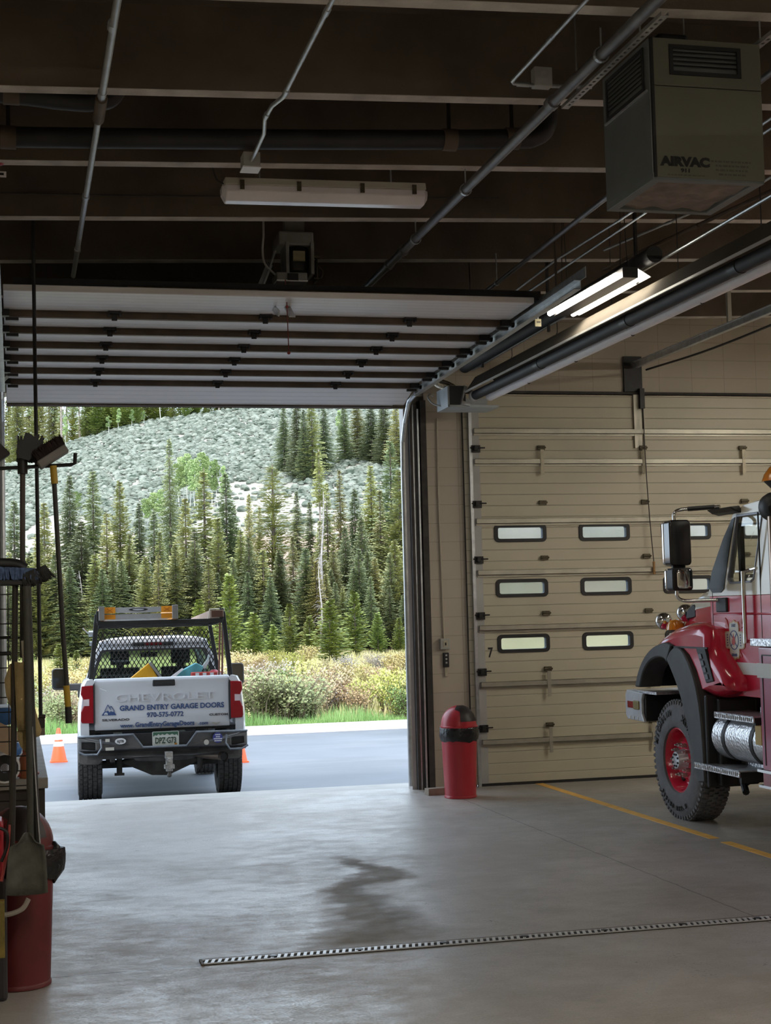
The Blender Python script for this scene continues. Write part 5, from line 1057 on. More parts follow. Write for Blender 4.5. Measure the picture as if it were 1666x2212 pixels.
b = MB(); b.cyl((0.705, 0.35, 1.5), (0.735, 0.35, 2.2), 0.012, 8); b.cyl((0.75, 0.4, 1.5), (0.77, 0.4, 2.2), 0.012, 8); b.build('tie_bar', mat('red brown bar', (0.16, 0.05, 0.03), 0.6), tk)
b = MB(); b.cyl((-0.86, 0.3, 2.05), (-0.80, 0.3, 2.05), 0.035, 14); b.tube([(-0.86, 0.3, 2.05), (-0.93, 0.3, 2.12)], 0.008, 6); b.cyl((-0.85, 0.3, 1.93), (-0.80, 0.3, 1.93), 0.025, 12); b.build('strap_winch', M['galv'], tk)
TRK = Matrix.Translation((1.695, 2.05, -0.285)) @ Matrix.Rotation(-0.038, 4, 'Z') @ Matrix.Rotation(-0.030, 4, 'X')
def set_down(o): o.location = TRK.translation + (TRK.to_3x3() @ o.location); o.rotation_euler = TRK.to_euler()
set_down(tk)
# cargo on the truck
def loose(name, label, cat, at, parts):
    t = thing(name, (0, 0, 0), label, cat)
    for nm, mb, m_, kw in parts: mb.build(nm, m_, t, **kw)
    set_down(t); return t
M['orange'] = mat('orange fibreglass', (0.72, 0.27, 0.015), 0.4, var=0.06)
P = []
for s, x in ((-1, -0.705), (1, 0.175)):
    b = MB(); b.bb(x - 0.03, x + 0.03, 0.21, 4.2, 2.205, 2.365); P.append(('rail', b, M['orange'], {}))
    b = MB(); b.bb(x - 0.034, x + 0.034, 0.16, 0.24, 2.20, 2.37); P.append(('rail_end', b, mat('dull grey shoe', (0.17, 0.155, 0.14), 0.6), {'bevel': 0.006}))
for k in range(12):
    b = MB(); b.bb(-0.68, 0.15, 0.62 + k * 0.3, 0.66 + k * 0.3, 2.23, 2.26); P.append(('rung', b, M['galv'], {}))
b = MB(); b.prism([(-0.67, 2.30), (-0.3, 2.282), (0.14, 2.30), (0.14, 2.355), (-0.67, 2.355)], 'Y', 0.23, 0.24); b.bb(-0.67, 0.14, 0.245, 0.255, 2.215, 2.275); P.append(('step_plate', b, mat('brushed step plate', (0.40, 0.41, 0.43), 0.35, 0.4), {}))
for x in (-0.605, 0.075):
    b = MB(); b.prism([(x - 0.065, 2.285), (x + 0.065, 2.285), (x + 0.065, 2.36), (x - 0.065, 2.36)], 'Y', 0.222, 0.236); b.prism([(x - 0.065, 2.215), (x + 0.065, 2.215), (x + 0.065, 2.27), (x - 0.065, 2.27)], 'Y', 0.24, 0.25); P.append(('corner_gusset', b, M['orange'], {}))
b = MB()
for a_ in (-0.6, 0.6): b.box((-0.605, 0.219, 2.322), (0.085, 0.004, 0.008), ry=a_); b.box((0.075, 0.219, 2.322), (0.085, 0.004, 0.008), ry=a_)
P.append(('brace', b, mat('dark orange brace', (0.45, 0.14, 0.01), 0.5), {}))
b = MB(); b.prism([(-0.265 + 0.115 * math.cos(a), 2.326 + 0.018 * math.sin(a)) for a in [2 * math.pi * k / 24 for k in range(24)]], 'Y', 0.226, 0.231); P.append(('maker_plate', b, M['trim'], {}))
b = MB(); b.prism([(-0.265 + 0.07 * math.cos(a), 2.326 + 0.011 * math.sin(a)) for a in [2 * math.pi * k / 24 for k in range(24)]], 'Y', 0.223, 0.227); P.append(('maker_plate_face', b, mat('grey plate', (0.35, 0.35, 0.37), 0.5), {}))
loose('step_ladder', 'orange and silver ladder lying on the pickup rack, left side', 'ladder', None, P)
b = MB(); b.loft([[Vector((x, y, z)) for x, z in ((0.60, 2.20), (0.77, 2.215), (0.765, 2.30), (0.60, 2.295))] for y in (0.22, 3.4)]); c_ = MB(); c_.bb(0.62, 0.755, 0.212, 0.222, 2.212, 2.288)
d_ = MB(); d_.tube([(0.585, 0.28, 2.19), (0.60, 0.27, 2.31), (0.78, 0.27, 2.315), (0.785, 0.28, 2.2)], 0.006, 6)
loose('cardboard_tube', 'long brown boxed bundle tied on the right side of the pickup rack', 'box', None, [('box', b, mat('brown box', (0.32, 0.24, 0.19), 0.8), {}), ('open_end', c_, mat('dark brown end', (0.075, 0.028, 0.014), 0.8), {}), ('tie_string', d_, M['lens2'], {})])
b = MB(); b.prism([(-0.36, 1.30), (-0.36, 1.49), (-0.12, 1.68), (-0.02, 1.5), (0.0, 1.30)], 'Y', 0.75, 0.95); c_ = MB(); c_.prism([(-0.13, 1.67), (-0.10, 1.69), (0.04, 1.49), (0.02, 1.47)], 'Y', 0.73, 0.97)
d_ = MB(); d_.bb(-0.3, -0.05, 0.75, 0.95, 0.90, 1.30)
loose('tool_case', 'yellow tool case sticking up in the pickup bed', 'case', None, [('case', b, mat('yellow case', (0.72, 0.36, 0.01), 0.45), {'bevel': 0.01}), ('strap_edge', c_, mat('grey edge', (0.25, 0.24, 0.22), 0.6), {}), ('lower_case', d_, M['trim'], {})])
b = MB(); b.loft([[Vector((x, y, z)) for x, z in ((0.10, 1.44), (0.30, 1.58), (0.46, 1.66), (0.55, 1.61), (0.50, 1.50), (0.40, 1.42))] for y in (0.7, 1.0)]); c_ = MB(); c_.prism([(0.05, 1.44), (0.28, 1.60), (0.30, 1.585), (0.12, 1.43)], 'Y', 0.66, 0.7)
d_ = MB(); d_.prism([(0.52, 1.60), (0.60, 1.70), (0.615, 1.76), (0.625, 1.68), (0.57, 1.58)], 'Y', 0.72, 0.8); e_ = MB(); e_.bb(0.15, 0.5, 0.7, 1.0, 0.90, 1.44)
loose('teal_bag', 'teal plastic wrapped bag in the pickup bed', 'bag', None, [('bag', b, mat('teal film', (0.10, 0.40, 0.45), 0.35, var=0.2, scale=9), {'bevel': 0.01}), ('white_strip', c_, M['white'], {}), ('tip', d_, mat('pale tip', (0.45, 0.55, 0.56), 0.4), {}), ('lower_bag', e_, M['trim'], {})])
b = MB(); b.bb(0.38, 0.76, 0.5, 0.64, 1.36, 1.545); c_ = MB()
for k in range(4): c_.bb(0.43 + k * 0.09, 0.475 + k * 0.09, 0.494, 0.5, 1.49, 1.535)
d_ = MB(); d_.bb(0.40, 0.74, 0.5, 0.64, 0.90, 1.36)
loose('red_carton', 'red and white carton in the right rear corner of the pickup bed', 'carton', None, [('carton', b, mat('red carton', (0.50, 0.06, 0.05), 0.6), {'bevel': 0.012}), ('white_print', c_, M['white'], {}), ('lower_carton', d_, mat('brown carton', (0.25, 0.16, 0.10), 0.8), {})])
b = MB(); b.sphere((0.68, 0.75, 1.53), 0.055, 12, (1.1, 1, 0.8)); c_ = MB(); c_.cyl((0.68, 0.75, 0.9), (0.68, 0.75, 1.5), 0.05, 12)
loose('red_jug', 'small red jug cap showing over the right end of the tailgate', 'jug', None, [('cap', b, mat('red jug', (0.40, 0.02, 0.04), 0.4), {'smooth': True}), ('body', c_, mat('pale jug', (0.5, 0.45, 0.42), 0.5), {'smooth': True})])
# traffic cones
M['cone'] = mat('orange cone plastic', (0.86, 0.10, 0.022), 0.5, var=0.05)
def cone(x, y, z, label):
    t = thing('traffic_cone', (x, y, z), label, 'traffic cone')
    b = MB(); b.lathe([(0.135, 0.02), (0.030, 0.56), (0.022, 0.57), (0.0, 0.57)], (x, y, z), n=28); b.build('body', M['cone'], t, smooth=True)
    b = MB(); b.prism(rrect(x - 0.145, x + 0.145, y - 0.145, y + 0.145, 0.03), 'Z', z + 0.0, z + 0.025); b.build('base', M['cone'], t, bevel=0.008)
    for za, zb in ((0.265, 0.345), (0.375, 0.475)):
        b = MB(); r = lambda h: 0.135 - (h - 0.02) * 0.1944 + 0.003
        b.lathe([(r(za), za), (r(zb), zb)], (x, y, z), n=28); b.build('reflective_collar', M['white'], t, smooth=True)
    return t
CONES = [(0.68, 10.3, -0.478, 'orange traffic cone with white collars standing left of the pickup'), (3.50, 8.5, -0.455, 'orange traffic cone mostly hidden behind the right side of the pickup')]
for c in CONES: cone(*c)
# ================================================================== FIRE ENGINE (nose towards the tan door)
M['fred'] = mat('fire engine red', (0.60, 0.016, 0.050), 0.2, var=0.03, scale=2, coat=0.7)
M['cream'] = mat('cream paint', (0.74, 0.69, 0.55), 0.25, var=0.02, coat=0.5)
M['stripew'] = mat('white reflective stripe', (0.66, 0.66, 0.62), 0.4, var=0.03)
M['chrome'] = mat('chrome', (0.75, 0.75, 0.75), 0.12, 1.0, var=0.02)
M['flare'] = mat('grey black fender rubber', (0.055, 0.056, 0.058), 0.55, var=0.2, scale=8)
M['plate'] = mat('polished tread plate', (0.60, 0.60, 0.61), 0.33, 0.85, var=0.18, scale=70)
def checker(m, sc, strength):
    n, l, s, b, g = pos_nodes(m); P = g.outputs['Position']
    w = n.new('ShaderNodeTexVoronoi'); w.inputs['Scale'].default_value = sc; l.new(P, w.inputs['Vector'])
    bp = n.new('ShaderNodeBump'); bp.inputs['Strength'].default_value = strength; bp.inputs['Distance'].default_value = 0.004; l.new(w.outputs['Distance'], bp.inputs['Height']); l.new(bp.outputs[0], b.inputs['Normal'])
checker(M['plate'], 42, 0.9)
FX = 5.75
fe = thing('fire_engine', (6.95, -3.45, 0), 'red and cream fire engine parked nose to the tan door at the right', 'fire engine')
CX = 6.93
def mirx(x): return 2 * CX - x
# wheels
M['ftyre'] = mat('grey dusted truck tyre', (0.135, 0.132, 0.136), 0.8, var=0.18, scale=10, bump=0.15)
def fire_wheel(xo, s, y, full=True):
    """xo: outer sidewall x, s: +1 when the inside lies towards +x"""
    r, zc_ = 0.538, 0.530
    prof = [(0.285, 0.045), (0.30, 0.012), (0.335, 0.0), (0.40, 0.004), (0.455, 0.012), (0.50, 0.022), (0.520, 0.040), (0.536, 0.062), (0.536, 0.25), (0.515, 0.285), (0.40, 0.30), (0.285, 0.27)]
    b = MB(); b.lathe([(a, xo + s * h) for a, h in prof] + [(0.285, xo + s * 0.045)], (0, y, zc_), 'X', 64)
    for k in range(60):
        a = 2 * math.pi * k / 60
        for j, xx in enumerate((0.055, 0.115, 0.155, 0.205, 0.255)):
            aa = a + (0.5 if j % 2 else 0) * 2 * math.pi / 60
            b.box((xo + s * xx, y + 0.536 * math.cos(aa), zc_ + 0.536 * math.sin(aa)), (0.05 if j else 0.045, 0.022, 0.036), rx=aa)
        b.box((xo + s * 0.034, y + 0.517 * math.cos(a), zc_ + 0.517 * math.sin(a)), (0.03, 0.035, 0.026), rx=a)
    w = b.build('wheel', M['ftyre'], fe, smooth=True, angle=35)
    b = MB(); b.lathe([(0.288, xo + s * 0.05), (0.292, xo + s * 0.028), (0.280, xo + s * 0.025), (0.262, xo + s * 0.05), (0.255, xo + s * 0.12), (0.235, xo + s * 0.145), (0.175, xo + s * 0.10), (0.165, xo + s * 0.085), (0.0, xo + s * 0.085)], (0, y, zc_), 'X', 40); b.build('rim', M['fred'] , w, smooth=True, angle=50)
    for k in range(5):
        a = 2 * math.pi * (k + 0.3) / 5
        b = MB(); b.sphere((xo + s * 0.135, y + 0.225 * math.cos(a), zc_ + 0.225 * math.sin(a)), 0.038, 12, (0.35, 1, 1)); b.build('hand_hole', M['black'], w, smooth=True)
    if full:
        b = MB(); b.lathe([(0.0, xo + s * -0.005), (0.075, xo + s * 0.0), (0.082, xo + s * 0.02), (0.10, xo + s * 0.085), (0.12, xo + s * 0.09)], (0, y, zc_), 'X', 24); b.build('hub', M['galv'], w, smooth=True)
        for k in range(10):
            a = 2 * math.pi * k / 10; p = Vector((xo + s * 0.09, y + 0.140 * math.cos(a), zc_ + 0.140 * math.sin(a)))
            b = MB(); b.cyl(p, p - Vector((s * 0.05, 0, 0)), 0.017, 6); b.cyl(p, p - Vector((s * 0.075, 0, 0)), 0.009, 6); b.build('lug_nut', mat('lug nut', (0.30, 0.24, 0.22), 0.4, 0.7), w) if k == 0 and 'lug' not in M else b.build('lug_nut', M['hitch'], w)
        for k in range(8):
            a = 2 * math.pi * (k + 0.5) / 8; p = Vector((xo + s * 0.002, y + 0.055 * math.cos(a), zc_ + 0.055 * math.sin(a)))
            b = MB(); b.cyl(p, p - Vector((s * 0.012, 0, 0)), 0.010, 6); b.build('hub_bolt', M['blackmetal'], w)
    return w
fw = fire_wheel(5.79, 1, -3.455)
M['tyretext'] = mat('worn tyre lettering', (0.028, 0.028, 0.028), 0.8)
def arc_text(s, r, a_mid, size, nm, m_, sgn=1):
    """letters around the sidewall, angle measured from the top towards the rear of the truck"""
    n = len(s); st = size * 0.86 / r
    for i, ch in enumerate(s):
        if ch == ' ': continue
        a = math.radians(a_mid) + (i - (n - 1) / 2) * st * sgn
        # seen from -x: right is -y
        up = Vector((0, -math.sin(a), math.cos(a))) * sgn; right = Vector((0, -math.cos(a), -math.sin(a))) * sgn
        c = Vector((5.788, -3.455, 0.53)) + Vector((0, -math.sin(a), math.cos(a))) * (r - sgn * size * 0.35)
        text(nm, ch, size, c, right, up, m_, fw, 0.0015, 1.05, 0.004)
arc_text('XDN2', 0.425, 42, 0.085, 'sidewall_lettering', M['tyretext'])
arc_text('MICHELIN', 0.43, -42, 0.070, 'sidewall_lettering', mat('raised tyre lettering', (0.060, 0.060, 0.062), 0.8))
arc_text('315/80 R22.5', 0.43, 190, 0.055, 'sidewall_lettering', M['tyretext'], -1)
fire_wheel(mirx(5.79), -1, -3.455, False)
for s, xo in ((1, 5.80), (-1, mirx(5.80))): fire_wheel(xo, s, -8.2, False)
# chassis
b = MB(); b.bb(6.35, 6.50, -9.5, -2.6, 0.62, 0.86); b.bb(7.36, 7.51, -9.5, -2.6, 0.62, 0.86); b.bb(6.1, 7.75, -3.55, -3.36, 0.44, 0.62); b.cyl((5.9, -8.2, 0.53), (7.96, -8.2, 0.53), 0.09, 12); b.bb(6.5, 7.36, -3.9, -2.8, 0.8, 1.3); b.build('chassis', M['black'], fe)
# bumper
b = MB(); b.loft([[Vector((x, y, z)) for y, z in ((-2.47, 0.845), (-2.43, 0.88), (-2.43, 1.08), (-2.47, 1.125), (-2.86, 1.105), (-2.82, 1.04), (-2.82, 0.91), (-2.87, 0.835))] for x in (5.745, 5.775)]); be = b.build('bumper_end', mat('pale painted bumper end', (0.55, 0.57, 0.60), 0.35, 0.2), fe, bevel=0.008)
b = MB(); b.bb(5.735, 5.748, -2.64, -2.50, 0.955, 1.02); b.build('marker_lamp', M['redlens'], be, bevel=0.004)
b = MB(); b.bb(5.73, 5.748, -2.775, -2.645, 0.945, 1.03); b.build('marker_bezel', mat('brass marker', (0.30, 0.25, 0.12), 0.35, 0.6), be, bevel=0.01)
b = MB()
for k in range(3): b.box((5.742, -2.55 - k * 0.09, 0.865), (0.006, 0.016, 0.03), rx=0.3)
b.build('reflector_tape', M['stripew'], be)
b = MB(); b.bb(5.775, mirx(5.775), -2.85, -2.43, 0.84, 1.09); b.build('front_bumper', M['blackmetal'], fe, bevel=0.01)
b = MB(); b.bb(5.78, mirx(5.78), -3.10, -2.45, 1.10, 1.125); b.build('bumper_deck', M['plate'], fe)
# front fender flares
def ribbon(out, inn, xa, xb, nm, m_, bev=0.015):
    n = 24
    def resample(P):
        P = smooth_path([Vector((0, a, c)) for a, c in P], 8); L_ = [0]
        for i in range(1, len(P)): L_.append(L_[-1] + (P[i] - P[i - 1]).length)
        R_o = []
        for k in range(n + 1):
            t = L_[-1] * k / n; i = max(j for j in range(len(P)) if L_[j] <= t + 1e-9); i = min(i, len(P) - 2); f_ = (t - L_[i]) / max(1e-9, L_[i + 1] - L_[i]); R_o.append(P[i].lerp(P[i + 1], f_))
        return R_o
    A, B = resample(out), resample(inn)
    b = MB(); b.loft([[Vector((xa, a.y, a.z)), Vector((xa, c.y, c.z)), Vector((xb, c.y, c.z)), Vector((xb, a.y, a.z))] for a, c in zip(A, B)])
    return b.build(nm, m_, fe, bevel=bev, smooth=True, angle=40)
fo_ = [(-2.681, 1.16), (-2.773, 1.31), (-2.928, 1.446), (-3.142, 1.545), (-3.407, 1.592), (-3.545, 1.57)]
fi_ = [(-2.80, 1.16), (-2.90, 1.315), (-3.06, 1.415), (-3.25, 1.455), (-3.39, 1.44), (-3.43, 1.405)]
go_ = [(-3.50, 1.50), (-3.615, 1.555), (-3.752, 1.535), (-3.897, 1.428), (-4.023, 1.251), (-4.097, 1.034), (-4.137, 0.759), (-4.15, 0.402)]
gi_ = [(-3.43, 1.44), (-3.536, 1.335), (-3.653, 1.195), (-3.764, 1.016), (-3.858, 0.778), (-3.936, 0.583), (-3.98, 0.48), (-4.012, 0.39)]
for s in (0, 1):
    f_ = (lambda x: x) if not s else mirx
    ribbon(fo_, fi_, f_(5.74), f_(5.97), 'fender_flare', M['flare'])
    ribbon(go_, gi_, f_(5.74), f_(5.97), 'fender_flare', M['flare'])
    # inner wheel house
    b = MB(); arc = [(-2.72, 1.16), (-2.85, 1.38), (-3.1, 1.5), (-3.4, 1.55), (-3.65, 1.5), (-3.85, 1.35), (-4.0, 1.1), (-4.1, 0.75), (-4.1, 0.4)]
    b.loft([[Vector((f_(xx), a, c)) for xx in (5.80, 6.45)] + [Vector((f_(xx), a + 0.0, c + 0.02)) for xx in (6.45, 5.80)] for a, c in arc]); b.build('wheel_house', M['black'], fe)
    b = MB(); b.bb(f_(5.76), f_(6.15), -4.19, -4.15, 0.36, 1.15); b.bb(f_(5.84), f_(6.2), -4.27, -4.19, 0.38, 1.12); b.build('mud_flap', M['trim'], fe, bevel=0.015)
    # red fender
    P = [(-2.74, 1.26), (-2.83, 1.42), (-3.012, 1.56), (-3.235, 1.66), (-3.501, 1.735), (-3.801, 1.775), (-4.02, 1.775), (-4.235, 1.72), (-4.243, 1.556), (-4.337, 1.499), (-4.462, 1.405), (-4.591, 1.293), (-4.592, 1.197), (-4.486, 1.165), (-4.323, 1.133), (-4.215, 1.128), (-4.10, 1.20), (-4.0, 1.36), (-3.87, 1.49), (-3.74, 1.55), (-3.62, 1.555), (-3.42, 1.60), (-3.14, 1.55), (-2.92, 1.45)]
    def inset(P, d):
        n = len(P); out = []
        for i in range(n):
            a = Vector(P[i - 1]); c = Vector(P[i]); e = Vector(P[(i + 1) % n]); t1 = (c - a).normalized(); t2 = (e - c).normalized(); t_ = (t1 + t2).normalized()
            w = d if i <= 15 else 0.0                      # the arch edge stays where the flare covers it
            out.append((c.x - t_.y * w, c.y + t_.x * w))
        return out
    b = MB(); b.loft([[Vector((f_(xx), p[0], p[1])) for p in inset(P, dd)] for xx, dd in ((6.2, 0.0), (5.90, 0.0), (5.85, 0.012), (5.81, 0.035), (5.785, 0.07), (5.775, 0.11))], cap=False)
    b.prism(inset(P, 0.11), 'X', f_(5.775), f_(5.779)); b.build('fender', M['fred'], fe, smooth=True, angle=55)
    # turn lamp recess
    b = MB(); b.prism([(-4.02, 1.555), (-4.20, 1.55), (-4.345, 1.275), (-4.20, 1.255)], 'X', f_(5.764), f_(5.79)); fl_ = b.build('vent_recess', M['black'], fe, bevel=0.006)
    b = MB()
    for k in range(4):
        t_ = k / 4; b.prism([(-4.075 - 0.15 * t_, 1.50 - 0.23 * t_), (-4.135 - 0.15 * t_, 1.505 - 0.23 * t_), (-4.155 - 0.15 * t_, 1.465 - 0.23 * t_), (-4.10 - 0.15 * t_, 1.46 - 0.23 * t_)], 'X', f_(5.755), f_(5.768))
    b.build('vent_insert', M['badge'], fl_)
    b = MB(); b.bb(f_(5.766), f_(5.778), -4.24, -3.55, 1.548, 1.562); b.build('fender_seam', M['black'], fe)
# hood
def arch(y, hw, zt, zb, r=0.16):
    pts = [(hw, zb)] + [(hw - r + r * math.cos(a), zt - r + r * math.sin(a)) for a in [math.radians(q) for q in range(0, 91, 15)]]
    return [Vector((CX + x, y, z)) for x, z in pts] + [Vector((CX - x, y, z)) for x, z in reversed(pts)]
HS = ((-3.985, 0.975, 2.07), (-3.6, 0.945, 2.045), (-3.3, 0.90, 1.975), (-3.0, 0.83, 1.87), (-2.75, 0.74, 1.74), (-2.64, 0.66, 1.62))
b = MB(); b.loft([arch(y, hw, zt, 1.2) for y, hw, zt in HS]); hd_ = b.build('hood', M['fred'], fe, smooth=True, angle=60)
b = MB(); b.loft([arch(y, hw + 0.004, zt + 0.004, zt - 0.075 - max(0, y + 3.6) * 0.0, 0.16)[1:-1] for y, hw, zt in HS[:4]]); b.build('hood_top_stripe', M['cream'], hd_, smooth=True, angle=60)
b = MB(); b.prism([(-3.36, 1.80), (-3.38, 1.87), (-3.50, 1.93), (-3.56, 1.92), (-3.56, 1.82)], 'X', 5.985, 6.04); b.build('hood_grille', M['black'], hd_, bevel=0.008)
b = MB(); b.bb(6.3, 7.56, -2.66, -2.60, 1.2, 1.62); b.build('radiator_grille', M['chrome'], fe, bevel=0.02)
# hood mirrors and lamp
for p, r_ in (((5.98, -2.88, 1.78), 0.085), ((6.02, -3.28, 1.855), 0.085)):
    b = MB(); b.sphere(p, r_, 20, (1, 0.75, 1)); b.build('hood_mirror', M['chrome'], fe, smooth=True)
    b = MB(); b.tube([(p[0] + 0.02, p[1] - 0.03, p[2] - 0.04), (p[0] + 0.15, p[1] - 0.12, p[2] - 0.12)], 0.035, 10); b.build('mirror_stem', M['flare'], fe)
b = MB(); b.lathe([(0.09, 0.0), (0.08, 0.05), (0.05, 0.09), (0.0, 0.10)], (5.98, -3.14, 1.70), n=18); b.build('turn_lamp', mat('amber lens', (0.80, 0.28, 0.02), 0.1, coat=0.6), fe, smooth=True)
# cab lower
xs_ = 5.95
def cabside(f_):
    b = MB(); b.prism([(-3.94, 2.0), (-3.98, 1.15), (-6.6, 1.15), (-6.6, 2.0)], 'X', f_(xs_), f_(xs_ + 0.06)); lo = b.build('cab_side', M['fred'], fe, bevel=0.012)
    b = MB(); b.bb(f_(xs_ - 0.004), f_(xs_ + 0.01), -5.18, -4.50 + 0.35, 1.335, 1.435); b.build('side_stripe', M['stripew'], lo)
    b = MB(); b.bb(f_(xs_ - 0.002), f_(xs_ + 0.01), -4.008, -4.0, 1.2, 2.07); b.bb(f_(xs_ - 0.002), f_(xs_ + 0.01), -4.905, -4.897, 1.2, 2.68); b.build('door_seam', M['black'], lo)
    # crease
    b = MB(); b.tube([(f_(xs_ + 0.004), -4.02, 1.845), (f_(xs_ + 0.004), -6.5, 1.845)], 0.012, 8); b.build('body_crease', M['fred'], lo, smooth=True)
    # upper cab with openings
    vent = [(-3.951, 2.075), (-4.0, 2.216), (-4.189, 2.492), (-4.335, 2.655), (-4.392, 2.67), (-4.327, 2.425), (-4.241, 2.061), (-4.175, 2.03), (-4.012, 2.03)]
    win = [(-4.427, 2.68), (-4.862, 2.68), (-4.880, 2.658), (-4.785, 2.135), (-4.734, 2.113), (-4.36, 2.11), (-4.319, 2.147)]
    win2 = [(-5.15, 2.12), (-6.2, 2.12), (-6.2, 2.66), (-5.15, 2.66)]
    out = [(-3.90, 2.0), (-4.086, 2.355), (-4.34, 2.70), (-4.52, 2.765), (-5.02, 2.795), (-6.6, 2.80), (-6.6, 2.0)]
    tum = lambda u, v: (f_(xs_ + 0.10 * max(0, v - 2.05) ** 1.3), u, v)
    b = MB(); b.sheet(out, [win, win2], tum, (f_(1) - f_(0)) * Vector((0.05, 0, 0))); up = b.build('cab_upper', M['cream'], fe, bevel=0.008)
    b = MB(); b.sheet(vent, [], lambda u, v: Vector(tum(u, v)) - (f_(1) - f_(0)) * Vector((0.006, 0, 0)), (f_(1) - f_(0)) * Vector((0.006, 0, 0))); b.build('quarter_glass', mat('dark grey glass', (0.022, 0.030, 0.034), 0.3, var=0.1, spec=0.2), up)
    for w_ in (win, win2):
        b = MB(); cu = sum(p[0] for p in w_) / len(w_); cv = sum(p[1] for p in w_) / len(w_)
        b.sheet([(cu + (p[0] - cu) * 1.04, cv + (p[1] - cv) * 1.035) for p in w_], [[(cu + (p[0] - cu) * 0.965, cv + (p[1] - cv) * 0.965) for p in w_]], lambda u, v: Vector(tum(u, v)) - (f_(1) - f_(0)) * Vector((0.008, 0, 0)), (f_(1) - f_(0)) * Vector((0.03, 0, 0))); b.build('window_frame', mat('grey window trim', (0.20, 0.21, 0.24), 0.35, 0.3), up, bevel=0.004)
        b = MB(); b.sheet(w_, [], lambda u, v: Vector(tum(u, v)) + (f_(1) - f_(0)) * Vector((0.02, 0, 0)), (f_(1) - f_(0)) * Vector((0.005, 0, 0))); b.build('window_glass', mat('cab glass', (0.90, 0.96, 0.92), 0.02, trans=1.0, var=0.0), up)
    return lo
lo = cabside(lambda x: x); cabside(mirx)
# roof, floor, back, windscreen posts, interior
b = MB(); b.loft([[Vector((CX + w * s_, y, z + k_)) for s_, k_ in ((-1, -0.02), (-0.9, 0.03), (-0.5, 0.06), (0.5, 0.06), (0.9, 0.03), (1, -0.02), (0.9, -0.05), (-0.9, -0.05))] for y, w, z in ((-4.33, 0.88, 2.70), (-4.52, 0.90, 2.765), (-5.02, 0.90, 2.80), (-6.6, 0.90, 2.80))]); b.build('roof', M['cream'], fe, smooth=True, angle=50)
b = MB(); b.bb(5.98, mirx(5.98), -6.6, -6.5, 1.15, 2.78); b.bb(6.0, mirx(6.0), -6.5, -4.0, 1.15, 1.2); b.bb(6.0, mirx(6.0), -4.05, -3.96, 1.15, 2.02); b.build('cab_shell', M['fred'], fe)
b = MB(); b.loft([[Vector((x, y, z)) for y, z in ((-3.98, 2.02), (-4.30, 2.04), (-4.34, 2.12), (-4.02, 2.09))] for x in (6.05, mirx(6.05))]); b.bb(6.1, 6.4, -4.95, -4.5, 1.2, 1.7); b.bb(6.1, 6.5, -5.25, -5.05, 1.5, 2.15); b.build('dashboard', M['seat'], fe, bevel=0.02)
b = MB(); b.bb(CX - 0.03, CX + 0.03, -4.34, -4.0, 2.04, 2.06)
b.loft([[Vector((x_, y, z)), Vector((x_ + 0.05, y, z)), Vector((x_ + 0.05, y - 0.05, z)), Vector((x_, y - 0.05, z))] for x_, y, z in ((5.97, -3.95, 2.03), (6.04, -4.34, 2.70))]); b.loft([[Vector((mirx(x_), y, z)), Vector((mirx(x_ + 0.05), y, z)), Vector((mirx(x_ + 0.05), y - 0.05, z)), Vector((mirx(x_), y - 0.05, z))] for x_, y, z in ((5.97, -3.95, 2.03), (6.04, -4.34, 2.70))]); b.build('windscreen_post', M['trim'], fe)
b = MB(); pts = [Vector((6.40 + 0.21 * math.cos(a), -4.60 + 0.10 * math.sin(a), 2.22 + 0.17 * math.sin(a))) for a in [2 * math.pi * k / 24 for k in range(25)]]; b.tube(pts, 0.018, 8); b.tube([(6.40, -4.6, 2.22), (6.40, -4.35, 2.05)], 0.03, 8); b.tube([(6.2, -4.6, 2.21), (6.6, -4.6, 2.21)], 0.02, 8); b.build('steering_wheel', M['black'], fe, smooth=True)
b = MB(); b.bb(6.02, 6.06, -4.44, -4.39, 2.12, 2.62); b.build('window_post', M['black'], fe)
# mirror assembly
mm = MB(); mm.loft([[Vector((x, y, z)) for x, z in rrect(5.553, 5.757, 2.275, 2.675, 0.035, 4)] for y in (-4.03, -3.90)]); mo = mm.build('door_mirror', mat('black mirror shell', (0.012, 0.011, 0.012), 0.2, coat=0.5), fe, bevel=0.012, smooth=True)
b = MB(); b.loft([[Vector((x, y, z)) for x, z in rrect(5.553, 5.757, 2.275, 2.675, 0.035, 4)] for y in (-3.90, -3.86)]); b.loft([[Vector((x, y, z)) for x, z in rrect(5.565, 5.757, 2.055, 2.255, 0.03, 4)] for y in (-3.90, -3.86)]); b.build('chrome_back', M['chrome'], mo, bevel=0.01, smooth=True)
b = MB(); b.loft([[Vector((x, y, z)) for x, z in rrect(5.565, 5.757, 2.055, 2.255, 0.03, 4)] for y in (-4.04, -3.90)]); b.bb(5.60, 5.72, -3.98, -3.93, 2.24, 2.29); b.build('lower_shell', M['trim'], mo, bevel=0.012, smooth=True)
b = MB(); b.loft([[Vector((5.66 + (x - 5.66) * k_, y, z)) for x, z in rrect(5.605, 5.745, 2.075, 2.24, 0.03, 4)] for y, k_ in ((-4.042, 1), (-4.055, 0.6))]); b.build('convex_glass', M['chrome'], mo, smooth=True)
b = MB(); b.tube(smooth_path([(5.64, -3.95, 2.66), (5.642, -3.95, 2.735), (5.70, -3.96, 2.768), (5.83, -4.05, 2.772), (5.96, -4.2, 2.775)]), 0.016, 10); b.tube(smooth_path([(5.64, -3.95, 2.06), (5.645, -3.95, 2.0), (5.70, -3.97, 1.967), (5.82, -4.05, 1.965), (5.95, -4.15, 1.965)]), 0.016, 10); b.build('mirror_arm', M['chrome'], mo, smooth=True)
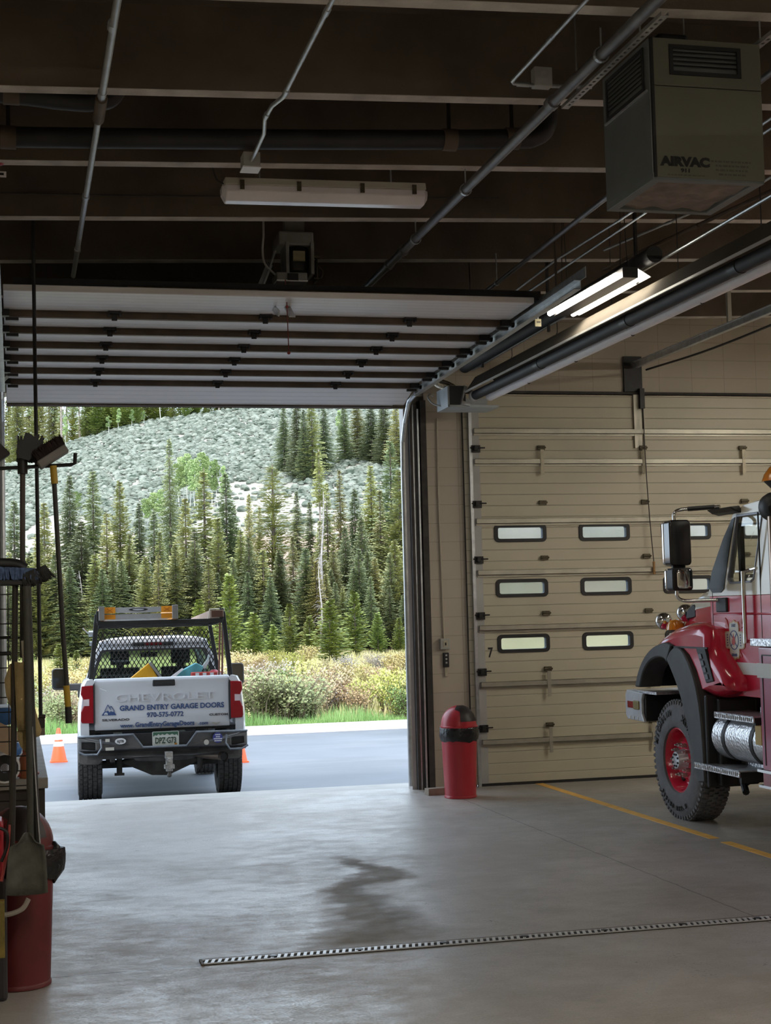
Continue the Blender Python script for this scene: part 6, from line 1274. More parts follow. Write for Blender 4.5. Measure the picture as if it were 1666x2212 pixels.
b = MB(); b.loft([[Vector((x, y, z)) for x, z in ((5.90, 2.755), (6.0, 2.765), (6.02, 2.70), (5.95, 2.72))] for y in (-4.05, -4.50)]); b.build('arm_bracket', M['trim'], mo, bevel=0.01)
b = MB(); b.bb(5.93, 5.965, -4.30, -4.10, 1.86, 1.985); b.build('lower_bracket', M['trim'], mo, bevel=0.01)
b = MB(); b.tube([(5.75, -4.0, 2.771), (5.93, -4.16, 2.776)], 0.02, 8); b.build('arm_sleeve', M['trim'], mo)
# badge on the door: cross, ring, axes
def D(y, z, d=0.0): return (xs_ - 0.004 - d, y, z)
ec, ez = -4.405, 1.622
def maltese(k):
    out = []
    for q in range(4):
        a0 = math.pi / 2 * q
        for (r_, da) in ((0.108, -0.78), (0.150, -0.52), (0.168, -0.36), (0.160, -0.18), (0.172, 0.0), (0.160, 0.18), (0.168, 0.36), (0.150, 0.52)):
            a = a0 + da; out.append((r_ * k * math.cos(a), r_ * k * math.sin(a)))
    return out
M['gold'] = mat('gold leaf', (0.62, 0.30, 0.10), 0.4); M['decalw'] = mat('cream decal', (0.66, 0.62, 0.52), 0.4); M['decalr'] = mat('red decal', (0.55, 0.06, 0.04), 0.4)
b = MB(); b.prism([(ec - x * 1.2, ez + z) for x, z in maltese(1.0)], 'X', xs_ - 0.006, xs_); em = b.build('door_emblem', M['gold'], fe)
b = MB(); b.prism([(ec - x * 1.2, ez + z) for x, z in maltese(0.93)], 'X', xs_ - 0.008, xs_ - 0.002); b.build('emblem_cross', M['decalw'], em)
b = MB(); b.sheet([(ec + 0.083 * math.cos(a), ez + 0.083 * math.sin(a)) for a in [2 * math.pi * k / 32 for k in range(32)]], [[(ec + 0.075 * math.cos(a), ez + 0.075 * math.sin(a)) for a in [2 * math.pi * k / 32 for k in range(32)]]], lambda u, v: (xs_ - 0.011, u, v), (0.004, 0, 0)); b.build('emblem_ring', M['navy'], em)
b = MB(); b.prism([(ec + 0.074 * math.cos(a), ez + 0.074 * math.sin(a)) for a in [2 * math.pi * k / 32 for k in range(32)]], 'X', xs_ - 0.010, xs_ - 0.007); b.build('emblem_disc', M['decalw'], em)
b = MB(); b.prism([(ec + y, ez + z) for y, z in ((0.035, -0.03), (0.03, 0.0), (0.015, 0.02), (0.005, 0.055), (-0.005, 0.02), (-0.025, 0.03), (-0.02, 0.0), (-0.03, -0.02), (0.0, -0.045))], 'X', xs_ - 0.0125, xs_ - 0.009)
b.build('emblem_figure', M['decalr'], em)
b = MB()
for sg_ in (-1, 1):
    for q in (0, 1): pass
    d0, d1_ = Vector((ec + sg_ * 0.055, ez - 0.055)), Vector((ec - sg_ * 0.055, ez + 0.055))
    n_ = Vector((0.004, 0.004 * sg_))
    b.prism([(d0.x - n_.x, d0.y - n_.y), (d1_.x - n_.x, d1_.y - n_.y), (d1_.x + n_.x, d1_.y + n_.y), (d0.x + n_.x, d0.y + n_.y)], 'X', xs_ - 0.0118, xs_ - 0.009)
b.build('emblem_tools', M['navy'], em)
b = MB()
for sg_ in (-1, 1):
    b.prism([(ec + sg_ * 0.10, ez + 0.10), (ec + sg_ * 0.13, ez + 0.17), (ec + sg_ * 0.165, ez + 0.19), (ec + sg_ * 0.15, ez + 0.14), (ec + sg_ * 0.17, ez + 0.12), (ec + sg_ * 0.135, ez + 0.10)], 'X', xs_ - 0.006, xs_)
    b.prism([(ec + sg_ * 0.085, ez - 0.11), (ec + sg_ * 0.12, ez - 0.145), (ec + sg_ * 0.13, ez - 0.13), (ec + sg_ * 0.095, ez - 0.095)], 'X', xs_ - 0.006, xs_)
b.build('emblem_flames', M['decalr'], em)
text('emblem_lettering', 'EAST', 0.036, (xs_ - 0.0095, ec, ez + 0.112), (0, -1, 0), (0, 0, 1), M['navy'], em, 0.001, 0.95, 0.001)
text('emblem_lettering', 'GRAND', 0.032, (xs_ - 0.0095, ec, ez - 0.137), (0, -1, 0), (0, 0, 1), M['navy'], em, 0.001, 0.9, 0.001)
b = MB()
for k in range(5):
    for sg_ in (-1, 1): b.box((xs_ - 0.0095, ec + sg_ * 0.12, ez - 0.045 + k * 0.022), (0.002, 0.018, 0.010))
b.build('emblem_print', M['navy'], em)
# fuel filler badge on the lower cab
b = MB(); b.lathe([(0.0, 0.0), (0.055, 0.0), (0.065, 0.012), (0.0, 0.018)], (xs_, -4.39, 1.232), 'X', 24)
b = MB(); b.sphere((xs_, -4.39, 1.232), 0.068, 20, (0.12, 1, 1)); b.sphere((xs_, -4.19, 1.25), 0.03, 14, (0.25, 1, 1.2)); b.build('filler_bezel', M['chrome'], fe, smooth=True)
b = MB(); b.sphere((xs_ - 0.006, -4.39, 1.232), 0.048, 20, (0.14, 1, 1)); b.build('filler_cap', M['black'], fe, smooth=True)
# grab rail
b = MB(); b.tube([(5.90, -4.70, 2.20), (5.90, -4.70, 1.60)], 0.018, 10); b.tube([(5.90, -4.70, 2.19), (5.955, -4.72, 2.21), (5.96, -4.82, 2.22)], 0.014, 8); b.tube([(5.90, -4.70, 1.62), (5.96, -4.70, 1.61)], 0.014, 8); b.build('grab_rail', M['chrome'], fe, smooth=True)
# fuel tank, straps, steps
b = MB(); b.cyl((5.965, -4.26, 0.805), (5.965, -5.40, 0.805), 0.198, 36); ta = b.build('fuel_tank', M['plate'], fe, smooth=True, bevel=0.008)
for y in (-4.48, -4.98):
    b = MB(); b.cyl((5.965, y + 0.028, 0.805), (5.965, y - 0.028, 0.805), 0.203, 36); b.build('tank_strap', M['black'], ta, smooth=True)
for y0, y1, z, x0, x1, nm in ((-4.33, -5.05, 1.02, 5.765, 6.1, 'upper_step'), (-3.97, -4.83, 0.565, 5.73, 6.05, 'lower_step')):
    b = MB(); b.bb(x0, x1, y1, y0, z - 0.012, z); b.bb(x0, x0 + 0.012, y1, y0, z - 0.055, z); st_ = b.build(nm, M['plate'], fe, bevel=0.004)
    b = MB()
    for k in range(int((y0 - y1) / 0.035)): b.box((x0 - 0.002, y0 - 0.02 - k * 0.035, z - 0.028), (0.006, 0.010, 0.028), rx=0.25)
    b.build('tread_slots', M['greypaint'], st_)
    b = MB(); b.bb(x0 + 0.02, x1, y1 + 0.002, y1 + 0.03, z - 0.10, z - 0.012); b.build('step_bracket', M['black'], st_)
b = MB(); b.bb(6.02, 6.06, -5.18, -4.3, 0.56, 0.62); b.bb(6.06, 6.1, -5.18, -4.6, 1.0, 1.06); b.build('kick_plate', M['plate'], fe)
b = MB(); b.bb(5.76, 5.80, -5.18, -5.08, 0.80, 0.95); b.build('tank_tag', mat('yellow tag', (0.55, 0.38, 0.10), 0.5), fe)
b = MB(); b.bb(6.0, 6.4, -5.2, -4.2, 0.48, 0.54); b.tube([(5.98, -4.35, 0.50), (5.9, -4.6, 0.36)], 0.03, 8); b.build('air_tank', M['black'], fe)
# pump body
b = MB(); b.bb(5.75, mirx(5.75), -9.4, -5.20, 0.61, 1.585); bo = b.build('body_panel', mat('faded rose red paint', (0.46, 0.09, 0.16), 0.25, coat=0.6, var=0.03), fe, bevel=0.015)
b = MB(); b.bb(5.738, mirx(5.738), -9.4, -5.195, 1.34, 1.455); b.build('body_stripe', M['stripew'], bo)
b = MB(); b.bb(5.735, mirx(5.735), -9.4, -5.10, 1.588, 1.65); b.build('top_step', M['plate'], bo, bevel=0.005)
b = MB(); b.bb(5.745, 5.752, -5.272, -5.262, 0.65, 1.52); b.bb(5.745, 5.752, -9.0, -5.27, 1.515, 1.525); b.build('locker_seam', M['black'], bo)
b = MB(); b.bb(5.74, 5.80, -9.4, -5.13, 0.59, 0.612); b.bb(5.74, 5.80, -9.4, -5.15, 0.47, 0.49); b.build('lower_rail', M['chrome'], bo)
b = MB(); b.bb(5.745, 5.78, -5.6, -5.22, 0.49, 0.59); b.build('side_marker', M['redlens'], bo)
b = MB(); b.bb(6.0, mirx(6.0), -9.4, -6.7, 1.65, 2.4); b.build('upper_body', M['fred'], fe, bevel=0.03)
# rear pillar, exhaust stack, lamp and beacon on the roof edge
b = MB(); b.cyl((5.90, -5.31, 1.66), (5.90, -5.31, 2.62), 0.07, 20); b.build('exhaust_stack', mat('heat tinted steel', (0.30, 0.22, 0.17), 0.25, 0.9, var=0.1), fe, smooth=True)
b = MB(); b.lathe([(0.0, 0.03), (0.11, 0.03), (0.12, -0.02), (0.12, -0.08), (0.10, -0.12), (0.0, -0.13)], (5.93, -5.20, 2.70), 'Y', 28); sp = b.build('spot_lamp', M['trim'], fe, smooth=True)
b = MB()
for k in range(7): b.bb(5.86 + k * 0.02, 5.868 + k * 0.02, -5.336, -5.33, 2.64, 2.76)
b.build('lamp_louvre', M['black'], sp)
b = MB(); b.loft([[Vector((5.99 + rx_ * math.cos(a), -5.27 + rx_ * 1.0 * math.sin(a), z)) for a in [2 * math.pi * k / 20 for k in range(20)]] for z, rx_ in ((2.905, 0.165), (2.96, 0.145), (3.02, 0.10), (3.04, 0.05))]); be_ = b.build('beacon', mat('amber beacon lens', (0.72, 0.24, 0.02), 0.2, coat=0.4), fe, smooth=True, angle=50)
b = MB(); b.loft([[Vector((6.0 + rx_ * math.cos(a), -5.27 + rx_ * math.sin(a), z)) for a in [2 * math.pi * k / 20 for k in range(20)]] for z, rx_ in ((2.81, 0.07), (2.85, 0.10), (2.905, 0.155))]); b.build('beacon_base', M['trim'], be_, smooth=True)
TREES = [
('young',13.68,73.59,-0.78,2.92,1.25), ('young',15.39,71.08,-0.77,3.34,1.0), ('young',15.96,62.17,-0.72,3.42,1.35), ('young',19.9,74.06,-0.79,4.07,0.95), ('young',21.94,76.75,-0.76,2.72,1.0), 
('young',23.26,76.45,-0.75,2.34,1.0), ('young',14.63,72.38,-0.77,2.16,1.2), ('young',12.49,75.27,-0.79,5.28,0.9), ('young',1.78,49.23,-0.63,1.63,1.5), ('young',2.63,54.21,-0.66,1.25,1.2), 
('young',17.34,75.3,-0.79,2.66,1.0), ('young',0.63,73.75,-0.76,1.58,1.1), ('young',10.95,77.8,-0.8,3.83,1.1), ('spruce',11.01,95.55,3.37,11.77,0.62), ('spruce',7.05,90.56,1.45,10.09,0.85), 
('spruce',5.35,92.97,2.0,10.59,0.9), ('spruce',12.5,87.15,0.94,11.07,1.15), ('spruce',14.47,90.78,2.32,9.81,0.9), ('spruce',3.96,99.48,3.43,9.38,0.85), ('spruce',1.91,89.85,0.69,9.32,1.0), 
('spruce',-0.08,92.37,1.12,9.26,1.0), ('spruce',15.9,89.51,2.02,8.46,0.55), ('spruce',21.12,99.52,5.26,6.24,0.8), ('spruce',22.19,93.06,3.69,7.95,0.75), ('spruce',23.95,96.68,4.77,8.14,0.8), 
('spruce',23.52,89.7,2.88,7.96,0.9), ('spruce',25.34,92.23,3.73,9.02,0.95), ('spruce',26.26,89.83,3.17,11.17,1.0), ('spruce',25.91,85.96,1.74,10.06,1.1), ('spruce',8.82,96.39,3.37,7.09,0.9), 
('spruce',9.17,88.13,0.94,8.41,0.95), ('spruce',5.98,87.88,0.58,8.62,1.0), ('spruce',4.23,86.29,0.07,8.43,1.35), ('spruce',10.93,84.57,0.13,9.72,1.0), ('spruce',11.28,82.57,-0.28,8.02,1.1), 
('spruce',12.87,83.16,-0.07,8.52,1.0), ('spruce',14.19,81.87,-0.27,7.78,1.0), ('spruce',16.57,81.38,-0.25,6.5,1.0), ('spruce',17.81,83.08,0.22,7.02,0.9), ('spruce',15.34,80.66,-0.44,6.53,1.1), 
('spruce',20.42,82.48,0.24,6.47,0.9), ('spruce',21.4,79.19,-0.43,6.52,1.1), ('spruce',23.33,78.74,-0.43,6.16,1.1), ('spruce',0.76,84.21,-0.51,6.53,1.1), ('spruce',2.49,83.76,-0.5,6.92,1.2), 
('spruce',4.92,82.67,-0.56,6.75,1.5), ('spruce',6.59,82.81,-0.47,6.19,1.2), ('spruce',7.94,81.52,-0.61,5.23,1.1), ('spruce',9.08,81.29,-0.6,4.54,1.0), ('spruce',9.94,81.99,-0.45,6.24,1.0), 
('spruce',17.24,93.36,3.37,6.46,0.6), ('spruce',21.15,94.44,3.96,6.33,0.8), ('spruce',24.82,87.34,2.12,8.51,0.9), ('spruce',22.66,83.88,0.79,7.68,1.0), ('spruce',21.8,85.15,1.11,6.83,0.9), 
('spruce',20.32,86.52,1.41,6.94,0.8), ('spruce',15.16,91.79,2.77,7.13,0.8), ('spruce',7.34,85.6,0.14,7.37,1.0), ('spruce',-0.4,83.56,-0.64,5.18,1.2), ('spruce',9.46,87.13,0.68,7.19,1.0), 
('spruce',11.89,80.49,-0.61,6.3,1.2), ('spruce',14.31,79.97,-0.6,5.35,1.0), ('spruce',18.07,80.06,-0.43,5.56,1.0), ('spruce',21.88,78.16,-0.59,4.85,1.0), ('spruce',25.69,83.17,0.82,7.27,1.0), 
('spruce',24.56,78.52,-0.41,4.93,1.0), ('spruce',-0.81,83.79,-0.63,4.16,1.1819267691486433), ('spruce',-0.43,87.54,-0.02,6.66,0.9837590527555652), ('spruce',0.24,84.91,-0.43,6.07,1.097993077555671), 
('spruce',0.47,83.28,-0.65,4.68,0.9936731837958822), ('spruce',0.86,84.5,-0.47,6.88,1.2608257201646513), ('spruce',1.44,83.63,-0.57,7.56,1.2966409588284273), ('spruce',1.73,84.25,-0.47,5.38,1.164337268644733), 
('spruce',2.29,84.69,-0.37,4.98,1.1598885462189052), ('spruce',2.91,82.86,-0.61,5.62,0.9257493988863106), ('spruce',3.37,82.97,-0.58,5.96,1.2784177299151198), ('spruce',3.75,86.12,-0.01,4.47,1.0142612920919658), 
('spruce',3.96,82.66,-0.6,4.36,1.2057181197443958), ('spruce',4.41,85.13,-0.16,4.76,1.279999892842491), ('spruce',5.05,82.58,-0.57,5.85,0.960063947307286), ('spruce',5.32,81.94,-0.64,5.87,1.2612882520458757), 
('spruce',5.77,82.57,-0.54,4.99,0.9975545135375983), ('spruce',6.03,82.62,-0.52,6.45,1.0693607427322056), ('spruce',6.78,85.47,0.06,3.88,0.9701003958506605), ('spruce',7.18,84.13,-0.19,6.92,1.2899382115174334), 
('spruce',7.39,82.56,-0.47,4.62,0.9052870505941447), ('spruce',8.02,81.69,-0.58,6.44,1.0742429194007297), ('spruce',8.34,82.91,-0.36,5.99,1.0671846183542595), ('spruce',8.78,81.15,-0.63,6.68,0.9341023494696999), 
('spruce',9.12,82.36,-0.43,5.56,1.223079928566402), ('spruce',9.98,85.07,0.19,4.21,0.9251895612170692), ('spruce',9.98,82.17,-0.42,7.12,1.12946842646822), ('spruce',10.98,84.66,0.16,5.74,0.9011760730917647), 
('spruce',11.42,84.1,0.05,6.42,0.9132485863056928), ('spruce',11.96,84.66,0.22,3.91,1.1320031558632038), ('spruce',11.77,82.22,-0.33,3.53,0.9333419209732398), ('spruce',12.42,82.08,-0.32,5.48,0.9618077915343278), 
('spruce',12.64,81.95,-0.33,5.14,0.950580745099027), ('spruce',13.36,83.04,-0.07,4.28,1.0885192500467895), ('spruce',13.49,80.64,-0.53,6.18,0.9790027470854723), ('spruce',14.27,82.69,-0.09,6.89,1.1833284485359385), 
('spruce',14.55,80.93,-0.43,7.49,1.0729680434700224), ('spruce',15.0,82.9,-0.0,3.15,1.101033040342544), ('spruce',15.35,80.16,-0.53,6.8,1.1102963369611234), ('spruce',15.62,79.19,-0.66,5.05,1.1452675232186398), 
('spruce',16.8,83.2,0.18,3.89,1.292692388304717), ('spruce',16.68,81.34,-0.25,6.15,1.2907213888890356), ('spruce',17.39,82.75,0.11,3.1,1.1065096655552717), ('spruce',17.89,82.32,0.04,3.09,1.0183308054548006), 
('spruce',18.11,80.15,-0.41,6.66,1.2834334212093634), ('spruce',18.47,79.72,-0.47,6.21,1.1452133756383478), ('spruce',19.45,82.58,0.2,4.06,1.1912131618135744), ('spruce',19.37,79.92,-0.39,4.91,1.0710005974646797), 
('spruce',20.11,81.92,0.08,4.81,1.0075382744176604), ('spruce',19.85,79.41,-0.46,4.43,1.067894154131601), ('spruce',20.3,79.35,-0.45,4.01,1.0166584976735655), ('spruce',21.02,79.1,-0.47,5.35,1.255359007812063), 
('spruce',21.98,82.01,0.22,5.35,1.2160650566360802), ('spruce',22.41,81.17,0.04,5.97,1.1386396006502086), ('spruce',22.85,80.95,0.02,5.47,1.2173751268137285), ('spruce',23.1,80.97,0.04,4.23,1.297233171545193), 
('spruce',23.07,78.03,-0.56,4.21,1.1441143399216034), ('spruce',23.78,79.17,-0.32,6.9,1.2474848022139546), ('spruce',23.87,77.67,-0.58,3.63,1.1428345988916477), ('spruce',24.54,78.49,-0.42,4.6,0.9154844577181454), 
('spruce',25.37,79.89,-0.08,3.42,1.0464998841134987), ('open',17.85,90.96,2.74,9.89,1.6), ('yellow',18.64,79.39,-0.52,5.91,1.15), ('bluish',16.06,79.22,-0.64,2.41,1.0), ('snag',6.22,84.96,-0.09,5.9,1.0), 
('snag',8.64,83.33,-0.27,6.13,1.0), ('snag',20.14,85.41,1.05,9.13,1.0), ('snag',0.73,84.39,-0.49,3.84,1.0), ('snag',20.75,78.05,-0.64,2.88,1.0), ('snag',18.75,78.84,-0.6,6.12,1.0), 
('snag',4.26,84.45,-0.3,5.37,1.0), ('slender',21.27,91.09,3.1,10.61,0.8), ('hillspruce',27.56,141.48,16.54,7.39,0.9), ('hillspruce',28.18,137.18,15.53,8.77,0.9), ('hillspruce',29.48,135.83,15.33,8.98,0.95), 
('hillspruce',31.45,139.5,16.48,7.41,0.9), ('hillspruce',34.46,143.37,17.8,6.65,1.1), ('hillspruce',36.26,144.94,18.4,6.94,1.2), ('hillspruce',37.05,141.71,17.66,6.87,1.2), 
('hillspruce',37.93,139.43,17.18,7.33,1.2), ('hillspruce',38.72,137.23,16.7,7.07,1.1), ('hillspruce',39.77,136.51,16.62,6.33,1.2), ('hillspruce',28.59,135.63,15.18,7.57,0.8), 
('aspen',15.73,130.36,12.37,4.87,1), ('aspen',16.15,128.22,11.9,4.89,1), ('aspen',17.33,131.5,12.85,4.64,1), ('aspen',18.27,131.79,13.05,4.34,1), ('aspen',18.5,126.63,11.82,4.81,1), 
('aspen',18.94,126.06,11.73,4.18,0.9), ('aspen',12.84,123.57,10.36,3.2,1.1), ('aspen',11.89,122.3,9.94,2.89,1.1), ('aspen',5.97,135.5,11.7,2.66,1.2), ('aspen',11.64,126.99,11.03,1.95,1.0), 
('aspen',34.9,148.43,19.13,5.14,1.0), ('aspen',15.19,129.51,12.09,4.39,1.3), ('aspen',15.92,129.27,12.13,5.31,1.3), ('aspen',16.38,127.15,11.67,4.92,1.3), ('aspen',17.59,129.88,12.49,5.1,1.3), 
('aspen',18.07,126.75,11.79,4.63,1.3), ('aspen',16.38,124.67,11.07,4.07,1.3), ('aspen',12.86,121.57,9.88,2.67,1.3), ('aspen',12.39,123.18,10.21,3.02,1.3), ('aspen',11.6,122.41,9.93,2.28,1.3), 
('ridgepine',-0.74,221.57,22.96,25.79,0.9109865499644239), ('ridgepine',0.05,224.63,23.06,22.33,0.819658657771944), ('ridgepine',1.26,231.67,23.07,30.23,0.8778062042984024), 
('ridgepine',2.3,237.38,23.09,28.88,0.9410790522567345), ('ridgepine',2.89,218.62,24.23,17.66,0.9917204421632486), ('ridgepine',4.28,223.62,24.4,25.82,1.0604135921429891), 
('ridgepine',5.3,227.54,24.49,22.41,1.001423442610878), ('ridgepine',6.36,227.58,24.8,27.21,0.9773298748793954), ('ridgepine',6.41,201.08,25.75,18.5,1.0596581710936839), ('ridgepine',7.98,226.04,25.37,21.86,1.0636438400766446), 
('ridgepine',9.14,233.35,25.28,20.6,0.9184890212002232), ('ridgepine',9.51,215.84,26.45,15.45,1.0806760165113565), ('ridgepine',10.01,203.02,27.34,11.59,0.8407906580602007), 
('ridgepine',12.91,233.7,26.16,25.52,0.9308485599882288), ('ridgepine',12.23,209.79,27.47,15.23,0.952172895148718), ('ridgepine',13.15,211.24,27.6,17.88,0.975522232221609), 
('ridgepine',15.16,231.18,26.8,20.26,1.00459464099049), ('ridgepine',16.75,229.3,27.27,15.61,1.0972968934606446), ('ridgepine',15.97,203.86,28.76,12.49,1.0581912599348806), 
('ridgepine',18.89,230.58,27.66,15.06,0.9707322510422971), ('ridgepine',18.05,205.15,29.13,11.95,1.0494823790820063), ('ridgeaspen',19.18,206.28,29.18,9.92,1.1), ('ridgeaspen',21.49,219.51,28.63,14.91,1.1), 
('ridgeaspen',20.69,201.22,29.62,6.99,1.1), ('ridgeaspen',22.76,208.55,29.39,9.19,1.1), ('ridgeaspen',23.81,205.27,29.69,11.04,1.1), ('ridgeaspen',27.08,218.82,29.18,11.26,1.1), 
('ridgeaspen',27.9,212.1,29.66,12.76,1.1), ('ridgeaspen',29.71,214.2,29.7,13.12,1.1), ('ridgeaspen',31.87,217.74,29.68,12.56,1.1), ('ridgeaspen',32.92,208.47,30.29,7.66,1.1), 
('ridgepine',15.76,206.75,28.52,11.94,0.9), ('ridgepine',18.18,211.19,28.8,16.95,0.9), ('ridgepine',23.78,202.45,29.85,14.56,0.9), ('ridgepine',26.58,209.47,29.7,14.27,0.9), 
('ridgepine',28.28,198.57,30.54,12.63,0.9), ('ridgepine',31.18,203.06,30.51,10.17,0.9), ('ridgeaspen',6.85,199.73,25.64,4.43,1.0), ('ridgeaspen',12.81,198.28,27.36,2.67,1.0), 
('ridgeaspen',14.07,197.91,27.67,3.33,1.0), ('ridgeaspen',15.95,197.47,28.17,2.62,1.0), ('ridgeaspen',17.64,197.07,28.53,2.1,1.0), ('ridgespruce',-0.9,220.76,22.95,12.88,1.0398949706264409), 
('ridgespruce',0.4,212.01,23.79,13.64,0.9307164909425659), ('ridgespruce',2.2,219.68,23.97,15.71,0.9392186535434677), ('ridgespruce',3.48,211.97,24.77,12.91,0.9724901608460974), 
('ridgespruce',5.39,207.71,25.63,12.26,0.917263266220779), ('ridgespruce',6.45,205.13,26.12,7.89,0.8203509481465141), ('ridgespruce',8.84,220.64,25.95,10.4,1.023791186927555), 
('ridgespruce',10.24,218.36,26.47,8.74,0.9915558699099944), ('ridgespruce',12.34,223.74,26.63,9.04,1.1724982731032614), ('ridgespruce',13.0,210.11,27.63,9.48,0.8675844881982421), 
('ridgespruce',15.73,220.13,27.63,12.6,1.0342242976064746), ('ridgespruce',17.35,220.97,27.95,10.39,1.0313378890948002), ('ridgespruce',18.75,215.33,28.62,6.01,1.1933460107744471), 
('ridgespruce',20.43,218.13,28.61,9.6,1.011195886693795), ('ridgeaspen',19.25,204.86,29.27,9.19,1.1), ('ridgeaspen',20.14,200.18,29.63,7.52,1.1), ('ridgeaspen',21.7,202.92,29.62,6.77,1.1), 
('ridgeaspen',23.02,202.9,29.75,6.2,1.1), ('ridgeaspen',24.1,200.64,30.0,5.74,1.1), ('ridgeaspen',25.96,201.97,30.1,8.28,1.1), ('ridgeaspen',27.86,204.07,30.15,6.73,1.1), 
('ridgeaspen',28.76,198.11,30.62,5.74,1.1), ('ridgeaspen',29.95,197.04,30.63,6.41,1.1), ('ridgeyoung',10.13,202.97,27.37,5.28,1.1795767874349434), ('ridgeyoung',11.08,204.73,27.5,7.01,0.9318846310011472), 
('ridgeyoung',11.37,201.27,27.56,5.59,1.2857854450990545), ('ridgeyoung',12.48,206.15,27.76,5.99,0.9432161342284602), ('ridgeyoung',13.37,203.63,28.14,6.44,1.1623706172964565), 
('ridgeyoung',14.2,205.59,28.21,6.02,1.160080200738092), ('ridgeyoung',14.37,201.16,28.49,5.48,1.0460737424385176), ('ridgeyoung',15.24,204.49,28.54,5.52,1.049965896435614), 
('ridgeyoung',15.81,200.22,28.74,5.37,1.1839685191601632), ('ridgeyoung',16.59,199.4,28.8,4.65,0.9930464312729965), ('ridgeyoung',17.27,202.49,29.17,4.62,1.02069299262611), 
('ridgeyoung',18.22,203.67,29.23,3.9,1.196573747062131), ('ridgeyoung',18.94,203.78,29.3,4.91,1.015832565436018), ('ridgeyoung',19.68,202.33,29.46,4.18,1.0996971574368652), 
('ridgeyoung',20.26,201.86,29.54,4.24,1.1946241620426112), ('ridgeyoung',20.74,201.03,29.64,3.51,1.088012148657251), ('ridgeyoung',21.61,202.37,29.65,3.81,0.9694946431577283), 
('ridgeyoung',21.81,198.55,29.6,2.77,1.2172348787345144), ('ridgeyoung',23.18,201.5,29.85,4.15,1.001367896639501), ('ridgeyoung',23.61,198.2,29.82,3.75,0.914637012610146), 
('ridgeyoung',24.36,199.24,30.11,3.59,1.2907873451873326), ('ridgeyoung',25.24,200.7,30.11,2.76,1.156238494248985), ('ridgeyoung',25.4,199.16,30.22,2.29,1.2418596806927602), 
('ridgeyoung',26.07,196.99,29.96,2.05,1.292159094457443), ('ridgeyoung',26.97,199.67,30.34,2.85,1.294524814951389), ('ridgeyoung',28.31,202.01,30.33,2.26,1.0700474158125939), 
('ridgeyoung',28.59,200.63,30.44,3.64,1.2805012785992953), ('ridgeyoung',29.48,199.76,30.58,2.97,1.162738627343891), ('ridgeyoung',29.64,197.32,30.65,1.86,0.9111062326571909), 
('ridgeyoung',30.66,200.09,30.66,2.67,0.9902175577139831), ('ridgeyoung',31.17,197.35,30.85,1.69,1.1089260228774553), ('ridgeyoung',31.93,196.79,30.83,2.2,1.1770791968550043), 
('ridgeyoung',33.23,200.12,30.8,3.16,1.1621051817860235), ('ridgeyoung',33.73,198.16,30.94,1.56,1.1862963581823656), ('ridgeyoung',33.76,195.61,30.77,1.62,1.038359170833224), 
('ridgeyoung',35.13,198.99,30.96,1.45,1.2636106862518401), ('ridgeyoung',35.96,198.4,31.04,1.12,1.146712103979807), ('ridgeyoung',36.66,199.23,31.03,2.77,1.1441455839454175), 
('ridgeyoung',36.63,195.71,31.16,2.08,1.1890740593558191), ('ridgeyoung',38.04,198.23,31.16,2.54,1.1253298305700394), ('ridgeyoung',38.89,199.92,31.11,2.36,0.956394269051688), 
('spruce',28.5,87.24,2.46,5.88,1.0170441474058416), ('spruce',28.94,84.6,1.55,7.18,1.0521089382504485), ('spruce',32.45,94.31,4.86,5.96,0.9823945526484221), ('spruce',30.55,83.69,1.39,10.43,1.002987824828973), 
('spruce',32.4,87.73,3.07,5.13,0.8210281787197031), ('spruce',33.96,88.2,3.34,5.87,0.9234019440643666), ('spruce',30.99,76.22,-0.53,7.3,0.8212018812760291), ('spruce',33.24,80.23,0.53,5.04,0.9597092453727327), 
('spruce',34.86,81.78,1.13,8.53,0.9094347314189187), ('spruce',35.24,80.56,0.78,7.06,0.9320061194651209), ('spruce',38.18,84.85,2.55,9.26,1.0573106135874784), ('spruce',40.49,88.95,4.07,6.8,0.8835433119142447), 
('spruce',40.67,86.94,3.54,5.74,0.8356445924211551), ('spruce',42.69,89.05,4.28,5.83,0.9534507563964855), ('spruce',40.3,79.87,0.98,9.44,1.0275813317023732), ('spruce',40.37,77.8,0.36,8.14,0.8423217636486002), 
('spruce',45.59,87.76,4.17,6.8,1.0934667326598788), ('spruce',46.4,87.61,4.2,6.15,1.0246780397738284), ('spruce',42.25,75.44,-0.12,9.07,0.9021800118046936), ('spruce',44.91,78.99,1.09,8.6,0.9459169935557213), 
('spruce',50.44,88.91,4.9,4.62,0.8545992506284257), ('spruce',50.85,88.26,4.75,1.03,1.1454197792600784), ('spruce',52.5,88.79,5.04,0.69,0.8777317576953124), ('spruce',51.33,83.86,3.55,2.74,0.9816552418260136), 
('spruce',48.16,75.92,0.4,8.58,0.8238236684374018), ('spruce',54.58,85.7,4.33,5.75,0.815776883529876), ('spruce',56.79,87.57,5.03,2.36,1.1137985077444168), ('spruce',49.07,71.61,-0.55,7.79,1.0608543935588366), 
('spruce',55.91,82.52,3.5,6.23,0.9837374473955387), ('spruce',56.46,81.67,3.24,2.2,0.9194734300962983), ('spruce',-2.31,95.28,1.69,9.42,1), ('spruce',-3.88,94.74,1.4,8.79,1), 
('spruce',-5.1,87.8,-0.22,10.36,1), ('spruce',-7.39,96.02,1.43,8.66,1), 
]
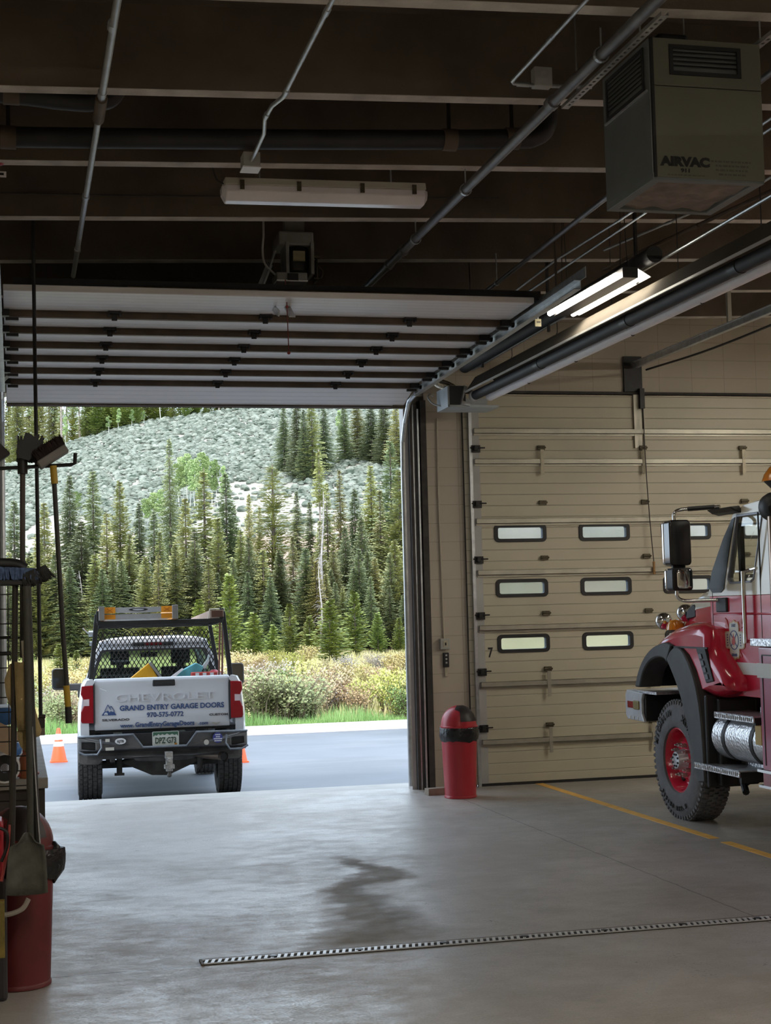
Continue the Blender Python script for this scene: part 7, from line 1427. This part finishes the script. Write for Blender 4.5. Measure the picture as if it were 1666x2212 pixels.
SHRUBS = [
('olive',5.04,15.95,-0.46,1.03), ('olive',5.45,16.05,-0.46,1.12), ('olive',5.82,16.17,-0.46,1.05), ('green',5.93,19.86,-0.48,1.05), ('tan',6.59,25.06,-0.51,1.07), ('lilac',7.63,30.17,-0.54,1.06), 
('rust',7.74,33.65,-0.56,1.06), ('yellow',6.61,19.28,-0.48,1.25), ('olive',6.19,16.49,-0.46,0.93), ('tan',6.77,18.41,-0.47,1.07), ('lilac',7.15,18.94,-0.48,0.81), ('rust',7.46,18.86,-0.48,0.81), 
('rust',7.39,17.03,-0.47,0.77), ('yellow',7.76,17.97,-0.47,0.83), ('yellow',8.05,16.04,-0.46,1.04), ('yellow',8.37,18.23,-0.48,1.02), ('gold',10.14,31.42,-0.55,0.88), ('gold',10.74,31.07,-0.55,0.81), 
('yellow',10.17,40.28,-0.6,1.04), ('gold',13.74,56.95,-0.69,1.01), ('tan',11.06,39.45,-0.59,0.77), ('lilac',12.74,43.17,-0.61,0.83), ('lilac',14.4,44.62,-0.62,0.85), ('gold',13.18,37.28,-0.58,1.0), 
('tan',14.71,47.64,-0.64,0.75), ('gold',15.82,46.34,-0.64,0.88), ('olive',0.79,17.18,-0.46,0.79), ('tan',1.08,20.41,-0.48,0.98), ('lilac',0.83,23.36,-0.49,0.76), ('gold',1.47,28.98,-0.52,1.0), 
('gold',1.02,35.7,-0.56,0.92), ('yellow',0.27,24.94,-0.5,1.09), ('tan',1.15,17.72,-0.46,0.75), ('olive',-0.07,19.46,-0.47,1.05), ('rust',10.43,27.84,-0.53,0.82), ('tan',8.69,26.2,-0.52,0.92), 
('olive',7.52,27.1,-0.52,0.93), ('yellow',11.36,51.55,-0.66,0.93), ('gold',10.65,52.34,-0.66,0.84), ('tan',5.2,19.42,-0.48,1.19), ('olive',4.54,16.27,-0.46,1.19), ('gold',8.35,42.17,-0.6,1.15), 
('rust',7.89,24.13,-0.51,0.87), ('pale',7.67,17.78,-0.47,0.53), ('tan',9.39,22.94,-0.5,0.85), ('green',8.14,15.61,-0.46,0.8), ('gold',5.16,26.23,-0.51,1.03), ('tan',4.56,26.59,-0.52,1.03), 
('olive',3.97,27.14,-0.52,1.04), ('gold',3.8,33.37,-0.55,1.04), ('tan',2.74,28.06,-0.52,1.06), ('gold',2.78,42.49,-0.6,1.05), ('olive',8.67,15.27,-0.46,0.99), ('gold',10.04,17.83,-0.48,0.97), 
('tan',10.12,15.95,-0.47,1.02), ('yellow',10.2,14.28,-0.46,0.97), ('olive',11.17,15.28,-0.46,1.01), ('gold',12.19,16.27,-0.47,1.04), ('tan',12.2,14.62,-0.46,0.99), ('yellow',12.72,14.08,-0.46,0.98), 
('olive',13.3,13.73,-0.46,0.98), ('gold',13.79,13.41,-0.46,0.97), 
]
# ================================================================== OUTDOORS
AXF = Vector((0.2361, 0.9717)); AXR = Vector((0.9717, -0.2361))      # down the view, and across it
def interp(x, xs, ys):
    if x <= xs[0]: return ys[0]
    for i in range(len(xs) - 1):
        if x <= xs[i + 1]: return ys[i] + (ys[i + 1] - ys[i]) * (x - xs[i]) / (xs[i + 1] - xs[i])
    return ys[-1]
def terrain(X, Y):
    d = X * AXF.x + (Y + 16.4) * AXF.y; u = X * AXR.x + (Y + 16.4) * AXR.y
    z = -0.45 - (d - 31) * 0.0055 if d < 95 else -0.80
    if d > 95:
        s = interp(u / d, (-.33, -.25, -.20, -.16, -.10, 0, .25), (.185, .2025, .2325, .251, .263, .275, .30))
        k = min(d, 215) - 95
        z += s * k * min(1, k / 14) ** .5
        if d > 215: z -= .05 * (d - 215)
    return z
def from_view(u, d): return (u * AXR.x + d * AXF.x, -16.4 + u * AXR.y + d * AXF.y)

def ground_material():
    m = bpy.data.materials.new('meadow and hill soil'); m.use_nodes = True
    n, l, s, b, g = pos_nodes(m); P = g.outputs['Position']; X, Y, Z = s.outputs
    a = noise(n, l, P, 0.35, 6); f = noise(n, l, P, 2.2, 6, 0.7)
    mead = mix(n, l, remap(n, l, a, 0.35, 0.65), (0.30, 0.29, 0.10), (0.44, 0.37, 0.22))
    mead = mix(n, l, remap(n, l, f, 0.45, 0.7, 0, 0.6), mead, (0.20, 0.23, 0.08))
    hill = mix(n, l, remap(n, l, f, 0.35, 0.65), (0.24, 0.225, 0.185), (0.34, 0.305, 0.26))
    bare = mix(n, l, remap(n, l, f, 0.35, 0.65), (0.47, 0.315, 0.25), (0.39, 0.26, 0.20))
    wz = mth(n, l, 'ADD', Z, mth(n, l, 'MULTIPLY', mth(n, l, 'SUBTRACT', noise(n, l, P, 0.08, 5), 0.5), 9.0))
    rr = remap(n, l, X, 12, 22)                      # the cut bank lies on the right half of the slope
    bm = mth(n, l, 'MULTIPLY', remap(n, l, wz, 8.5, 10.0, 1, 0), mth(n, l, 'ADD', mth(n, l, 'MULTIPLY', rr, 0.7), 0.3))
    hill = mix(n, l, bm, hill, bare)
    c = mix(n, l, remap(n, l, Z, -0.6, 0.6), mead, hill)
    grn = remap(n, l, mth(n, l, 'ADD', mth(n, l, 'MULTIPLY', X, AXF.x), mth(n, l, 'MULTIPLY', mth(n, l, 'ADD', Y, 16.4), AXF.y)), 213, 217)
    c = mix(n, l, grn, c, (0.16, 0.19, 0.06))
    l.new(c, b.inputs['Base Color']); b.inputs['Roughness'].default_value = 0.95
    return m
M['soil'] = ground_material()
b = MB(); rows = []
ds = [31.2, 34, 38, 44, 52, 62, 74, 86, 95, 98, 101, 105, 109, 114, 120, 128, 136, 146, 156, 166, 176, 186, 196, 206, 212, 215, 218, 225, 240, 262]
for d in ds:
    row = []
    for k in range(57):
        u = d * (-0.42 + 0.86 * k / 56); X, Y = from_view(u, d)
        if d < 45: Y = max(Y, 14.60)
        row.append(Vector((X, Y, terrain(X, Y))))
    rows.append(row)
b.loft(rows, close=False, cap=False)
o = b.build('hillside', M['soil'], smooth=True, angle=80); tag(o, 'meadow rising into a dry hillside with a pinkish cut bank', 'hill', kind='structure')
cu = MB(); cu.loft([[Vector((x, y, z)) for y, z in ((14.40, -0.55), (14.42, -0.36), (14.46, -0.34), (14.74, -0.34), (14.76, -0.6))] for x in (-30, 0, 12, 60)])
struct(cu, 'curb', mat('pale concrete kerb', (0.58, 0.55, 0.52), 0.8, var=0.08, scale=2), 'pale concrete kerb along the far side of the driveway')
cu = MB(); cu.loft([[Vector((x, y, z)) for y, z in ((14.75, -0.37), (14.75, -0.6), (17.5, -0.6), (17.5, -0.45))] for x in (-30, 60)])
struct(cu, 'verge', M['soil'], 'grassy verge behind the kerb')

# ---- plants: kinds built once, then copied
def fmat(nm, a, b_, ov=0.25, sc=1.3):
    m = mat(nm, a, 0.75, col2=b_, scale=sc, objvar=ov, spec=0.25, detail=5); return m
M['bark'] = mat('grey brown bark', (0.14, 0.105, 0.085), 0.9, var=0.3, scale=6)
M['pinebark'] = mat('pale pine bark', (0.30, 0.24, 0.205), 0.9, var=0.25, scale=4)
M['aspenbark'] = mat('white aspen bark', (0.52, 0.51, 0.45), 0.8, var=0.12, scale=5)
M['deadwood'] = mat('silver dead wood', (0.40, 0.36, 0.34), 0.85, var=0.15, scale=4)
M['spr'] = fmat('spruce needles', (0.24, 0.265, 0.105), (0.47, 0.45, 0.20))
M['sprd'] = fmat('dark spruce needles', (0.15, 0.19, 0.10), (0.30, 0.33, 0.17))
M['sprb'] = fmat('bluish spruce needles', (0.055, 0.10, 0.075), (0.13, 0.19, 0.13), 0.05)
M['spry'] = fmat('yellowing spruce needles', (0.27, 0.24, 0.085), (0.38, 0.32, 0.13), 0.05)
M['young'] = fmat('young pine needles', (0.15, 0.21, 0.05), (0.31, 0.34, 0.10))
M['aspl'] = fmat('fresh aspen leaves', (0.24, 0.34, 0.12), (0.40, 0.48, 0.22), 0.12)
M['pinel'] = fmat('lodgepole needles', (0.12, 0.165, 0.075), (0.25, 0.29, 0.13))

def conifer(seed, H=10.0, R=2.1, base=0.04, step=0.15, nb=9, droop=0.38, tip=0.10, upturn=0.0, thin=0.0, shape=0.85):
    rnd = random.Random(seed); b = MB(); z = base * H
    while z < H * 0.985:
        q = (z - base * H) / (H * (1 - base)); r0 = R * (1 - q) ** shape + 0.05
        if q < 0.12: r0 *= 0.65 + q * 2.9
        for k in range(nb):
            if rnd.random() < thin: continue
            r = r0 * rnd.uniform(0.62, 1.15); az = rnd.uniform(0, 2 * math.pi); ca, sa = math.cos(az), math.sin(az)
            zz = z + rnd.uniform(-step / 2, step / 2); dr = droop * rnd.uniform(0.7, 1.3)
            def bp(t): return Vector((ca * r * t, sa * r * t, zz + (0.10 * (1 - q) - dr * t + (tip + upturn) * t * t * 2.0) * r))
            n = max(2, int(r / 0.20)); side = Vector((-sa, ca, 0))
            p0, p1 = bp(0.05), bp(1.0)
            b.add([p0 - side * 0.03, p0 + side * 0.03, p1], [(0, 1, 2)])
            for i in range(n):
                t = (i + 0.6) / n; p = bp(t); L_ = 0.34 * (1.05 - 0.55 * t) * (0.55 + 0.45 * min(1, r)) * rnd.uniform(0.7, 1.2)
                for s in (-1, 1):
                    d = (side * s + Vector((ca, sa, 0)) * 0.75 + Vector((0, 0, -0.28 + upturn * 0.6 + rnd.uniform(-0.15, 0.15)))).normalized() * L_
                    w = Vector((ca, sa, 0.25)) * (0.085 + 0.04 * rnd.random())
                    b.add([p, p + d * 0.55 - w, p + d, p + d * 0.5 + w], [(0, 1, 2, 3)])
        z += step * rnd.uniform(0.8, 1.2)
    b.add([Vector((-0.03, 0, H * 0.97)), Vector((0.03, 0, H * 0.97)), Vector((0, 0, H))], [(0, 1, 2)])
    return b
def trunk(H, r, top=0.02, seed=0, lean=0.0, curve=0.0):
    rnd = random.Random(seed); b = MB(); n = 6
    b.tube([Vector((lean * H * (i / n) + curve * math.sin(i * 1.1) * 0.1, curve * math.cos(i * 1.3) * 0.1, H * i / n)) for i in range(n + 1)], r, 7, r2=top)
    return b
def leafcloud(blobs, n, size, seed):
    rnd = random.Random(seed); b = MB()
    for i in range(n):
        c, rad = rnd.choice(blobs); v = Vector((rnd.gauss(0, 1), rnd.gauss(0, 1), rnd.gauss(0, 1))).normalized() * rnd.uniform(0.35, 1.0) ** 0.6
        p = Vector(c) + Vector((v.x * rad[0], v.y * rad[1], v.z * rad[2])); a = Vector((rnd.uniform(-1, 1), rnd.uniform(-1, 1), rnd.uniform(-1, 1))).normalized(); c_ = a.orthogonal().normalized(); s = size * rnd.uniform(0.6, 1.3)
        b.add([p - a * s, p + c_ * s * 0.7, p + a * s, p - c_ * s * 0.7], [(0, 1, 2, 3)])
    return b
def proto(parts):
    """parts: list of (name, MB, material) -> list of (name, mesh)"""
    out = []
    for nm, mb, m_ in parts:
        o = mb.build(nm, m_, None, origin=(0, 0, 0), fixn=False); out.append((nm, o.data)); bpy.data.objects.remove(o)
    return out
KIND = {}
for i, (m_, kw) in enumerate([('spr', {}), ('sprd', dict(R=2.35, droop=0.45)), ('spr', dict(R=1.7, thin=0.1, nb=8)), ('sprd', dict(R=2.0, step=0.14)), ('spr', dict(R=2.2, droop=0.25, upturn=0.12)), ('sprd', dict(R=1.9, base=0.10, thin=0.1))]):
    KIND['spruce%d' % i] = (10.0, proto([('trunk', trunk(10, 0.15, 0.015), M['bark']), ('crown', conifer(20 + i, **kw), M[m_])]))
KIND['open'] = (10.0, proto([('trunk', trunk(10, 0.16), M['bark']), ('crown', conifer(31, R=2.1, droop=0.10, upturn=0.40, thin=0.12, nb=8, step=0.26, shape=0.75, base=0.02), M['spr'])]))
KIND['yellow'] = (10.0, proto([('trunk', trunk(10, 0.15), M['bark']), ('crown', conifer(32, R=1.9), M['spry'])]))
KIND['bluish'] = (3.5, proto([('trunk', trunk(3.5, 0.07), M['bark']), ('crown', conifer(33, H=3.5, R=0.95, step=0.12, base=0.03), M['sprb'])]))
KIND['slender'] = (10.0, proto([('trunk', trunk(10, 0.13, 0.03), M['pinebark']), ('crown', conifer(34, R=0.85, base=0.62, nb=8, step=0.13), M['spr'])]))
for i in range(2): KIND['young%d' % i] = (3.4, proto([('trunk', trunk(3.4, 0.07), M['bark']), ('crown', conifer(40 + i, H=3.4, R=0.98, step=0.105, base=0.04, droop=0.12, upturn=0.22, nb=7), M['young'])]))
for i in range(3):
    rnd = random.Random(50 + i); bl = [((rnd.uniform(-0.5, 0.5), rnd.uniform(-0.5, 0.5), 4.6 + k * 0.62), (rnd.uniform(0.45, 0.9) * (1 - k * 0.06), rnd.uniform(0.45, 0.9), 0.55)) for k in range(9)]
    KIND['aspen%d' % i] = (10.0, proto([('trunk', trunk(9.6, 0.085, 0.02, i, 0.02 * (i - 1), 1.0), M['aspenbark']), ('crown', leafcloud(bl, 2400, 0.12, 60 + i), M['aspl'])]))
for i in range(3):
    rnd = random.Random(70 + i); tb = trunk(20, 0.19, 0.03, i, 0.006 * (i - 1)); cb = MB()
    for k in range(95):
        z = rnd.uniform(4.0, 20) if k % 3 else rnd.uniform(9, 20); az = rnd.uniform(0, 6.28); r = rnd.uniform(0.5, 1.5) * (1.15 - z / 24)
        p = Vector((math.cos(az) * r, math.sin(az) * r, z + r * 0.1)); tb.tube([(0, 0, z - 0.1), p], 0.022, 4, False, 0.008)
        for j in range(26):
            q = p * 1.0 + Vector((rnd.gauss(0, 0.30), rnd.gauss(0, 0.30), rnd.gauss(0, 0.22))); d = Vector((rnd.uniform(-1, 1), rnd.uniform(-1, 1), rnd.uniform(-0.3, 1))).normalized(); s = d.orthogonal().normalized() * 0.06
            cb.add([q, q + d * 0.16 + s, q + d * 0.32, q + d * 0.16 - s], [(0, 1, 2, 3)])
    KIND['ridgepine%d' % i] = (20.0, proto([('trunk', tb, M['pinebark']), ('crown', cb, M['pinel'])]))
for i in range(2):
    rnd = random.Random(80 + i); tb = trunk(8, 0.11, 0.02, i, 0.05 * (i * 2 - 1), 1.2); rb = MB()
    for k in range(70):
        z = rnd.uniform(1.0, 7.6); az = rnd.uniform(0, 6.28); r = rnd.uniform(0.4, 1.2) * (1.1 - z / 9); x0 = 0.05 * (i * 2 - 1) * z
        rb.tube([(x0, 0, z), (x0 + math.cos(az) * r * 0.6, math.sin(az) * r * 0.6, z + 0.1), (x0 + math.cos(az) * r, math.sin(az) * r, z - 0.15 * r)], 0.016, 4, False, 0.006)
    KIND['snag%d' % i] = (8.0, proto([('trunk', tb, M['deadwood']), ('dead_branches', rb, M['deadwood'])]))
LABELS = {
 'spruce': ('spruce', ['dense green spruce in the tree belt left of the pickup', 'dense green spruce in the tree belt behind the pickup', 'dense green spruce in the tree belt right of the pickup', 'spruce standing outside beyond the tan door']),
 'young': ('young_pine', ['bright young pine at the meadow edge left of the pickup', 'bright young pine just behind the pickup roof', 'bright young pine at the meadow edge right of the pickup', 'young pine outside']),
 'hillspruce': ('spruce', ['', '', 'dark spruce in the clump high on the bare hillside', 'dark spruce in the clump high on the bare hillside']),
 'aspen': ('aspen', ['pale green aspen on the lower hillside at the left', 'pale green aspen with white trunk between the spruces below the sage slope', 'pale green aspen high on the hill at the right', '']),
 'ridgepine': ('pine', ['tall bare trunked pine on the ridge at the far upper left', 'tall bare trunked pine on the ridge above the sage slope', '', '']),
 'ridgeaspen': ('aspen', ['light green aspen under the ridge pines at the far left', 'light green aspen on the ridge above the sage slope', '', '']),
 'ridgespruce': ('spruce', ['green conifer among the ridge pines at the far upper left', 'green conifer on the ridge above the sage slope', '', '']),
 'ridgeyoung': ('young_pine', ['young pine at the ridge edge far left', 'young bright pine at the ridge edge above the sage slope', '', '']),
 'snag': ('dead_tree', ['silvery dead tree left of the pickup', 'silvery leaning dead tree above the pickup', 'silvery dead tree right of the pickup', '']),
}
UNIQUE = {'open': 'open branched spruce with upswept limbs against the pinkish bank', 'yellow': 'yellowing spruce in the middle of the belt right of the pickup', 'bluish': 'small dark bluish spruce low at the meadow edge right of the pickup', 'slender': 'slender tree with a long bare trunk and a tuft of crown'}
CNT = {}
for kind, X, Y, Z, H, wid in TREES:
    if H < 1.0: continue
    k = kind
    if kind in ('spruce', 'hillspruce'):
        CNT['s'] = CNT.get('s', 0) + 1; k = 'spruce%d' % ((CNT['s'] * 5 + CNT['s'] // 6) % 6)
        if kind == 'hillspruce': k = 'spruce%d' % (1, 3, 0)[CNT['s'] % 3]
    elif kind in ('young', 'ridgeyoung'): CNT['y'] = CNT.get('y', 0) + 1; k = 'young%d' % (CNT['y'] % 2)
    elif kind in ('aspen', 'ridgeaspen'): CNT['a'] = CNT.get('a', 0) + 1; k = 'aspen%d' % (CNT['a'] % 3)
    elif kind == 'ridgespruce': CNT['s'] = CNT.get('s', 0) + 1; k = 'spruce%d' % (0, 2, 4)[CNT['s'] % 3]
    elif kind == 'ridgepine': CNT['r'] = CNT.get('r', 0) + 1; k = 'ridgepine%d' % (CNT['r'] % 3)
    elif kind == 'snag': CNT['n'] = CNT.get('n', 0) + 1; k = 'snag%d' % (CNT['n'] % 2)
    h0, parts = KIND[k]
    d = X * AXF.x + (Y + 16.4) * AXF.y; u = X * AXR.x + (Y + 16.4) * AXR.y; side = 0 if u / d < -0.20 else 1 if u / d < -0.09 else 2 if u / d < 0.03 else 3
    if kind in UNIQUE: t = thing('spruce', (X, Y, Z - 0.1), UNIQUE[kind], 'tree')
    else:
        nm, lb = LABELS[kind]; lab = lb[side] or [x for x in lb if x][0]
        t = thing(nm, (X, Y, Z - 0.1), lab, 'tree', lab)
    s = H / h0; sw = s * wid * (1.08 if kind in ('spruce', 'hillspruce') else 1.0)
    if kind in ('aspen', 'ridgeaspen'): sw = max(sw, 0.45) * 1.0
    t.scale = (sw, sw, s); t.rotation_euler = (0, 0, random.uniform(0, 6.28))
    for nm, me in parts:
        o = bpy.data.objects.new(nm, me); COL.objects.link(o); o.parent = t

# ---- sage on the slope: nobody could count it
b = MB(); rnd = random.Random(9)
vs, fs = [], []
for i in range(19000):
    d = 112 + 104 * rnd.random() ** 0.85; u = d * rnd.uniform(-0.30, 0.10); X, Y = from_view(u, d); Z = terrain(X, Y)
    if Z < 9.5 + 3 * math.sin(X * 0.35) + (3 if X > 14 else 0) and rnd.random() < 0.86: continue
    r = rnd.uniform(0.16, 0.44); h = r * rnd.uniform(0.9, 1.3); o = len(vs)
    vs.append(Vector((X, Y, Z + h)))
    for rr, zz in ((0.72, 0.75), (1.0, 0.28), (0.70, -0.15)):
        for k in range(6):
            a = k * math.pi / 3 + rr; q = rr * r * rnd.uniform(0.72, 1.25); vs.append(Vector((X + q * math.cos(a) * 1.25, Y + q * math.sin(a), Z + h * zz * rnd.uniform(0.8, 1.15))))
    for k in range(6):
        fs.append((o, o + 1 + k, o + 1 + (k + 1) % 6))
        for j in (0, 1): fs.append((o + 1 + j * 6 + k, o + 1 + (j + 1) * 6 + k, o + 1 + (j + 1) * 6 + (k + 1) % 6, o + 1 + j * 6 + (k + 1) % 6))
b.add(vs, fs)
o = b.build('sagebrush', mat('sage leaves', (0.035, 0.052, 0.033), 0.9, col2=(0.30, 0.315, 0.26), scale=0.9, detail=6, spec=0.2), fixn=False)  # dark end of the colour stands for shadow among the bushes
tag(o, 'grey green sagebrush covering the open hillside', 'sagebrush', kind='stuff')

# ---- shrubs of the wet meadow
SM = {'olive': ((0.20, 0.235, 0.10), (0.34, 0.36, 0.18)), 'green': ((0.17, 0.27, 0.09), (0.28, 0.38, 0.14)), 'tan': ((0.36, 0.30, 0.17), (0.50, 0.42, 0.27)), 'lilac': ((0.31, 0.28, 0.27), (0.45, 0.41, 0.39)),
      'rust': ((0.33, 0.21, 0.12), (0.46, 0.33, 0.20)), 'yellow': ((0.36, 0.37, 0.09), (0.52, 0.50, 0.17)), 'gold': ((0.44, 0.36, 0.13), (0.56, 0.48, 0.24)), 'pale': ((0.56, 0.49, 0.38), (0.66, 0.60, 0.48))}
ADJ = {'olive': 'olive green willow bush', 'green': 'fresh green bush', 'tan': 'tan brushy willow', 'lilac': 'bare greyish lilac bush', 'rust': 'rusty brown bush', 'yellow': 'yellow green bush', 'gold': 'golden bush', 'pale': 'pale straw coloured grass clump'}
M['stem'] = mat('shrub stems', (0.20, 0.155, 0.11), 0.85, var=0.3, scale=5)
SK = {}
for i, k in enumerate(SM):
    rnd = random.Random(100 + i); sb_, lb_ = MB(), MB()
    for j in range(46):
        az = rnd.uniform(0, 6.28); sp = rnd.uniform(0.05, 0.62); h = rnd.uniform(0.65, 1.05); e = Vector((math.cos(az) * sp, math.sin(az) * sp, h)); m_ = Vector((e.x * 0.35, e.y * 0.35, h * 0.55))
        sb_.tube([(0.12 * math.cos(az), 0.12 * math.sin(az), 0), m_, e], 0.011, 3, False, 0.004)
        n = 42 if k not in ('lilac', 'rust') else 26
        for q in range(n):
            t = rnd.uniform(0.22, 1.02); p = (m_ * (t / 0.55) if t < 0.55 else m_.lerp(e, (t - 0.55) / 0.45)) + Vector((rnd.gauss(0, 0.05), rnd.gauss(0, 0.05), rnd.gauss(0, 0.03)))
            d = Vector((rnd.uniform(-1, 1), rnd.uniform(-1, 1), rnd.uniform(-0.2, 1.4))).normalized() * rnd.uniform(0.04, 0.075); s = d.orthogonal().normalized() * (0.014 if k in ('pale', 'lilac') else 0.022)
            lb_.add([p, p + d * 0.5 + s, p + d, p + d * 0.5 - s], [(0, 1, 2, 3)])
    SK[k] = proto([('stems', sb_, M['stem']), ('foliage', lb_, fmat(k + ' shrub leaves', *SM[k], 0.18, 3.0))])
for kind, X, Y, Z, H in SHRUBS:
    d = X * AXF.x + (Y + 16.4) * AXF.y; u = X * AXR.x + (Y + 16.4) * AXR.y; wh = 'left of the pickup' if u / d < -0.19 else 'behind the pickup' if u / d < -0.10 else 'right of the pickup' if u / d < 0.02 else 'outside the tan door'
    lab = '%s in the meadow %s, %s' % (ADJ[kind], wh, 'near the kerb' if d < 37 else 'further back')
    t = thing('shrub', (X, Y, Z - 0.03), lab, 'bush', lab)
    w = H * random.uniform(1.0, 1.35); t.scale = (w, w, H); t.rotation_euler = (0, 0, random.uniform(0, 6.28))
    for nm, me in SK[kind]:
        o = bpy.data.objects.new(nm, me); COL.objects.link(o); o.parent = t
# ---- grass: verge blades and meadow tufts
rnd = random.Random(21); b = MB(); c = MB()
for i in range(15000):
    X = rnd.uniform(-4, 15); Y = 14.78 + rnd.random() ** 1.5 * 1.7; cl = 0.55 + 0.45 * math.sin(X * 2.1 + 1.3 * math.sin(X * 0.9)); h = rnd.uniform(0.10, 0.30) * (0.6 + cl); a = rnd.uniform(0, 3.14); w = Vector((math.cos(a), math.sin(a), 0)) * 0.009
    p = Vector((X, Y, -0.43)); d = Vector((rnd.uniform(-0.1, 0.1), rnd.uniform(-0.1, 0.1), h)); b.add([p - w, p + w, p + d], [(0, 1, 2)])
o = b.build('verge_grass', mat('fresh green grass', (0.13, 0.26, 0.07), 0.8, col2=(0.26, 0.40, 0.14), scale=1.2, spec=0.2), fixn=False); tag(o, 'fresh green grass along the kerb', 'grass', kind='stuff')
for i in range(26000):
    d = 33 + 62 * rnd.random(); u = d * rnd.uniform(-0.28, 0.24); X, Y = from_view(u, d)
    if Y < 15.4: continue
    h = rnd.uniform(0.15, 0.5); a = rnd.uniform(0, 3.14); w = Vector((math.cos(a), math.sin(a), 0)) * rnd.uniform(0.02, 0.05); p = Vector((X, Y, terrain(X, Y) - 0.02)); dd = Vector((rnd.uniform(-0.2, 0.2), rnd.uniform(-0.2, 0.2), h)); c.add([p - w, p + w, p + dd], [(0, 1, 2)])
o = c.build('meadow_grass', mat('dry meadow grass', (0.32, 0.32, 0.11), 0.85, col2=(0.55, 0.46, 0.26), scale=0.5, spec=0.2), fixn=False); tag(o, 'dry yellow meadow grass between the bushes', 'grass', kind='stuff')
